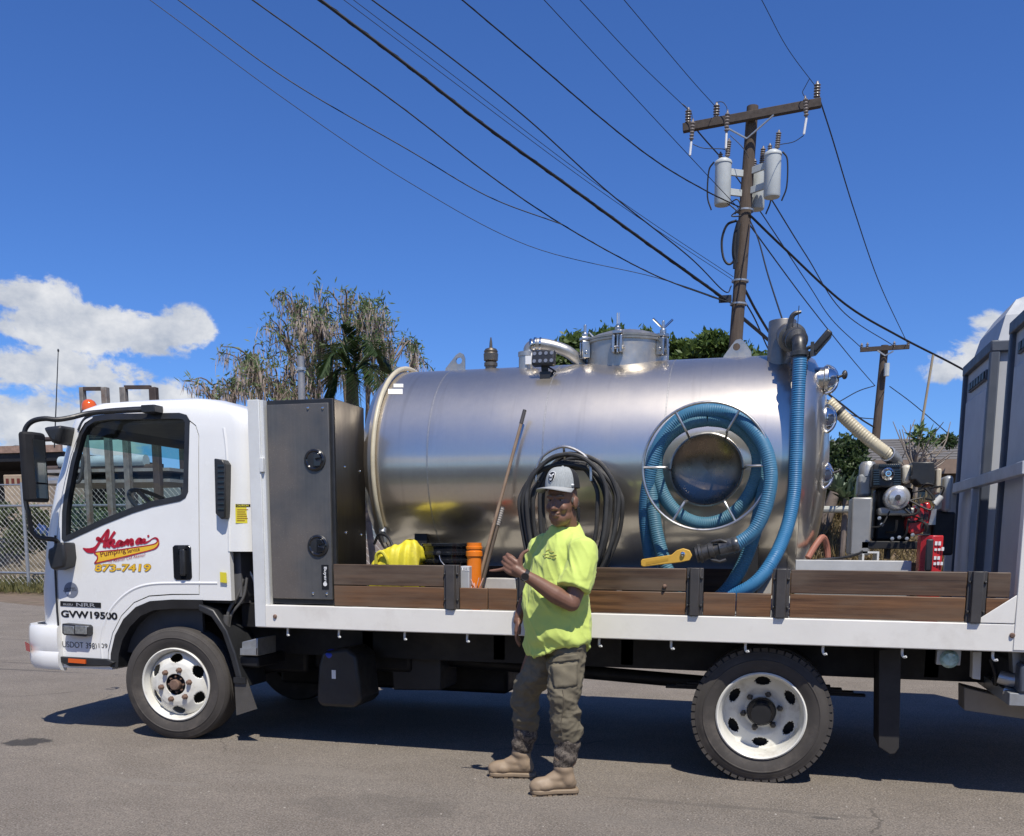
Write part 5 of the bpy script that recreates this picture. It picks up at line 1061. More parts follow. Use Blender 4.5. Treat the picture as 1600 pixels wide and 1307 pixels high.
# ---- pump engine
en = thing('pump_engine', 'small black and red petrol engine with vacuum pump at the bed end', 'engine', (.85, 1.1, ZD)); EY = 1.1
def ebox(x0, y0, x1, y1, Y0, Y1, name, m, bevel=.008, par=None):
    a, b = P(x0, y1, Y0), P(x1, y0, Y0); return MB().box(a.x, b.x, Y0, Y1, a.z, b.z).build(name, m, par or en, bevel=bevel)
ebox(1327, 777, 1364, 868, 1.0, 1.35, 'oil_box', mat('grey_box', (.30, .30, .295), .42, metal=.3, var=.1), .012)
ebox(1340, 740, 1364, 776, 1.15, 1.35, 'pump_body', M['greysteel'], .02)
p = P(1356, 733, 1.2); MB().lathe([(.055, -.05), (.055, .02), (.04, .045), (0, .05)], p, (0, 0, 1), 20).build('pump_cap', M['galv'], en)
mf = ebox(1362, 724, 1410, 762, .98, 1.3, 'muffler', M['black'], .012)
for k in range(7): a = P(1364.5, 735+k*3.6, .975); b = P(1374, 735+k*3.6, .975); MB().box(a.x, b.x, .972, .982, a.z-.004, a.z+.004).build('muffler_slot', M['blackgloss'], mf); 
for k in range(7): a = P(1396, 735+k*3.6, .975); b = P(1407.5, 735+k*3.6, .975); MB().box(a.x, b.x, .972, .982, a.z-.004, a.z+.004).build('muffler_slot', M['blackgloss'], mf)
for k in range(11): a = P(1375+k*3, 726, .99); MB().box(a.x-.004, a.x+.004, .97, .985, a.z-.016, a.z).build('muffler_fin', M['blackgloss'], mf)
p = P(1387, 741, .97); MB().lathe([(.045, .01), (.04, -.012), (.03, -.02), (.018, -.05), (.012, -.05), (.012, -.02), (0, -.015)], p, (0, 1, 0), 18).build('muffler_outlet', M['chrome'], mf)
ebox(1409, 726, 1425, 756, 1.05, 1.45, 'fuel_tank', mat('cream_tank', (.62, .58, .48), .4), .02)
MB().prismY([xz(x, y, .98) for x, y in ((1426, 722), (1460, 722), (1462, 745), (1461, 757), (1456, 759), (1438, 758), (1431, 750), (1422, 750), (1422, 745), (1425, 743))], .98, 1.25).build('air_cleaner', M['black'], en, bevel=.012)
ebox(1461, 732, 1472, 772, 1.0, 1.2, 'carburettor', mat('cream_casting', (.50, .44, .34), .5), .01); ebox(1472, 743, 1491, 800, 1.05, 1.4, 'oil_tank', M['greysteel'], .02)
p = P(1402, 778, .95); mb = MB(); mb.lathe([(.078, .10), (.078, .0), (.072, -.012), (.058, -.018), (.05, -.03), (.025, -.038), (0, -.039)], p, (0, 1, 0), 30); mb.build('valve_cover', mat('silver_paint', (.62, .62, .61), .25, metal=.6), en)
MB().lathe([(.018, -.04), (.016, -.056), (0, -.058)], p, (0, 1, 0), 10).build('cover_bolt', M['darkmetal'], en)
mb = MB(); q = P(1402, 793, .97); mb.box(q.x-.11, q.x+.11, .97, 1.2, q.z-.05, q.z-.0); mb.build('crank_case', mat('cast_alloy', (.30, .30, .29), .5, metal=.6, var=.2), en, bevel=.015)
ebox(1366, 762, 1428, 846, 1.12, 1.42, 'engine_block', M['chassis'], .02)
MB().prismY([xz(x, y, .98) for x, y in ((1423, 794), (1443, 786), (1453, 784), (1456, 800), (1450, 826), (1438, 835), (1420, 834), (1416, 818))], .98, 1.3).build('fan_shroud', redm, en, bevel=.015, seg=3)
for k in range(2):
    for j in range(3): a = P(1441+j*4.2, 806+k*14, .975); MB().box(a.x-.006, a.x+.004, .972, .982, a.z-.025, a.z+.01).build('shroud_slot', M['black'], en)
mb = MB(); p = P(1460, 788, .95); mb.lathe([(.022, -.0), (.018, .06), (0, .065)], p, (.5, 0, .6), 14); mb.build('choke_knob', mat('pale_knob', (.6, .6, .58), .4), en)
ebox(1453, 800, 1494, 868, 1.1, 1.5, 'battery_case', M['chassis'], .015); p = P(1455, 808, 1.05); MB().box(p.x-.03, p.x+.03, 1.06, 1.098, p.z-.05, p.z+.05).build('terminal_plate', M['galv'], en)
ebox(1345, 846, 1440, 858, 1.0, 1.5, 'mount_rail', M['chassis'], .006); ebox(1384, 858, 1392, 874, 1.05, 1.2, 'mount_leg', M['chassis'], .004)
ch = MB(); a, b = P(1347, 874, 1.0), P(1374, 862, 1.0); ch.box(a.x, b.x, 1.0, 1.3, b.z-.012, b.z); ch.box(a.x, a.x+.012, 1.0, 1.3, a.z-.1, b.z-.012); ch.box(b.x-.012, b.x, 1.0, 1.3, a.z-.1, b.z-.012); ch.build('mount_channel', M['postpaint'], en)
rr_ = random.Random(9); mb = MB()
for k in range(16):
    a = P(1385+rr_.random()*70, 760+rr_.random()*55, .95+.04*rr_.random()); b = a+Vector((rr_.uniform(-.2, .2), rr_.uniform(-.03, .1), rr_.uniform(-.15, .05))); mb.tube(curve_pts([a, (a+b)/2+Vector((rr_.uniform(-.06, .06), -.03, rr_.uniform(-.05, .05))), b], 5), .005+.004*rr_.random(), 6)
tag(mb.build('engine_wiring', M['chassis'], en), kind='stuff')
for x, y in ((1394, 842), (1405, 840), (1417, 842), (1426, 836), (1374, 810), (1378, 820), (1433, 793)):
    p = P(x, y, .97); MB().lathe([(.012, .01), (.012, -.008), (0, -.01)], p, (0, 1, 0), 6).build('engine_bolt', M['galv'], en)
# black supply cable, and the cream suction hose from the tank to the pump
pts = [P(1294, 628, 1.0), P(1310, 644, 1.0), P(1340, 672, 1.0), P(1370, 697, 1.0), P(1390, 712, 1.02), P(1402, 722, 1.1)]
sh = thing('transfer_hose', 'cream ribbed hose sloping down from the tank end to the pump engine', 'hose', tuple(pts[0])); ribbed(pts[:5], .040, .009, .003, 14).build('hose', M['cream'], sh)
d = (pts[5]-pts[4]).normalized(); MB().lathe([(.042, -.03), (.05, -.028), (.05, -.01), (.044, -.008), (.048, .02), (.048, .05), (.04, .055), (.038, .1)], pts[4], d, 16).build('hose_fitting', M['galv'], sh)
MB().lathe([(.041, -.012), (.046, -.01), (.046, .01), (.041, .012)], P(1311, 645, 1.0), (pts[2]-pts[1]), 16).build('hose_band', M['black'], sh)
o = MB().tube(curve_pts([P(1255, 879, .4), P(1290, 874, .45), P(1315, 872, .5), P(1340, 866, .6), P(1347, 862, .8)], 6), .008, 8).build('electric_lead', M['black'], loc=(.2, .4, ZD)); tag(o, 'black cord running over the pale channel to the pump', 'cord')
pts = [P(1262, 872, .75), P(1276, 850, .8), P(1286, 840, .85), P(1292, 855, .9), P(1294, 880, .9)]
o = MB().tube(curve_pts(pts, 6), .020, 10).build('red_air_hose', mat('faded_red_hose', (.32, .13, .09), .6), loc=(.2, .8, ZD)); tag(o, 'faded red hose curving down behind the tank end', 'hose')
# cover plate under the tank end
o = MB().box(P(1243, 878, .5).x, P(1300, 878, .5).x, .45, .75, P(1270, 876, .5).z-.01, P(1270, 876, .5).z).build('deck_plate', M['galv'], loc=(.1, .5, ZD)); tag(o, 'thin steel plate under the tank end', 'plate')

# ---- portable toilets behind the tail frame
tgrey = mat('toilet_plastic', (.43, .445, .465), .55, var=.06, scale=2, dirt=(.28, .28, .3), dirt_amt=.35); tdark = mat('toilet_trim', (.07, .082, .105), .5, var=.1); troof = mat('toilet_roof', (.40, .42, .44), .55, var=.06)
def toilet(x0, y0, z0, label, w=1.02, dpt=1.0):
    t = thing('portable_toilet', label, 'toilet', (x0, y0, z0), 'portable toilets behind the tail frame')
    x1, y1, zt = x0+dpt, y0+w, z0+2.02
    MB().box(x0+.03, x1-.03, y0+.03, y1-.03, z0+.06, zt).build('cabin', tgrey, t, bevel=.02)
    MB().box(x0-.02, x1+.02, y0-.02, y1+.02, z0-.10, z0+.06).build('skid_base', tdark, t, bevel=.015)
    for (xa, ya) in ((x0, y0), (x0, y1-.06), (x1-.06, y0), (x1-.06, y1-.06)): MB().box(xa, xa+.06, ya, ya+.06, z0+.06, zt-.004).build('corner_post', tdark, t, bevel=.01)
    MB().box(x0-.004, x0+.05, y0, y1, zt-.05, zt+.025).build('eave_trim', tdark, t, bevel=.008); MB().box(x0, x1, y0-.004, y0+.05, zt-.05, zt+.02).build('eave_trim', tdark, t, bevel=.008); MB().box(x0, x1, y1-.05, y1+.004, zt-.05, zt+.02).build('eave_trim', tdark, t, bevel=.008)
    # recessed panel ribs and vent
    MB().box(x0+.012, x0+.034, y0+.14, y1-.14, z0+.18, zt-.26).build('side_panel', tgrey, t, bevel=.012)
    MB().box(x0+.012, x0+.032, y0+.20, y1-.20, zt-.20, zt-.13).build('vent_panel', tdark, t, bevel=.005)
    for k in range(6): y = y0+.22+k*.098; MB().box(x0+.004, x0+.014, y, y+.07, zt-.19, zt-.14).build('vent_slat', M['black'], t)
    mb = MB(); a = [(x0+.04, y0+.04), (x1-.04, y0+.04), (x1-.04, y1-.04), (x0+.04, y1-.04)]; lv = [(zt+.0, 0), (zt+.20, .05), (zt+.31, .12), (zt+.37, .24), (zt+.39, .38)]; vs = []
    for z, i in lv: vs += [(x0+.04+i, y0+.04+i, z), (x1-.04-i, y0+.04+i, z), (x1-.04-i, y1-.04-i, z), (x0+.04+i, y1-.04-i, z)]
    fs = [(r*4+j, r*4+(j+1) % 4, r*4+4+(j+1) % 4, r*4+4+j) for r in range(4) for j in range(4)]+[(16, 17, 18, 19)]; mb.add(vs, fs); mb.build('roof', troof, t, smooth=0)
    MB().lathe([(.055, 0), (.055, .20), (.058, .20), (.058, .26), (.045, .26)], (x0+.32, y0+.36, zt+.26), (0, 0, 1), 20, capends=True).build('vent_pipe', mat('pipe_grey', (.22, .23, .25), .5), t)
    return t
toilet(1.30, 1.60, .72, 'grey portable toilet with pale roof and vent pipe, the farther one'); toilet(1.30, .06, .72, 'grey portable toilet cut by the picture edge, the nearer one')
o = MB().box(1.24, 2.5, .05, 2.75, .55, .62).build('tail_platform', M['greysteel'], loc=(1.8, 1.2, .6), bevel=.004); tag(o, 'steel tail lift platform under the portable toilets', 'tail lift')
# ------------------------------------------------------------------ the person
pr_ = thing('person', 'person in lime shirt, grey cap and tan boots giving a shaka sign', 'person', (-1.22, -.30, 0))
PB = Vector((-1.185, -.335, 0)); PF = Vector((-.72, -.69, 0)).normalized(); PL = Vector((-PF.y*-1, 0, 0)); PL = Vector((0, 0, 1)).cross(PF)
def pp(a, b, z): return PB+PL*a+PF*b+Vector((0, 0, z))
def limb(mb, pts, rad, n=16, k=5):
    c = curve_pts(pts, k); R = []
    for i in range(len(c)):
        s_ = i/k; j = min(int(s_), len(rad)-2); R.append(rad[j]+(rad[j+1]-rad[j])*(s_-j))
    mb.tube(c, R, n); mb.ell(c[0], R[0], 14, 8); mb.ell(c[-1], R[-1], 14, 8); return mb
skin = mat('tanned_skin', (.195, .098, .062), .5, var=.12, scale=14, bump=.12, bscale=220, dirt=(.20, .085, .055), dirt_amt=.35, dscale=10)
# joints
SL, EL, WL = Vector((-1.035, -.470, 1.375)), Vector((-1.070, -.565, 1.095)), Vector((-1.318, -.655, 1.252))
SR, ER, WR = Vector((-1.335, -.20, 1.375)), Vector((-1.425, -.09, 1.12)), Vector((-1.475, -.165, .985))
HC_ = Vector((-1.172, -.385, 1.640)); HF = Vector((-.22, -.97, -.05)).normalized(); HS = Vector((0, 0, 1)).cross(HF).normalized(); HU = HF.cross(HS).normalized()
def hp(s_, u, f): return HC_+HS*s_+HU*u+HF*f
HM = Matrix((HS, HF, HU)).transposed()
body = MB()
# torso, neck and legs (under the clothes)
for z0, z1, ra in ((.92, 1.15, .135), (1.12, 1.33, .13)): limb(body, [pp(-.05, 0, z0), pp(-.05, .0, z1)], [ra-.02, ra-.02]); limb(body, [pp(.05, 0, z0), pp(.05, .0, z1)], [ra-.02, ra-.02])
limb(body, [SL, pp(0, 0, 1.40), SR], [.055, .07, .055]); limb(body, [pp(0, -.03, 1.40), pp(0, -.03, 1.48), hp(0, -.06, -.02)], [.08, .072, .066])
limb(body, [pp(.08, 0, .92), Vector((-1.125, -.455, .55)), Vector((-1.105, -.44, .2))], [.08, .06, .05]); limb(body, [pp(-.08, .03, .92), Vector((-1.42, -.215, .53)), Vector((-1.435, -.15, .2))], [.08, .06, .05])
# arms
limb(body, [SL, SL.lerp(EL, .55)+Vector((.012, .0, 0)), EL], [.060, .052, .045]); limb(body, [EL, EL.lerp(WL, .35)+Vector((0, 0, -.006)), EL.lerp(WL, .75), WL], [.045, .049, .036, .029])
limb(body, [SR, SR.lerp(ER, .55), ER], [.058, .05, .044]); limb(body, [ER, ER.lerp(WR, .4), WR], [.044, .044, .028])
# head: skull, face planes, jaw, nose, brow, lips, cheeks, ears
body.ell(hp(0, .045, -.012), (.076, .098, .092), 24, 16, HM); body.ell(hp(0, -.02, .022), (.066, .074, .088), 24, 16, HM); body.ell(hp(0, -.084, .030), (.056, .058, .048), 20, 12, HM); body.ell(hp(0, -.112, .056), (.028, .022, .020), 14, 10, HM)
body.ell(hp(0, .030, .078), (.058, .020, .014), 16, 10, HM)
limb(body, [hp(0, .018, .088), hp(0, -.012, .104), hp(0, -.030, .110)], [.010, .013, .016]); body.ell(hp(.014, -.034, .098), (.010, .012, .009), 10, 8, HM); body.ell(hp(-.014, -.034, .098), (.010, .012, .009), 10, 8, HM)
for s_ in (-1, 1):
    body.ell(hp(s_*.040, -.028, .066), (.024, .024, .026), 14, 10, HM); body.ell(hp(s_*.046, -.075, .025), (.018, .035, .03), 12, 8, HM)
    body.ell(hp(s_*.078, -.005, -.012), (.010, .026, .034), 14, 10, HM); body.ell(hp(s_*.082, .008, -.020), (.008, .016, .022), 12, 8, HM)
body.ell(hp(0, -.058, .090), (.028, .012, .007), 16, 8, HM); body.ell(hp(0, -.072, .087), (.025, .012, .008), 16, 8, HM)
# near hand: shaka
hd = Vector((-.845, -.02, .535)).normalized(); hu = Vector((.535, 0, .845)).normalized(); hn = Vector((0, -1, 0)); HW = WL+hd*.012; HSC = 1.14; hd, hu, hn = hd*HSC, hu*HSC, hn*HSC
limb(body, [HW, HW+hd*.03], [.028, .031])
for u0, L_ in ((.030, .088), (.010, .092), (-.010, .088), (-.028, .080)):
    limb(body, [HW+hd*.015+hu*u0*.6, HW+hd*L_*.6+hu*u0*.95+hn*.004, HW+hd*L_+hu*u0], [.017, .0165, .0125])
for u0, L_, r_ in ((.031, .088, .0105), (.010, .093, .0108), (-.0105, .088, .0102)):        # three curled fingers
    k0 = HW+hd*L_+hu*u0; k1 = k0+hd*.022-hn*.026; k2 = k1-hd*.014-hn*.020; k3 = k2-hd*.022+hn*.006; limb(body, [k0, k1], [r_*1.12, r_]); limb(body, [k1, k2, k3], [r_, r_*.95, r_*.85])
k0 = HW+hd*.080+hu*-.029; pd = Vector((-.965, -.03, -.20)).normalized()*HSC; limb(body, [k0, k0+pd*.032, k0+pd*.054+Vector((0, 0, .002)), k0+pd*.072+Vector((0, 0, .005))], [.0098, .0088, .0080, .0066])
t0 = HW+hd*.022+hu*.018; limb(body, [t0, t0+hu*.034+hd*.016+hn*.004, t0+hu*.062+hd*.020, t0+hu*.086+hd*.010-hn*.004], [.0175, .0130, .0110, .0085])
hd, hu, hn = hd/HSC, hu/HSC, hn/HSC
# far hand, hanging relaxed
fd = Vector((-.16, -.10, -.98)).normalized(); fs_ = Vector((.35, -.93, 0)).normalized(); fn_ = fd.cross(fs_).normalized(); W2_ = WR+fd*.01; limb(body, [WR, W2_+fd*.02], [.026, .028])
for i, (u0, L_, fl) in enumerate(((.027, .082, .070), (.009, .086, .078), (-.009, .082, .072), (-.026, .074, .056))):
    limb(body, [W2_+fd*.012+fs_*u0*.6, W2_+fd*L_+fs_*u0], [.0155, .0120]); a = W2_+fd*L_+fs_*u0; limb(body, [a, a+fd*fl*.45-fn_*.008, a+fd*fl*.78-fn_*.022, a+fd*fl-fn_*.036], [.0100, .0095, .0088, .0070])
a = W2_+fd*.022+fs_*.020; limb(body, [a, a+fd*.035+fs_*.018-fn_*.012, a+fd*.066+fs_*.020-fn_*.018], [.0150, .0115, .0090])
bme = remesh(body, .0042, 3, .45); bo = link_mesh('body', shift_mesh(bme, ORG[pr_.name]), skin, pr_)
# eyes, teeth, brows, hair
for s_ in (-1, 1):
    MB().ell(hp(s_*.031, .012, .0795), (.0135, .006, .0055), 12, 8, HM).build('eye', mat('eye_white', (.25, .22, .2), .2), pr_); MB().ell(hp(s_*.031, .012, .0845), (.0055, .003, .005), 10, 6, HM).build('iris', mat('iris_brown', (.03, .015, .01), .1), pr_)
    MB().tube(curve_pts([hp(s_*.014, .033, .094), hp(s_*.032, .039, .090), hp(s_*.052, .033, .076)], 4), [.0035]*9, 6).build('eyebrow', mat('grey_hair', (.13, .12, .11), .8), pr_)
    hr = MB(); hr.ell(hp(s_*.066, .030, -.015), (.010, .030, .020), 14, 10, HM); hr.ell(hp(s_*.068, .012, .010), (.009, .010, .020), 10, 8, HM); hr.ell(hp(s_*.040, -.005, -.070), (.030, .028, .045), 14, 10, HM)
    hm = remesh(hr, .005, 2, .4, lambda c, n: c+n*noise.noise(c*180)*.004); link_mesh('hair', shift_mesh(hm, ORG[pr_.name]), mat('grey_side_hair', (.12, .112, .10), .9, var=.5, scale=160), pr_)
MB().ell(hp(0, -.0648, .0965), (.015, .002, .0022), 14, 6, HM).build('teeth', mat('teeth', (.35, .31, .27), .4), pr_)
# ---- shirt
sh_ = MB(); lev = [(.79, .200, .160, .012), (.86, .200, .166, .016), (.95, .197, .172, .024), (1.05, .192, .174, .030), (1.15, .190, .162, .022), (1.25, .190, .146, .010), (1.34, .186, .130, .0), (1.40, .166, .115, -.010), (1.44, .140, .104, -.018), (1.475, .112, .094, -.024), (1.510, .084, .080, -.026)]
NR = 40; vs = []
for z, ra, rb_, off in lev:
    for k in range(NR):
        t = 2*pi*k/NR; c_, s_ = cos(t), sin(t); e_ = 2/2.5; x = ra*math.copysign(abs(c_)**e_, c_); y = rb_*math.copysign(abs(s_)**e_, s_)+off
        zz = z
        if z < .9: zz = z+.075*max(0, c_)**1.5*1.0-.012*max(0, s_)
        vs.append(pp(x, y, zz))
fs = [(i*NR+k, i*NR+(k+1) % NR, (i+1)*NR+(k+1) % NR, (i+1)*NR+k) for i in range(len(lev)-1) for k in range(NR)]+[tuple(range(NR-1, -1, -1)), tuple(range((len(lev)-1)*NR, len(lev)*NR))]; sh_.add(vs, fs)
sld = (EL-SL).normalized(); limb(sh_, [pp(.03, -.03, 1.445), SL+Vector((0, 0, .0))], [.064, .074]); slv = curve_pts([SL, SL+sld*.10+Vector((.006, -.0, 0)), SL+sld*.215+Vector((-.004, -.004, 0))], 5); sh_.tube(slv, [.078+.014*i/10 for i in range(len(slv))], 20); sh_.ell(SL, .078, 16, 10)
srd = (ER-SR).normalized(); limb(sh_, [pp(-.03, -.03, 1.445), SR], [.068, .076]); slv2 = curve_pts([SR, SR+srd*.10, SR+srd*.20], 5); sh_.tube(slv2, [.078+.006*i/10 for i in range(len(slv2))], 18)
sh_.lathe([(.085, -.02), (.082, .006), (.077, .012), (.072, -.02)], pp(0, -.026, 1.508), (hp(0, -.08, -.02)-pp(0, -.05, 1.42)), 28)
def fold(c, n):
    q = c-PB; a, b, z = q.dot(PL), q.dot(PF), q.z
    w = noise.noise(Vector((a*4, b*4, z*3)))*1.6
    f1 = sin((z*26+a*11+b*6)+w*3.2); f2 = noise.noise(Vector((a*9+z*5, b*9, z*7)))
    amt = .0075*(1 if z < 1.22 else .55)*(.4+.6*abs(noise.noise(Vector((a*3, b*3, z*2+5)))*2))
    low = max(0, min(1, (1.02-z)/.18))
    f3 = noise.ridged_multi_fractal(Vector((a*5+z*4, b*5-z*3, z*6)), .9, 2.1, 3, 1.0, 2.0)-1.0
    f4 = 1-abs(noise.noise(Vector((a*9+z*4, b*9-z*3, z*2.0+3))))*2.6; f5 = 1-abs(noise.noise(Vector((a*20+z*14, b*18-z*4, z*4+9))))*2.4
    return c+n*(amt*f1*abs(f1)**.4+.004*f2+low*.005*sin(z*48+a*9+w*5)+.002*f3+.0095*max(0, f4)**2-.003+.0045*max(0, f5)**2)
sme = remesh(sh_, .0075, 5, .5, fold); link_mesh('shirt', shift_mesh(sme, ORG[pr_.name]), mat('lime_safety_shirt', (.58, .70, .155), .82, var=.04, scale=8, bump=.12, bscale=420, sheen=.15), pr_)
# printed chest logo
def chest(px, py, out=.006):
    d = Vector(ray(px, py)); bpy.context.view_layer.update(); return d
dgl = None
so_ = [o for o in pr_.children if o.name.startswith('shirt')][0]
def hit(obj, px, py, out=.003):
    o_ = Vector(CAM_POS)-ORG[pr_.name]; d = Vector(ray(px, py)).normalized(); ok, loc, nor, _ = obj.ray_cast(o_, d)
    return (loc+ORG[pr_.name]+nor*out) if ok else None
bpy.context.view_layer.update()
lm_ = mat('faded_red_print', (.50, .40, .10), .8); mbx = MB()
for x0, y0, x1, y1 in ((853, 862, 860, 858.5), (859, 862, 866, 863), (849, 867, 858, 866), (859, 868, 870, 868), (851, 871, 862, 871.5), (863, 872, 869, 872)):
    q = [hit(so_, x0+(x1-x0)*k/4, y0+(y1-y0)*k/4, .003) for k in range(5)]
    if all(p is not None for p in q): mbx.tube(q, .0016, 5)
if mbx.v: tag(mbx.build('chest_print', lm_, pr_), kind='stuff')
# ---- trousers
tr_ = MB(); KN, AN = Vector((-1.128, -.462, .55)), Vector((-1.113, -.447, .335)); KF, AF_ = Vector((-1.418, -.215, .53)), Vector((-1.428, -.165, .335))
limb(tr_, [pp(.072, -.005, .90), pp(.080, .0, .78).lerp(KN, .25), KN, AN], [.108, .105, .090, .078], 22); limb(tr_, [pp(-.085, .0, .90), pp(-.09, .02, .76).lerp(KF, .3), KF, AF_], [.108, .100, .086, .074], 22)
limb(tr_, [pp(-.06, -.01, .93), pp(.06, -.01, .93)], [.100, .100]); limb(tr_, [pp(-.06, -.02, .83), pp(.06, -.02, .83)], [.098, .098])
tr_.lathe([(.080, 0), (.084, .02), (.084, .045), (.080, .06)], AN-Vector((0, 0, .01)), (0, 0, 1), 24, capends=True); tr_.lathe([(.076, 0), (.080, .02), (.080, .045), (.076, .06)], AF_-Vector((0, 0, .01)), (0, 0, 1), 24, capends=True)
def tfold(c, n):
    w = noise.noise(c*5)*1.5; z = c.z; k = math.exp(-((z-.52)/.10)**2)+.8*math.exp(-((z-.38)/.08)**2)+.5*math.exp(-((z-.78)/.1)**2)
    f3 = noise.ridged_multi_fractal(c*7+Vector((0, 0, c.x*4)), .9, 2.1, 3, 1.0, 2.0)-1.0
    return c+n*(.0065*k*sin(z*44+c.x*14+w*3.0)+.008*noise.noise(c*11)+.004*f3+.008*max(0, 1-abs(noise.noise(Vector((c.x*8+z*4, c.y*8, z*13))))*2.6)**2+.006*max(0, 1-abs(noise.noise(Vector((c.x*17, c.y*17-z*9, z*25+4))))*2.4)**2-.004)
tme = remesh(tr_, .0075, 5, .5, tfold); trm = mat('khaki_cargo_cloth', (.150, .130, .088), .85, var=.2, scale=9, bump=.15, bscale=350, dirt=(.10, .085, .06), dirt_amt=.4); tro = link_mesh('trousers', shift_mesh(tme, ORG[pr_.name]), trm, pr_)
bpy.context.view_layer.update()
def patch(obj, pxs, nu, nv, out, th, name, m):
    mb = MB(); ok = True; vs = []
    for j in range(nv+1):
        for i in range(nu+1):
            u, v = i/nu, j/nv; x = (pxs[0][0]*(1-u)+pxs[1][0]*u)*(1-v)+(pxs[3][0]*(1-u)+pxs[2][0]*u)*v; y = (pxs[0][1]*(1-u)+pxs[1][1]*u)*(1-v)+(pxs[3][1]*(1-u)+pxs[2][1]*u)*v
            p = hit(obj, x, y, out)
            if p is None: return
            vs.append(p)
    mb.add(vs, [(j*(nu+1)+i, j*(nu+1)+i+1, (j+1)*(nu+1)+i+1, (j+1)*(nu+1)+i) for j in range(nv) for i in range(nu)]); o = mb.build(name, m, pr_, smooth=60); s2 = o.modifiers.new('t', 'SOLIDIFY'); s2.thickness = th; s2.offset = 0; return o
patch(tro, ((855, 1027), (901, 1022), (905, 1031), (858, 1037)), 10, 4, .004, .006, 'pocket_flap', trm)
patch(tro, ((861, 1040), (902, 1035), (901, 1072), (866, 1076)), 10, 8, .003, .006, 'cargo_pocket', trm)
mb = MB(); sm_ = [hit(tro, 879+2*sin(k*.6), 1078+k*7, .002) for k in range(11)]; sm_ = [p for p in sm_ if p is not None]
if len(sm_) > 3: mb.tube(sm_, .0025, 5); mb.build('seam', mat('khaki_seam', (.12, .10, .07), .85), pr_)
# ---- boots
tan = mat('tan_rubber', (.29, .215, .142), .6, var=.08, scale=10, dirt=(.22, .16, .10), dirt_amt=.35); solem = mat('tan_sole', (.25, .185, .12), .7, var=.15, dirt=(.14, .11, .08), dirt_amt=.5)
def camomat():
    m, t, b, out = nt('camo_boot_shaft'); n1 = _noise(t, 42, 5, .7); n2 = _noise(t, 95, 4, .7, seed=4); c = mixc(t, ramp(t, n1.outputs[0], .45, .55), (.045, .036, .030), (.15, .125, .10)); c = mixc(t, ramp(t, n2.outputs[0], .6, .68), c, (.26, .23, .19)); t.links.new(c, b.inputs['Base Color']); b.inputs['Roughness'].default_value = .75; return m
camo = camomat()
def boot(heel, toe, top, zc):
    heel, toe = Vector(heel), Vector(toe); d = (toe-heel); L_ = d.length; d.normalize(); s_ = Vector((0, 0, 1)).cross(d); base = heel
    def q(a, b, z): return heel+d*a*L_+s_*b+Vector((0, 0, z))
    mb = MB(); limb(mb, [q(.22, 0, .085), q(.30, 0, .16), top.lerp(q(.28, 0, .2), .4)], [.052, .054, .062]); limb(mb, [q(.16, 0, .065), q(.5, 0, .065), q(.80, .004, .058), q(.88, .004, .052)], [.042, .045, .047, .040]); limb(mb, [q(.28, 0, .12), q(.55, 0, .085)], [.048, .040])
    mb.ell(q(.70, .0, .056), (.062, .062, .040), 16, 10); mb.ell(q(.84, .002, .046), (.050, .050, .034), 16, 10)
    me = remesh(mb, .006, 4, .5, lambda c, n: c+n*(.0035*noise.noise(c*22)+.003*sin(c.z*95)*max(0, min(1, (c.z-.10)/.05)))); b_ = link_mesh('boot', shift_mesh(me, ORG[pr_.name]), tan, pr_)
    out = [(-.03, -.028), (.05, -.040), (.25, -.040), (.45, -.038), (.65, -.050), (.82, -.054), (.95, -.038), (1.0, 0), (.95, .040), (.82, .056), (.65, .050), (.45, .040), (.25, .042), (.05, .042), (-.03, .028)]
    MB().prism(out, lambda u, v, z: q(u, v, z), .007, .036).build('sole', solem, b_, bevel=.008)
    mb = MB()
    for k in range(9):
        u = .02+k*.108
        if 3 <= k <= 3: continue
        for sg in (-1, 1): w_ = .036 if u < .5 else .046; mb.prism([(u, sg*.008), (u+.085, sg*.008), (u+.085, sg*w_), (u, sg*w_)], lambda a, b, z: q(a, b, z), .0, .0075)
    tag(mb.build('sole_lug', solem, b_, smooth=0), kind='stuff')
    mb = MB(); limb(mb, [q(.28, 0, .195), top+Vector((0, 0, -.04)), top+Vector((0, 0, .03))], [.064, .072, .074], 20); me = remesh(mb, .007, 3, .5, lambda c, n: c+n*.004*sin(c.z*70+c.x*30)); link_mesh('boot_shaft', shift_mesh(me, ORG[pr_.name]), camo, b_)
boot((-1.055, -.425, 0), (-1.305, -.530, 0), Vector((-1.110, -.446, .315)), 0); boot((-1.375, -.148, 0), (-1.655, -.195, 0), Vector((-1.430, -.162, .315)), 0)
# ---- cap
CH = Matrix.Rotation(radians(-10), 3, 'Z') @ HF; CH.z = 0; CH.normalize(); CS = Vector((0, 0, 1)).cross(CH); CC = HC_+Vector((0, 0, .078))-HF*.006
def crown(front):
    mb = MB(); nu, nv = 24, 12; vs = []
    for j in range(nv+1):
        v = j/nv
        for i in range(nu+1):
            t = (-80+160*i/nu) if front else (80+200*i/nu); t = radians(t); ph = v*pi/2
            e_ = .62; r = cos(ph)**.55; rx, ry, h = .0905, .110, .114
            vs.append(CC+CS*(rx*r*sin(t))+CH*(ry*r*cos(t)*(1.0 if cos(t) > 0 else .98))+Vector((0, 0, h*sin(ph)*(1.0 if cos(t) > 0 else .96))))
    mb.add(vs, [(j*(nu+1)+i, j*(nu+1)+i+1, (j+1)*(nu+1)+i+1, (j+1)*(nu+1)+i) for j in range(nv) for i in range(nu)]); return mb
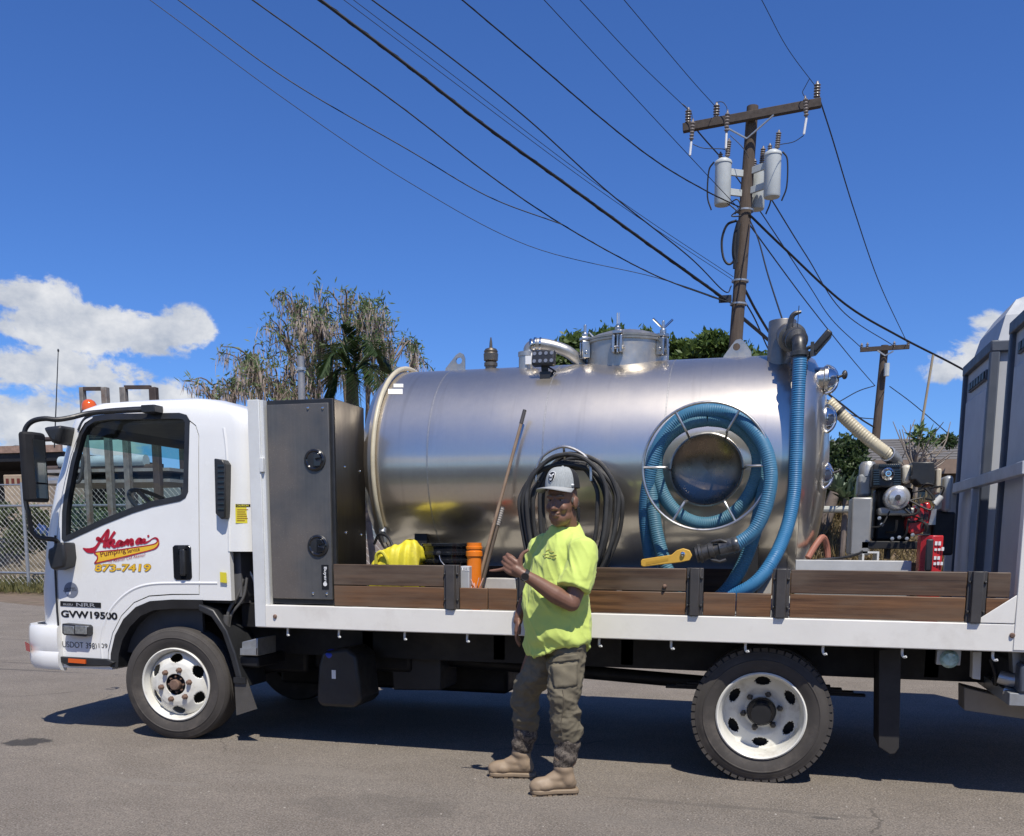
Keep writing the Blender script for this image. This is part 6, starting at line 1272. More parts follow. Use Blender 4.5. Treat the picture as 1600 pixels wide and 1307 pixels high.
grey = mat('heather_grey_cloth', (.34, .36, .355), .9, var=.22, scale=240, mapscale=(1, 1, .12), bump=.2, bscale=400); capo = crown(True).build('cap', grey, pr_, smooth=60); crown(False).build('cap_panel', mat('black_cap_cloth', (.018, .018, .02), .85), capo, smooth=60)
MB().ell(CC+Vector((0, 0, .115)), (.008, .008, .006), 10, 6).build('cap_button', grey, capo)
mb = MB(); vs = []; nb = 18
for i in range(nb+1):
    t = radians(-82+164*i/nb); inn = CC+CS*(.0895*sin(t))+CH*(.108*cos(t)); ext = .085*max(0, cos(t*.98))**.45; o_ = CC+CS*(.098*sin(t))+CH*(.108*cos(t)+ext); dz = -.018*abs(sin(t))**2
    vs += [inn+Vector((0, 0, .004+dz*.4)), o_+Vector((0, 0, dz-.006)), o_+Vector((0, 0, dz-.011)), inn+Vector((0, 0, -.003+dz*.4))]
fs = []
for i in range(nb): a, b = i*4, i*4+4; fs += [(a, b, b+1, a+1), (a+1, b+1, b+2, a+2), (a+2, b+2, b+3, a+3), (a+3, b+3, b, a)]
fs += [(0, 1, 2, 3), (nb*4+3, nb*4+2, nb*4+1, nb*4)]; mb.add(vs, fs); mb.build('brim', mat('brim_grey', (.36, .37, .36), .85, var=.08), capo, smooth=40)
def capdec(poly, out, name, m):
    mb = MB(); vs = []
    for u, v in poly:                      # u across, v up, metres from the crown front
        t = u/.10; ph = max(.02, v/.114); ph = math.asin(min(.99, ph)); r = cos(ph)**.55; n_ = (CS*sin(t)+CH*cos(t)); vs.append(CC+CS*(.0905*r*sin(t))+CH*(.110*r*cos(t))+Vector((0, 0, v))+n_*out)
    mb.add(vs, [tuple(range(len(vs)))]); return mb.build(name, m, capo, smooth=0)
shl = [(-.026, .079), (-.014, .084), (0, .087), (.014, .084), (.026, .079), (.025, .054), (.018, .034), (0, .020), (-.018, .034), (-.025, .054)]
capdec(shl, .003, 'emblem', M['white_print']); capdec([(u*.87, .054+(v-.054)*.87) for u, v in shl], .005, 'emblem_field', M['black_print'])
capdec([(-.011, .066), (.011, .066), (.012, .049), (.006, .036), (-.006, .036), (-.012, .049)], .007, 'emblem_mark', mat('emblem_grey', (.45, .46, .47), .7)); capdec([(-.020, .074), (-.012, .072), (.0, .064), (-.004, .060), (-.018, .066)], .008, 'emblem_mark', M['white_print']); capdec([(.020, .074), (.012, .072), (.0, .064), (.004, .060), (.018, .066)], .008, 'emblem_mark', M['white_print']); capdec([(-.010, .054), (.010, .054), (.009, .049), (-.009, .049)], .009, 'emblem_mark', M['black_print'])
p = CC+CS*.088+CH*.03+Vector((0, 0, .012)); MB().ell(p, (.009, .009, .007), 10, 6).build('cap_tag', M['white_print'], capo)
MB().prism([(-.012, 0), (.018, .0), (.022, -.04), (.008, -.085), (-.012, -.05)], lambda u, v, d: hp(.062+d, v-.03, -.070-u), 0, .010).build('neck_cloth', mat('dark_cloth', (.012, .013, .016), .95), pr_, bevel=.006)
# ---- watch
wd = (WL-EL).normalized(); wc = WL-wd*.012; MB().lathe([(.0315, -.011), (.0345, -.010), (.0345, .010), (.0315, .011)], wc, wd, 24).build('watch_strap', M['black'], pr_)
wn_ = (hn-wd*hn.dot(wd)); wn_.normalize(); MB().lathe([(.021, .026), (.022, .040), (.019, .043), (.0, .043)], wc, wn_, 28).build('watch_case', M['blackgloss'], pr_); MB().lathe([(.0215, .041), (.020, .0445), (.0175, .0435)], wc, wn_, 28).build('watch_bezel', M['darkmetal'], pr_)
# ------------------------------------------------------------------ poles and wires
pole_wood = mat('weathered_pole_wood', (.092, .068, .052), .85, var=.3, scale=3, mapscale=(6, 6, .6), bump=.5, bscale=12, dirt=(.17, .14, .115), dirt_amt=.5)
arm_wood = mat('dark_crossarm_wood', (.060, .046, .038), .8, var=.3, scale=8, bump=.4, bscale=20)
porc = mat('grey_brown_porcelain', (.22, .19, .17), .3, var=.15); cangrey = mat('transformer_grey', (.50, .53, .52), .45, var=.06, dirt=(.32, .30, .26), dirt_amt=.4)
linem = mat('black_line', (.010, .011, .014), .6, var=.1)
PY = 14.0
up1 = thing('utility_pole', 'tall leaning wooden utility pole with three transformers behind the tank', 'utility pole', tuple(G(1133, 843+62, 0)) if False else (P(1150, 530, PY).x-.35, PY, 0))
pt, pb = P(1176, 167, PY), P(1150, 530, PY); base = pt+(pb-pt)*(pt.z/(pt.z-pb.z)); dp = (pt-base).normalized()
MB().tube([base, base.lerp(pt, .5), pt], [.145, .13, .108], 20).build('pole', pole_wood, up1)
def pd(y): return P(1150+(1176-1150)*(530-y)/(530-167), y, PY)            # centre of the pole at a picture height
ca, cb = P(1067, 201, PY-.20), P(1283, 161, PY-.20); MB().bar(ca, cb, .115, .15).build('crossarm', arm_wood, up1, bevel=.01)
for x, y in ((1132, 198), (1209, 180)): MB().bar(P(x, y, PY-.27), P(1167, 217, PY-.17), .02, .045, (0, 1, 0)).build('brace', M['galv'], up1)
def insul(p, h=.30, r=.062, up=Vector((0, 0, 1)), par=up1, nr=5, name='insulator', m=porc):
    pr = [(r*.45, 0)]
    for k in range(nr): z = h*(.08+.8*k/nr); pr += [(r*.5, z), (r, z+h*.05), (r*.95, z+h*.08), (r*.55, z+h*.12)]
    pr += [(r*.4, h*.92), (r*.3, h), (0, h)]; return MB().lathe(pr, p, up, 14).build(name, m, par)
for x, y in ((1075, 197), (1119, 189), (1276, 157)): insul(P(x, y, PY-.20)+Vector((0, 0, .02)), .30)
for x0, y0, x1, y1, x2, y2 in ((1083, 186, 1080, 222, 1078, 243), (1137, 172, 1135, 209, 1134, 232), (1258, 150, 1260, 185, 1256, 210)):
    a, b, c = P(x0, y0, PY-.42), P(x1, y1, PY-.42), P(x2, y2, PY-.42); insul(b, (a-b).length*1.0, .045, (a-b).normalized(), up1, 6, 'fuse_cutout'); MB().cyl(b, c, .022, n=8).build('fuse_tube', M['white_print'], up1); MB().bar(a.lerp(b, .45), a.lerp(b, .45)+Vector((0, .2, 0)), .03, .05).build('cutout_bracket', M['galv'], up1)
def transformer(x, ytop, ybot, r, Y, label):
    t, b = P(x, ytop, Y), P(x-2, ybot, Y); d = t-b; L_ = d.length; o = MB().lathe([(0, 0), (r*.93, .0), (r, .03), (r, L_*.86), (r*1.07, L_*.865), (r*1.07, L_*.90), (r*.98, L_*.93), (r*.5, L_*.985), (0, L_)], b, d, 28).build('transformer', cangrey, up1, smooth=30)
    insul(t-d.normalized()*.02+Vector((.07, -.02, 0)), .34, .05, (d.normalized()+Vector((.08, 0, 0))).normalized(), o, 7, 'bushing'); insul(t-d.normalized()*.05+Vector((-.06, .05, 0)), .18, .045, d.normalized(), o, 4, 'bushing')
    for k, f in enumerate((.72, .30)): q = b.lerp(t, f); w = pd(0) ; c = base.lerp(pt, (q.z-base.z)/(pt.z-base.z)); MB().bar(q, c, .05, .12).build('bracket_arm', cangrey, o, bevel=.006)
    s_ = -1 if x < 1150 else 1; e = t-d*.08+Vector((s_*(r+.02), -.03, 0)); MB().tube(curve_pts([e, e+Vector((s_*.09, 0, -.15)), e+Vector((s_*.10, 0, -.6)), e+Vector((s_*.02, 0, -.85))], 6), .016, 6).build('secondary_lead', linem, o)
    return o
transformer(1130.5, 247, 321, .152, PY-.28, ''); transformer(1208, 234, 309, .152, PY-.34, ''); transformer(1184, 258, 328, .148, PY+.25, '')
mb = MB(); lo = [(1151, 345), (1136, 352), (1128, 375), (1130, 402), (1138, 413), (1147, 406), (1152, 375), (1152, 350), (1149, 385), (1147, 420), (1151, 400), (1154, 365), (1152, 345)]
MB().tube(curve_pts([P(x, y, PY-.22+.01*(i % 3)) for i, (x, y) in enumerate(lo)], 6), .024, 6).build('cable_coil', linem, up1)
MB().tube(curve_pts([P(1154, 350, PY-.17), P(1149, 370, PY-.2), P(1147, 395, PY-.2), P(1150, 412, PY-.18)], 6), .05, 6).build('cable_coil', linem, up1)
for pts, r_ in (([(1127, 310), (1142, 322), (1150, 330), (1143, 338), (1158, 338)], .012), ([(1140, 318), (1152, 312), (1157, 325), (1148, 335)], .012), ([(1083, 226), (1100, 232), (1128, 233), (1137, 236)], .007), ([(1256, 212), (1240, 222), (1220, 226), (1210, 230)], .007), ([(1119, 160), (1129, 160), (1135, 167), (1136, 172)], .007), ([(1065, 162), (1073, 168), (1080, 176), (1082, 186)], .007), ([(1265, 123), (1258, 136), (1254, 144), (1256, 150)], .007), ([(1141, 212), (1155, 225), (1165, 237), (1170, 247)], .007)):
    MB().tube(curve_pts([P(x, y, PY-.35) for x, y in pts], 6), r_, 6).build('jumper_lead', linem, up1)
for y in (330, 440, 476): c = pd(y); MB().lathe([(.155, -.02), (.165, -.015), (.165, .015), (.155, .02)], c, dp, 18).build('pole_band', M['galv'], up1)
MB().bar(pd(470)+Vector((-.15, -.1, .02)), pd(470)+Vector((-.35, -.2, .0)), .1, .12).build('cable_bracket', linem, up1)

P2 = 34.0
up2 = thing('utility_pole', 'small distant wooden utility pole with short crossarm behind the pump engine', 'utility pole', (P(1368, 690, P2).x-.3, P2, 0)); t2, b2 = P(1382.5, 540, P2), P(1368, 690, P2); bs = t2+(b2-t2)*(t2.z/(t2.z-b2.z))
MB().tube([bs, t2], [.19, .14], 14).build('pole', pole_wood, up2); MB().bar(P(1344, 547, P2-.2), P(1421, 542, P2-.2), .11, .16).build('crossarm', arm_wood, up2)
for x, y in ((1346, 546), (1355, 545), (1397, 543), (1419, 541)): insul(P(x, y, P2-.2), .22, .07, par=up2, nr=3)
MB().cyl(P(1385, 588, P2-.3), P(1386, 568, P2-.3), .1, n=10).build('transformer', cangrey, up2)
for x, y in ((1371, 548), (1396, 549)): MB().bar(P(x, y, P2-.3), P(1383, 556, P2-.2), .03, .05).build('brace', M['galv'], up2)
# overhead lines: pixel path, depth at first point, depth at last, radius
def wire(px, y0, y1, r, label, nm='power_line', ext=True, twist=0, grp='overhead lines'):
    n = len(px); L_ = [0]
    for a, b in zip(px, px[1:]): L_.append(L_[-1]+math.hypot(b[0]-a[0], b[1]-a[1]))
    pts = [P(x, y, 1/((1/(y0+5.5))*(1-s/L_[-1])+(1/(y1+5.5))*s/L_[-1])-5.5) for (x, y), s in zip(px, L_)]
    if ext: pts = [pts[0]*2-pts[1]+(pts[0]-pts[1])*.6]+pts
    c = curve_pts(pts, 10); o = MB().tube(c, r, 6).build(nm, linem, loc=tuple(pts[-1])); tag(o, label, 'wire', grp)
    if twist:
        mb = MB(); cc = resample(c, .08); mb.tube([p+Vector((cos(i*.9)*r*.7, 0, sin(i*.9)*r*.7)) for i, p in enumerate(cc)], r*.6, 5); mb.build('twisted_strand', linem, o)
    return o
for k in (0, 1): pass
wire([(234, 0), (450, 159), (637, 284), (825, 384), (1025, 434), (1142, 473)], 9.5, PY-.2, .006, 'lowest thin overhead wire sagging to the pole from upper left')
wire([(278, 0), (450, 125), (637, 234), (762, 307), (878, 351)], 9.5, 11.9, .009, 'thin wire joining the triple cable left of the pole, second lowest')
wire([(394, 0), (512, 84), (637, 175), (762, 272), (878, 351), (1012, 425), (1106, 462), (1144, 474)], 9.5, PY-.2, .011, 'three-strand overhead cable third from the lower left', twist=1)
wire([(500, 0), (637, 103), (762, 200), (887, 290), (1012, 381), (1137, 471)], 9.5, PY-.2, .026, 'thickest black overhead cable bundle running to the pole', twist=1)
wire([(537, 0), (700, 122), (887, 262), (1012, 350), (1144, 437)], 9.5, PY-.2, .005, 'hair-thin wire just above the thickest cable bundle'); wire([(552, 0), (700, 112), (887, 255), (1012, 344), (1146, 433)], 9.5, PY-.2, .005, 'hair-thin wire below the medium black cable')
wire([(581, 0), (700, 87), (825, 187), (950, 300), (1075, 400), (1131, 455), (1143, 447)], 9.5, PY-.2, .011, 'medium black cable dipping just before the pole')
wire([(722, 0), (825, 87), (950, 194), (1031, 256), (1106, 300), (1156, 324)], 9.5, PY-.2, .011, 'twisted black service cable running to the transformers', twist=1)
wire([(850, 0), (981, 141), (1106, 275), (1158, 330)], 9.5, PY-.2, .006, 'thin wire passing left of the left transformer'); wire([(906, 0), (994, 94), (1075, 172)], 9.5, PY-.25, .006, 'thin wire ending at the leftmost insulator of the crossarm'); wire([(975, 0), (1075, 119), (1119, 168)], 9.5, PY-.25, .006, 'thin wire ending at the second insulator of the crossarm'); wire([(1190, 0), (1230, 75), (1274, 135)], 10, PY-.25, .006, 'thin wire ending at the right insulator of the crossarm')
wire([(1274, 135), (1300, 215), (1335, 330), (1375, 445), (1417, 535)], PY-.1, P2-.3, .014, 'long thin wire from the right insulator down to the distant pole', ext=False)
wire([(1170, 335), (1225, 388), (1320, 475), (1405, 526), (1498, 574), (1560, 612)], PY-.1, 20, .022, 'black cable from the near pole passing above the distant pole', ext=False)
wire([(1203, 308), (1260, 400), (1320, 490), (1397, 541)], PY, P2-.2, .014, 'thin wire between both poles, upper of the sagging pair', ext=False); wire([(1090, 205), (1160, 290), (1260, 440), (1300, 500), (1346, 544)], PY, P2-.2, .014, 'thin wire between both poles, lower of the sagging pair', ext=False)
wire([(1172, 345), (1185, 375), (1200, 430), (1225, 508), (1240, 560)], PY-.1, 9, .014, 'black drop wire falling from the pole behind the suction riser', ext=False)
wire([(1164, 453), (1182, 487), (1205, 525), (1240, 580)], PY, 19, .028, 'short thick cable leaving the pole to the right, uppermost', ext=False); wire([(1160, 497), (1185, 518), (1210, 540), (1250, 575)], PY, 19, .034, 'short thick cable leaving the pole to the right, lowest', ext=False); wire([(1163, 470), (1180, 500), (1200, 545), (1215, 570)], PY, 19, .016, 'short thin cable leaving the pole to the right', ext=False)
wire([(1170, 350), (1260, 472), (1330, 560), (1367, 603)], PY, P2-.2, .014, 'thin wire from the near pole to the side of the distant pole', ext=False); wire([(1367, 603), (1340, 612), (1300, 634), (1240, 660)], P2, 26, .018, 'wire leaving the distant pole to the left', ext=False); wire([(1390, 604), (1425, 630), (1470, 668), (1530, 720)], P2, 30, .016, 'wire leaving the distant pole to the right', ext=False)
wire([(1366, 668), (1345, 655), (1310, 628), (1260, 590)], P2, 20, .03, 'heavier low cable rising left from the distant pole', ext=False); wire([(1366, 655), (1340, 652), (1315, 640), (1270, 610)], P2, 20, .018, 'thin low cable rising left from the distant pole', ext=False)

# ------------------------------------------------------------------ vegetation
def leaf_quad(mb, p, d, w, L, nrm=None):
    d = Vector(d).normalized(); s = d.cross(nrm if nrm is not None else Vector((RND.uniform(-1, 1), RND.uniform(-1, 1), RND.uniform(-1, 1)))); 
    if s.length < 1e-3: return
    s.normalize(); mb.add([p, p+d*L*.45+s*w*.5, p+d*L, p+d*L*.45-s*w*.5], [(0, 1, 2, 3)])
def rdir(): 
    while True:
        v = Vector((RND.uniform(-1, 1), RND.uniform(-1, 1), RND.uniform(-1, 1)))
        if .05 < v.length < 1: return v.normalized()
podm = leafmat('dry_pods', (.62, .52, .40), (.36, .28, .19), .35, .8); podg = leafmat('pale_pods', (.68, .57, .49), (.42, .33, .26), .35, .8); green = leafmat('fine_green_leaves', (.11, .16, .06), (.22, .29, .12), .45); bark = mat('grey_brown_bark', (.17, .135, .11), .85, var=.3, bump=.4, bscale=30)
def pod_tree(name, label, clumps, Y, bx, n_pod, n_leaf, grp):
    g = Vector((P(bx, 640, Y).x, Y, 0)); t = thing(name, label, 'tree', tuple(g), grp); br = MB(); fk = g+Vector((RND.uniform(-.1, .1), 0, 1.7)); br.tube(curve_pts([g, g+Vector((.05, .03, .8)), fk], 4), [.075-.003*i for i in range(9)], 9)
    pod, lf = MB(), MB(); tot = sum(c[2]*c[3] for c in clumps)
    for cx, cy, hw, hh in clumps:
        cen = P(cx, cy, Y+RND.uniform(-.4, .4)); sc = (P(cx+10, cy, Y)-P(cx, cy, Y)).length/10; mid = fk.lerp(cen, .55)+Vector((RND.uniform(-.15, .15), RND.uniform(-.2, .2), .1)); br.tube(curve_pts([fk, mid, cen], 5), [.045-.003*i for i in range(11)], 6)
        tips = []
        nt_ = max(8, int(hw*hh/70))
        for k in range(nt_):
            a = RND.uniform(0, 2*pi); q = sqrt(RND.random()); tip = cen+Vector((cos(a)*q*hw*sc, RND.uniform(-.6, .6), sin(a)*q*hh*sc+.06)); m = cen.lerp(tip, .5)+Vector((RND.uniform(-.08, .08), 0, .06)); br.tube(curve_pts([cen.lerp(mid, .5*RND.random()), m, tip], 4), [.016-.0013*i for i in range(9)], 5); tips.append((m, tip))
        for k in range(int(n_pod*hw*hh/tot)):
            m, tip = RND.choice(tips); p = m.lerp(tip, RND.random()**.6)+Vector((RND.gauss(0, .05), RND.gauss(0, .05), RND.gauss(0, .04))); leaf_quad(pod, p, (RND.gauss(0, .16), RND.gauss(0, .16), -1), .011+.007*RND.random(), .15+.17*RND.random())
        for k in range(int(n_leaf*hw*hh/tot)):
            m, tip = RND.choice(tips); p = m.lerp(tip, .6+.45*RND.random())+Vector((RND.gauss(0, .06), RND.gauss(0, .06), RND.gauss(.0, .06))); leaf_quad(lf, p, rdir()+Vector((0, 0, -.1)), .026, .08+.06*RND.random())
    tk_ = br.build('trunk', bark, t, smooth=60); cr = pod.build('seed_pods', podm if RND.random() < .5 else podg, t, smooth=0); cr['kind'] = 'stuff'; q = lf.build('crown', green, t, smooth=0); q['kind'] = 'stuff'; return t
gp = 'dry pod trees behind the cabinet'
pod_tree('pod_tree', 'bare-branched tree hung with long dry pods, tallest clump above the cabinet', [(470, 500, 26, 30), (500, 515, 34, 50), (478, 555, 36, 30), (450, 535, 18, 22), (515, 575, 30, 35), (463, 478, 14, 16)], 8.0, 515, 1100, 1300, gp)
pod_tree('pod_tree', 'tree hung with dry pods just left of the tank front', [(560, 490, 26, 24), (590, 520, 34, 42), (615, 545, 22, 34), (570, 545, 26, 34), (540, 475, 14, 18), (645, 570, 16, 24), (600, 590, 30, 24)], 8.4, 575, 950, 1700, gp)
pod_tree('pod_tree', 'low spread of dry pod branches above the cab roof', [(400, 590, 40, 38), (360, 605, 34, 28), (435, 600, 34, 40), (330, 618, 22, 14), (395, 560, 20, 20), (470, 610, 30, 30)], 7.4, 420, 1400, 1200, gp)
# palm
fr = leafmat('palm_green', (.018, .038, .012), (.055, .095, .030), .3); pm = thing('palm_tree', 'dark green palm crown among the dry pod trees', 'palm', (P(548, 600, 7.0).x, 7.0, 0)); pc = P(550, 585, 7.0)
MB().tube([Vector((pc.x, 7.0, 0)), Vector((pc.x+.03, 7.0, 1.4)), pc], [.13, .11, .08], 12).build('trunk', bark, pm)
for k, (tx, ty, yy) in enumerate(((532, 508, 8.6), (500, 590, 8.4), (508, 640, 8.5), (590, 555, 8.5), (600, 620, 8.4), (565, 640, 8.2), (520, 560, 9.4), (540, 650, 8.2), (610, 580, 9.2))):
    tip = P(tx, ty, yy-1.8); m = pc.lerp(tip, .55)+Vector((0, 0, .30 if ty > 540 else .05)); c = curve_pts([pc, m, tip], 14); mb = MB(); mb.tube(c, [.018-.0005*i for i in range(len(c))], 5); n = len(c)
    for i in range(3, n-1):
        tg = (c[i+1]-c[i-1]).normalized(); sd = tg.cross(Vector((0, 0, 1))); sd = sd.normalized() if sd.length > .05 else Vector((1, 0, 0)); L_ = .34*sin(pi*min(1, (i+2)/n))+.08
        for sg in (-1, 1):
            for w in (0, .5): p = c[i].lerp(c[i+1], w); leaf_quad(mb, p, sd*sg+tg*.7+Vector((0, 0, -.35+RND.uniform(-.15, .15))), .035, L_*RND.uniform(.85, 1.1), Vector((0, 0, 1)))
    mb.build('frond', fr, pm, smooth=0)
def crown_tree(name, label, clumps, Y, n, m, size, grp, cat='tree', bz=0, trunk=True):
    cx = sum(c[0] for c in clumps)/len(clumps); g = Vector((P(cx, 560, Y).x, Y, bz)); t = thing(name, label, cat, tuple(g), grp); lf = MB(); br = MB(); tot = sum(c[2]*c[3] for c in clumps)
    for x, y, hw, hh in clumps:
        cen = P(x, y, Y+RND.uniform(-.5, .5)); sc = (P(x+10, y, Y)-P(x, y, Y)).length/10; R3 = Vector((hw*sc, hw*sc*.8, hh*sc))
        if trunk: br.tube(curve_pts([g, g.lerp(cen, .5)+Vector((RND.uniform(-.3, .3), RND.uniform(-.3, .3), 0)), cen], 5), [.16-.012*i for i in range(11)], 8)
        subs = [(rdir(), RND.uniform(.5, 1)) for _ in range(16)]
        for k in range(int(n*hw*hh/tot)):
            d, q = RND.choice(subs); p = cen+Vector((d.x*R3.x*q, d.y*R3.y*q, d.z*R3.z*q))+Vector((RND.gauss(0, .18)*R3.x, RND.gauss(0, .18)*R3.y, RND.gauss(0, .18)*R3.z)); leaf_quad(lf, p, rdir()+Vector((0, 0, .3)), size*.5, size*RND.uniform(.7, 1.3))
    if trunk: br.build('trunk', bark, t, smooth=60)
    q = lf.build('crown', m, t, smooth=0); q['kind'] = 'stuff'; return t
dense = leafmat('dense_green', (.055, .10, .022), (.15, .215, .055), .4)
crown_tree('leafy_tree', 'round green treetop showing behind the tank hatch', [(905, 548, 42, 26), (950, 540, 55, 24), (1000, 550, 40, 26), (930, 580, 90, 30)], 20, 9000, dense, .17, 'green treetops beyond the tank'); crown_tree('leafy_tree', 'green treetop just left of the near utility pole', [(1065, 552, 42, 20), (1110, 545, 40, 22), (1145, 550, 34, 20), (1175, 558, 28, 18), (1110, 590, 90, 28)], 20, 8000, dense, .17, 'green treetops beyond the tank')
shrubm = leafmat('shrub_green', (.035, .065, .020), (.10, .145, .055), .35)
crown_tree('shrub', 'dark green shrub behind the tank end', [(1322, 715, 30, 38), (1340, 740, 22, 40), (1305, 740, 20, 40)], 6.5, 6500, shrubm, .06, None, 'shrub', trunk=True)
crown_tree('shrub', 'small leafy shoot rising behind the house eave', [(1478, 690, 16, 10)], 10.5, 500, shrubm, .07, None, 'shrub', trunk=False)
# agave-like plant
ag = thing('agave', 'pale green spiky agave plant below the shrub', 'plant', tuple(Vector((P(1318, 780, 6.0).x, 6.0, 0)))); agm = leafmat('agave_green', (.10, .15, .09), (.17, .22, .13), .2)
for cx, cy in ((1322, 778), (1308, 770), (1335, 785)):
    c0 = P(cx, cy, 6.0)
    for k in range(26):
        a = RND.uniform(0, 2*pi); e = RND.uniform(.0, 1.3); d = Vector((cos(a)*cos(e), sin(a)*cos(e), sin(e))); leaf = MB(); L_ = RND.uniform(.22, .36); s_ = d.cross(Vector((0, 0, 1))).normalized(); nn = s_.cross(d)
        leaf.add([c0-s_*.018, c0+s_*.018, c0+d*L_*.6+s_*.02+nn*.02, c0+d*L_, c0+d*L_*.6-s_*.02+nn*.02, c0+d*L_*.3-nn*.015], [(0, 5, 1), (1, 5, 2), (0, 4, 5), (5, 4, 3, 2)]); leaf.build('leaf', agm, ag, smooth=60)
MB().tube([Vector((ag.location.x, 6.0, 0)), P(1322, 778, 6.0)], [.035, .03], 8).build('stem', bark, ag)
# dry grass bank
bank = MB(); vs = []; nx, ny = 40, 10
for j in range(ny+1):
    for i in range(nx+1):
        x = -6+i*.35; y = 5.25+j*.35; h = 1.78*min(1, j/4)**.8*max(0, min(1, (x+1.6)/1.2))+.10*noise.noise(Vector((x*1.3, y*1.3, 0))); vs.append((x, y, max(-.02, h)))
bank.add(vs, [(j*(nx+1)+i, j*(nx+1)+i+1, (j+1)*(nx+1)+i+1, (j+1)*(nx+1)+i) for j in range(ny) for i in range(nx)]); tag(bank.build('earth_bank', M['dirt'], smooth=60), kind='structure')
drym = leafmat('dry_grass', (.36, .27, .13), (.20, .16, .075), .35, .8); gr = MB()
for k in range(20000):
    x = RND.uniform(-.6, 4.5); j = RND.random(); y = 5.2+j*1.7; h = 1.78*min(1, (y-5.25)/.35/4 if y > 5.25 else 0)**.8*max(0, min(1, (x+1.6)/1.2)); p = Vector((x, y, h-.02)); leaf_quad(gr, p, (RND.gauss(0, .5), RND.gauss(-.2, .4), 1), .014, RND.uniform(.10, .32))
tag(gr.build('dry_grass', drym, smooth=0), 'dry straw-coloured grass on the bank behind the truck', 'grass', kind='stuff')
o = MB().cyl((-1.0, 5.9, P(1310, 797, 5.9).z), (1.05, 5.9, P(1330, 796, 5.9).z), .04, n=10).build('pipe_rail', mat('pale_pipe', (.42, .42, .36), .5), loc=(0, 5.9, 0)); tag(o, 'pale horizontal pipe lying along the bank under the agave', 'pipe')
# dead branches with green tips, thin leaning pole
db = thing('dead_bush', 'leafless grey branches with a few green tips behind the pump engine', 'bush', tuple(Vector((P(1440, 740, 8).x, 8, 0)))); mb = MB(); b0 = P(1432, 745, 8)
mb.tube([Vector((b0.x, 8, 0)), b0], .03, 6)
for k in range(34):
    tip = P(RND.uniform(1395, 1492), RND.uniform(655, 725), RND.uniform(7.6, 8.5)); m = b0.lerp(tip, .5)+Vector((RND.uniform(-.12, .12), 0, RND.uniform(-.05, .1))); mb.tube(curve_pts([b0.lerp(tip, .1*RND.random()), m, tip], 4), [.016-.0014*i for i in range(9)], 5)
mb.build('branches', mat('dead_wood', (.25, .21, .17), .85), db, smooth=60); lf = MB()
for cx, cy in ((1437, 672), (1450, 680), (1432, 683), (1442, 690), (1457, 690)):
    c0 = P(cx, cy, 8)
    for k in range(26): leaf_quad(lf, c0+rdir()*.03, rdir()+Vector((0, 0, .2)), .035, RND.uniform(.10, .17))
q = lf.build('leaf_tuft', leafmat('tuft_green', (.10, .16, .05), (.20, .27, .10), .35), db, smooth=0); q['kind'] = 'stuff'
a, b = P(1458, 555, 8.6), P(1430, 725, 8.6); base_ = a+(b-a)*(a.z/(a.z-b.z)); o = MB().tube([base_, a], [.022, .016], 8).build('garden_stake', mat('bamboo', (.36, .29, .19), .7), loc=tuple(base_)); tag(o, 'thin bare pole leaning in front of the house roof', 'pole')
# ------------------------------------------------------------------ house on the right
hs_ = thing('house', 'low house with grey shingle roof behind the pump engine', 'house', (P(1420, 720, 11).x, 11, 0)); HX0, HX1 = P(1346, 720, 11).x-3.0, P(1640, 720, 11).x+2; ze, zr = P(1420, 722, 11).z, P(1420, 686, 13.5).z
MB().box(HX0+.3, HX1-.3, 11.4, 16.5, 0, ze-.05).build('wall', mat('faded_siding', (.20, .17, .14), .8, var=.15, bump=.2, bscale=20), hs_)
roofm = mat('grey_shingle', (.15, .14, .13), .9, var=.25, scale=10, mapscale=(1, 4, 4), bump=.3, bscale=30)
nrow = 9
for k in range(nrow):
    f0, f1 = k/nrow, (k+1)/nrow; y0, y1 = 10.9+2.7*f0, 10.9+2.7*f1; z0, z1 = ze+(zr-ze)*f0, ze+(zr-ze)*f1; MB().add([(HX0, y0, z0+.03), (HX1, y0, z0+.03), (HX1, y1, z1+.012), (HX0, y1, z1+.012), (HX0, y0, z0-.01), (HX1, y0, z0-.01), (HX1, y1, z1-.03), (HX0, y1, z1-.03)], [(0, 1, 2, 3), (4, 7, 6, 5), (0, 4, 5, 1), (1, 5, 6, 2), (2, 6, 7, 3), (3, 7, 4, 0)]).build('shingle_course', roofm, hs_, smooth=0)
MB().box(HX0, HX1, 13.55, 16.8, zr-.5, zr-.03).build('roof_slab', roofm, hs_)
MB().box(HX0+.02, HX1-.02, 10.86, 10.90, ze-.20, ze+.02).build('fascia_board', mat('brown_fascia', (.24, .17, .125), .75, var=.2), hs_); MB().box(HX0+.05, HX1-.05, 10.92, 11.4, ze-.16, ze-.12).build('soffit', mat('soffit_dark', (.10, .085, .07), .8), hs_)
for k in range(7): x = HX0+1.0+k*1.25; MB().box(x, x+.7, 11.36, 11.395, 1.2, ze-.45).build('window', M['blackgloss'], hs_, bevel=.01)

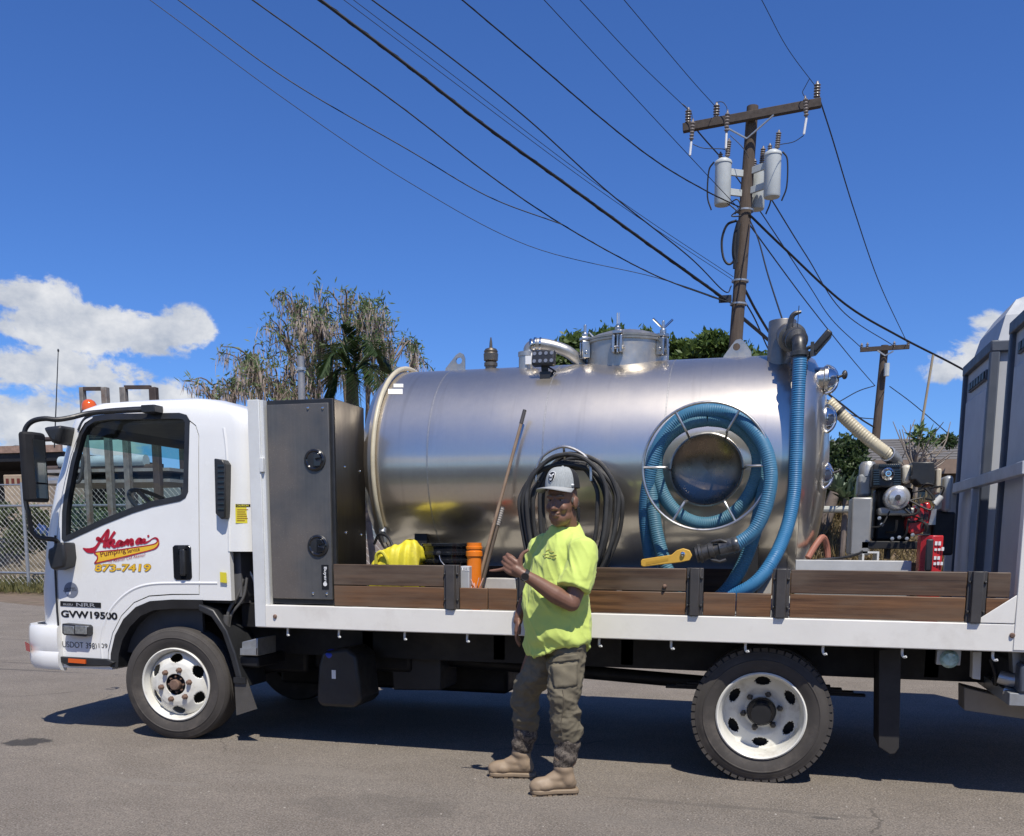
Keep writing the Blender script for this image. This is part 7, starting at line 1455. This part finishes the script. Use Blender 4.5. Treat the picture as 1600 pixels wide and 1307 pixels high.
# ------------------------------------------------------------------ left background: fence, rack, crate, shed, hills
FY = 15.0; fx0, fx1 = -27.0, -7.2
fe = thing('chain_link_fence', 'galvanised chain link fence on the left beyond the cab', 'fence', (-17, FY, 0))
zr_ = [P(0, 758, FY).z, P(0, 791, FY).z, P(0, 895, FY).z]
for z in zr_: MB().cyl((fx0, FY, z), (fx1, FY, z), .032 if z != zr_[0] else .02, n=10).build('rail', M['galv'], fe)
postx = [P(43, 850, FY).x+k*2.7 for k in range(-2, 6)]
for x in postx: MB().cyl((x, FY-.05, 0), (x, FY-.05, zr_[0]+.05), .045, n=12).build('post', M['galv'], fe)
mb = MB(); H_ = zr_[0]-.05; n_ = int((fx1-fx0)/.15)
for k in range(-int(H_/.15), n_):
    for sg in (1, -1):
        x0 = fx0+k*.15; xa, xb = (x0, x0+H_) if sg > 0 else (x0+H_, x0); za, zb = .05, H_+.05
        def clip(xa, za, xb, zb):
            pts = []
            for t in (0, 1):
                x = xa+(xb-xa)*t
                if fx0 <= x <= fx1: pts.append((x, za+(zb-za)*t))
            for xl in (fx0, fx1):
                t = (xl-xa)/(xb-xa)
                if 0 < t < 1: pts.append((xl, za+(zb-za)*t))
            return pts[:2] if len(pts) >= 2 else None
        q = clip(xa, za, xb, zb)
        if q: mb.tube([(q[0][0], FY+.003*sg, q[0][1]), (q[1][0], FY+.003*sg, q[1][1])], .0034, 4, caps=False)
tag(mb.build('chain_mesh', mat('dull_mesh_wire', (.48, .48, .47), .6, metal=.3), fe, smooth=0), kind='stuff')
wd_ = MB(); wm = leafmat('weeds', (.09, .11, .035), (.26, .22, .09), .35, .8)
for k in range(16000):
    x = RND.uniform(fx0, fx1); far_ = k % 2; p = Vector((x, FY+(RND.gauss(-.15, .35) if not far_ else RND.uniform(.2, 6)), 0)); leaf_quad(wd_, p, (RND.gauss(0, .5), RND.gauss(0, .4), 1), .03 if not far_ else .06, RND.uniform(.08, .42)*(1.6 if far_ and noise.noise(Vector((x*.5, p.y*.5, 0))) > 0 else 1))
tag(wd_.build('weeds', wm, smooth=0), 'dry and green weeds along the chain link fence foot', 'weeds', kind='stuff')
crown_tree('hedge_bush', 'low green bush behind the fence left of the cab', [(10, 808, 30, 18), (60, 812, 20, 16), (30, 845, 30, 18)], 16, 3200, leafmat('bush_green', (.06, .085, .03), (.14, .17, .07), .3), .12, None, 'bush', trunk=False)
crown_tree('hedge_bush', 'green bush seen through the cab windscreen', [(130, 812, 30, 26), (175, 800, 30, 22), (240, 800, 30, 20)], 16.2, 2600, leafmat('bush_green2', (.05, .085, .02), (.12, .17, .05), .3), .12, None, 'bush', trunk=False)
rub = mat('rubble_tan', (.15, .125, .09), .9, var=.4); 
for x, y, s_, lab in ((12, 828, .55, 'tan heap of rubble behind the fence at the left edge'), (55, 880, .35, 'small pale rubble heap low behind the fence')):
    p = P(x, y, 17.5); mb = MB(); mb.ell((p.x, 17.5, 0), (1.5*s_*2, 1.0, max(.25, p.z+.02)), 18, 10); o = mb.build('rubble_heap', rub, loc=(p.x, 17.5, 0)); 
    for v in o.data.vertices: v.co += Vector((noise.noise(v.co*3), noise.noise(v.co*3+Vector((5, 0, 0))), noise.noise(v.co*2.5+Vector((0, 7, 0)))))*.22
    tag(o, lab, 'rubble')
p = P(58, 828, 18.5); o = MB().box(p.x-.55, p.x+.45, 18.3, 19.2, 0, p.z+.22).build('blue_bin', mat('blue_bin', (.03, .08, .25), .5, var=.2), loc=(p.x, 18.5, 0), bevel=.05); tag(o, 'blue bin behind the chain link fence', 'bin')
cr_ = thing('crate', 'beige slotted crate standing behind the fence', 'crate', (P(40, 765, 19).x, 19, 0)); a, b = P(8, 790, 19), P(74, 741, 19); cm = mat('beige_crate', (.40, .31, .21), .7, var=.15, dirt=(.35, .25, .17), dirt_amt=.4)
MB().box(a.x, b.x, 19, 20.6, 0, b.z).build('crate_body', cm, cr_, bevel=.03)
for k in range(7): x = a.x+.12+k*(b.x-a.x-.2)/7; MB().box(x, x+.09, 18.97, 19.01, b.z-.28, b.z-.12).build('slot', M['brown_print'], cr_)
sd_ = thing('shed', 'long dark open shed with thin rusty roof edge at the left edge', 'shed', (P(20, 720, 24).x, 24, 0)); a, b = P(-60, 735, 24), P(96, 697, 24)
MB().box(a.x-8, b.x, 24, 30, P(0, 722, 24).z, P(0, 708, 24).z).build('roof', M['chassis'], sd_); MB().box(a.x-8.05, b.x+.05, 23.9, 24, P(0, 709, 24).z, P(0, 698, 24).z).build('roof_edge', mat('rusty_edge', (.30, .20, .15), .8, var=.3), sd_); MB().box(a.x-8, b.x, 28, 28.2, 0, P(0, 722, 24).z).build('wall', mat('shed_dark', (.035, .033, .035), .8), sd_)
for k in range(6): x = a.x-4+k*3.6; MB().box(x, x+.15, 24.1, 24.25, 0, P(0, 722, 24).z).build('post', M['chassis'], sd_)
# steel storage rack behind the cab
rk = thing('steel_rack', 'rusty white steel storage rack behind the cab, seen above its roof', 'rack', (P(180, 700, 7.5).x, 7.5, 0)); RYk = 7.5
rwm = mat('rusty_white_post', (.22, .20, .18), .7, var=.35, scale=8, dirt=(.15, .08, .045), dirt_amt=.95, dscale=4); rbm = mat('dark_brown_post', (.070, .050, .042), .7, var=.3)
for x, m_, w, yy in ((125.5, rwm, .07, 7.5), (161, rwm, .10, 7.5), (190, rwm, .10, 7.5), (237, rbm, .12, 7.5), (128, rwm, .08, 9.3), (172, rbm, .12, 9.3), (238, rbm, .12, 9.3)):
    q = P(x, 605, 7.5); MB().box(q.x-w/2, q.x+w/2, yy, yy+.09, 0, q.z).build('post', m_, rk, bevel=.006)
for x0, x1, y in ((126, 161, 607.5), (190, 238, 605)): a, b = P(x0, y, 7.5), P(x1, y-.5, 7.5); MB().bar(a+Vector((.03, .04, 0)), b+Vector((-.06, .04, 0)), .05, .055).build('rack_bar', rbm, rk)
pz = P(170, 722, 8.6).z
for z, r_, x0, x1, m_, nme in ((pz, .10, 140, 205, mat('pale_blue_pipe', (.40, .50, .54), .5, dirt=(.2, .15, .12), dirt_amt=.5), 'pipe'), (P(170, 685, 8.6).z, .04, 100, 190, rbm, 'pipe'), (P(170, 682, 8.6).z, .045, 165, 225, rbm, 'pipe'), (P(170, 748, 8.2).z, .07, 105, 260, M['galv'], 'pipe'), (P(170, 735, 8.9).z, .06, 100, 220, rbm, 'pipe')):
    a, b = P(x0, 720, 8.5).x, P(x1, 720, 8.5).x; MB().cyl((a-.6, 8.5, z), (b+.3, 8.5, z), r_, n=12).build(nme, m_, rk)
for z in (P(170, 752, 8).z, P(170, 742, 8.9).z): MB().box(P(100, 720, 8).x-.5, P(285, 720, 8).x, 7.65, 9.2, z-.05, z).build('shelf', mat('shelf_grey', (.30, .29, .28), .6, dirt=(.2, .1, .05), dirt_amt=.6), rk)
b0_, b1_ = P(166, 755, 8.4), P(236, 735, 8.4); zs_ = P(170, 752, 8).z; o = MB().box(b0_.x, b1_.x, 8.7, 9.15, zs_+.002, zs_+.24).build('tan_box', mat('tan_ply', (.50, .38, .22), .7, var=.1), loc=(b0_.x, 8.8, zs_), bevel=.03); tag(o, 'tan box lying on the rack shelf seen through the cab window', 'box')
# hills
def ridge(name, az0, az1, R, prof, m, seed):
    mb = MB(); n = 90; vs = []
    for i in range(n+1):
        a = az0+(az1-az0)*i/n; h = prof(i/n)*R*(1+.10*noise.noise(Vector((i*.22, seed, 0)))+.05*noise.noise(Vector((i*.7, seed, 3))))
        for k, (rr, hh) in enumerate(((.75, 0), (.86, .35), (.94, .75), (1.0, 1.0), (1.2, .7))):
            w = 1+.12*noise.noise(Vector((i*.5, k*1.3, seed+5))); vs.append((sin(a)*R*rr*w, cos(a)*R*rr*w, h*hh-2*(hh == 0)))
    mb.add(vs, [(i*5+k, (i+1)*5+k, (i+1)*5+k+1, i*5+k+1) for i in range(n) for k in range(4)]); tag(mb.build(name, m, smooth=60), kind='structure')
hillm = mat('far_hill', (.105, .125, .13), .9, var=.25, scale=.004, bump=.0)  # blue-grey base colour stands in for haze over distance
ridge('hills', -1.75, -.35, 4200, lambda u: .112*(.45+.55*sin(pi*min(1, max(0, u*1.15)))), hillm, 2.0); ridge('hills', -.5, .9, 6000, lambda u: .035*(.4+.6*sin(pi*u)), hillm, 8.0)
# unseen greenery added behind the camera for the dark band mirrored in the tank
mb = MB(); mb.add([(-60, -40, .006), (40, -40, .006), (40, -4.55, .006), (-60, -4.55, .006)], [(0, 1, 2, 3)]); tag(mb.build('added_verge', mat('dark_turf', (.035, .045, .018), .9, var=.35, scale=3, bump=.6, bscale=60), smooth=0), kind='structure')
hd_ = thing('added_hedge', 'low dark shrub row added out of view so the tank mirrors a dark band', 'added_hedge', (-3, -8.5, 0)); mb = MB(); nx, ny = 120, 10; vs = []
for i in range(nx+1):
    for j in range(ny+1):
        th = pi*j/ny; x = -22+i*.30; n_ = noise.noise(Vector((x*1.1, j*.6, 3))); vs.append((x, -8.5-cos(th)*(.75+.15*n_), max(0, (1.75+.25*noise.noise(Vector((x*.7, 1, 1))))*sin(th)**.35+.1*n_)))
mb.add(vs, [(i*(ny+1)+j, (i+1)*(ny+1)+j, (i+1)*(ny+1)+j+1, i*(ny+1)+j+1) for i in range(nx) for j in range(ny)]); mb.build('foliage_core', mat('hedge_dark', (.028, .036, .016), .9, var=.4, scale=14), hd_, smooth=60); lf = MB()
for k in range(5000):
    v = Vector(vs[RND.randrange(len(vs))])+Vector((RND.uniform(-.15, .15), RND.uniform(-.1, .1), RND.uniform(-.1, .1))); leaf_quad(lf, v, rdir(), .05, .12)
q = lf.build('leaves', leafmat('hedge_leaf', (.03, .045, .015), (.07, .085, .03), .3), hd_, smooth=0); q['kind'] = 'stuff'
# loose grit on the yard
gm = MB(); rr_ = random.Random(21)
for k in range(420):
    x, y = rr_.uniform(-6, 2.2), rr_.uniform(-3.6, .6); s_ = .003+.006*rr_.random()**2; a = rr_.uniform(0, 6.3)
    gm.add([(x+s_*cos(a+q)*(.7+.5*((q*7) % 1)), y+s_*sin(a+q), .0005) for q in (0, 1.6, 3.1, 4.7)]+[(x, y, s_*.8)], [(0, 1, 4), (1, 2, 4), (2, 3, 4), (3, 0, 4)])
tag(gm.build('grit', mat('pale_grit', (.34, .31, .27), .9, var=.4, scale=40), smooth=0), 'scattered pale grit on the asphalt', 'grit', kind='stuff')
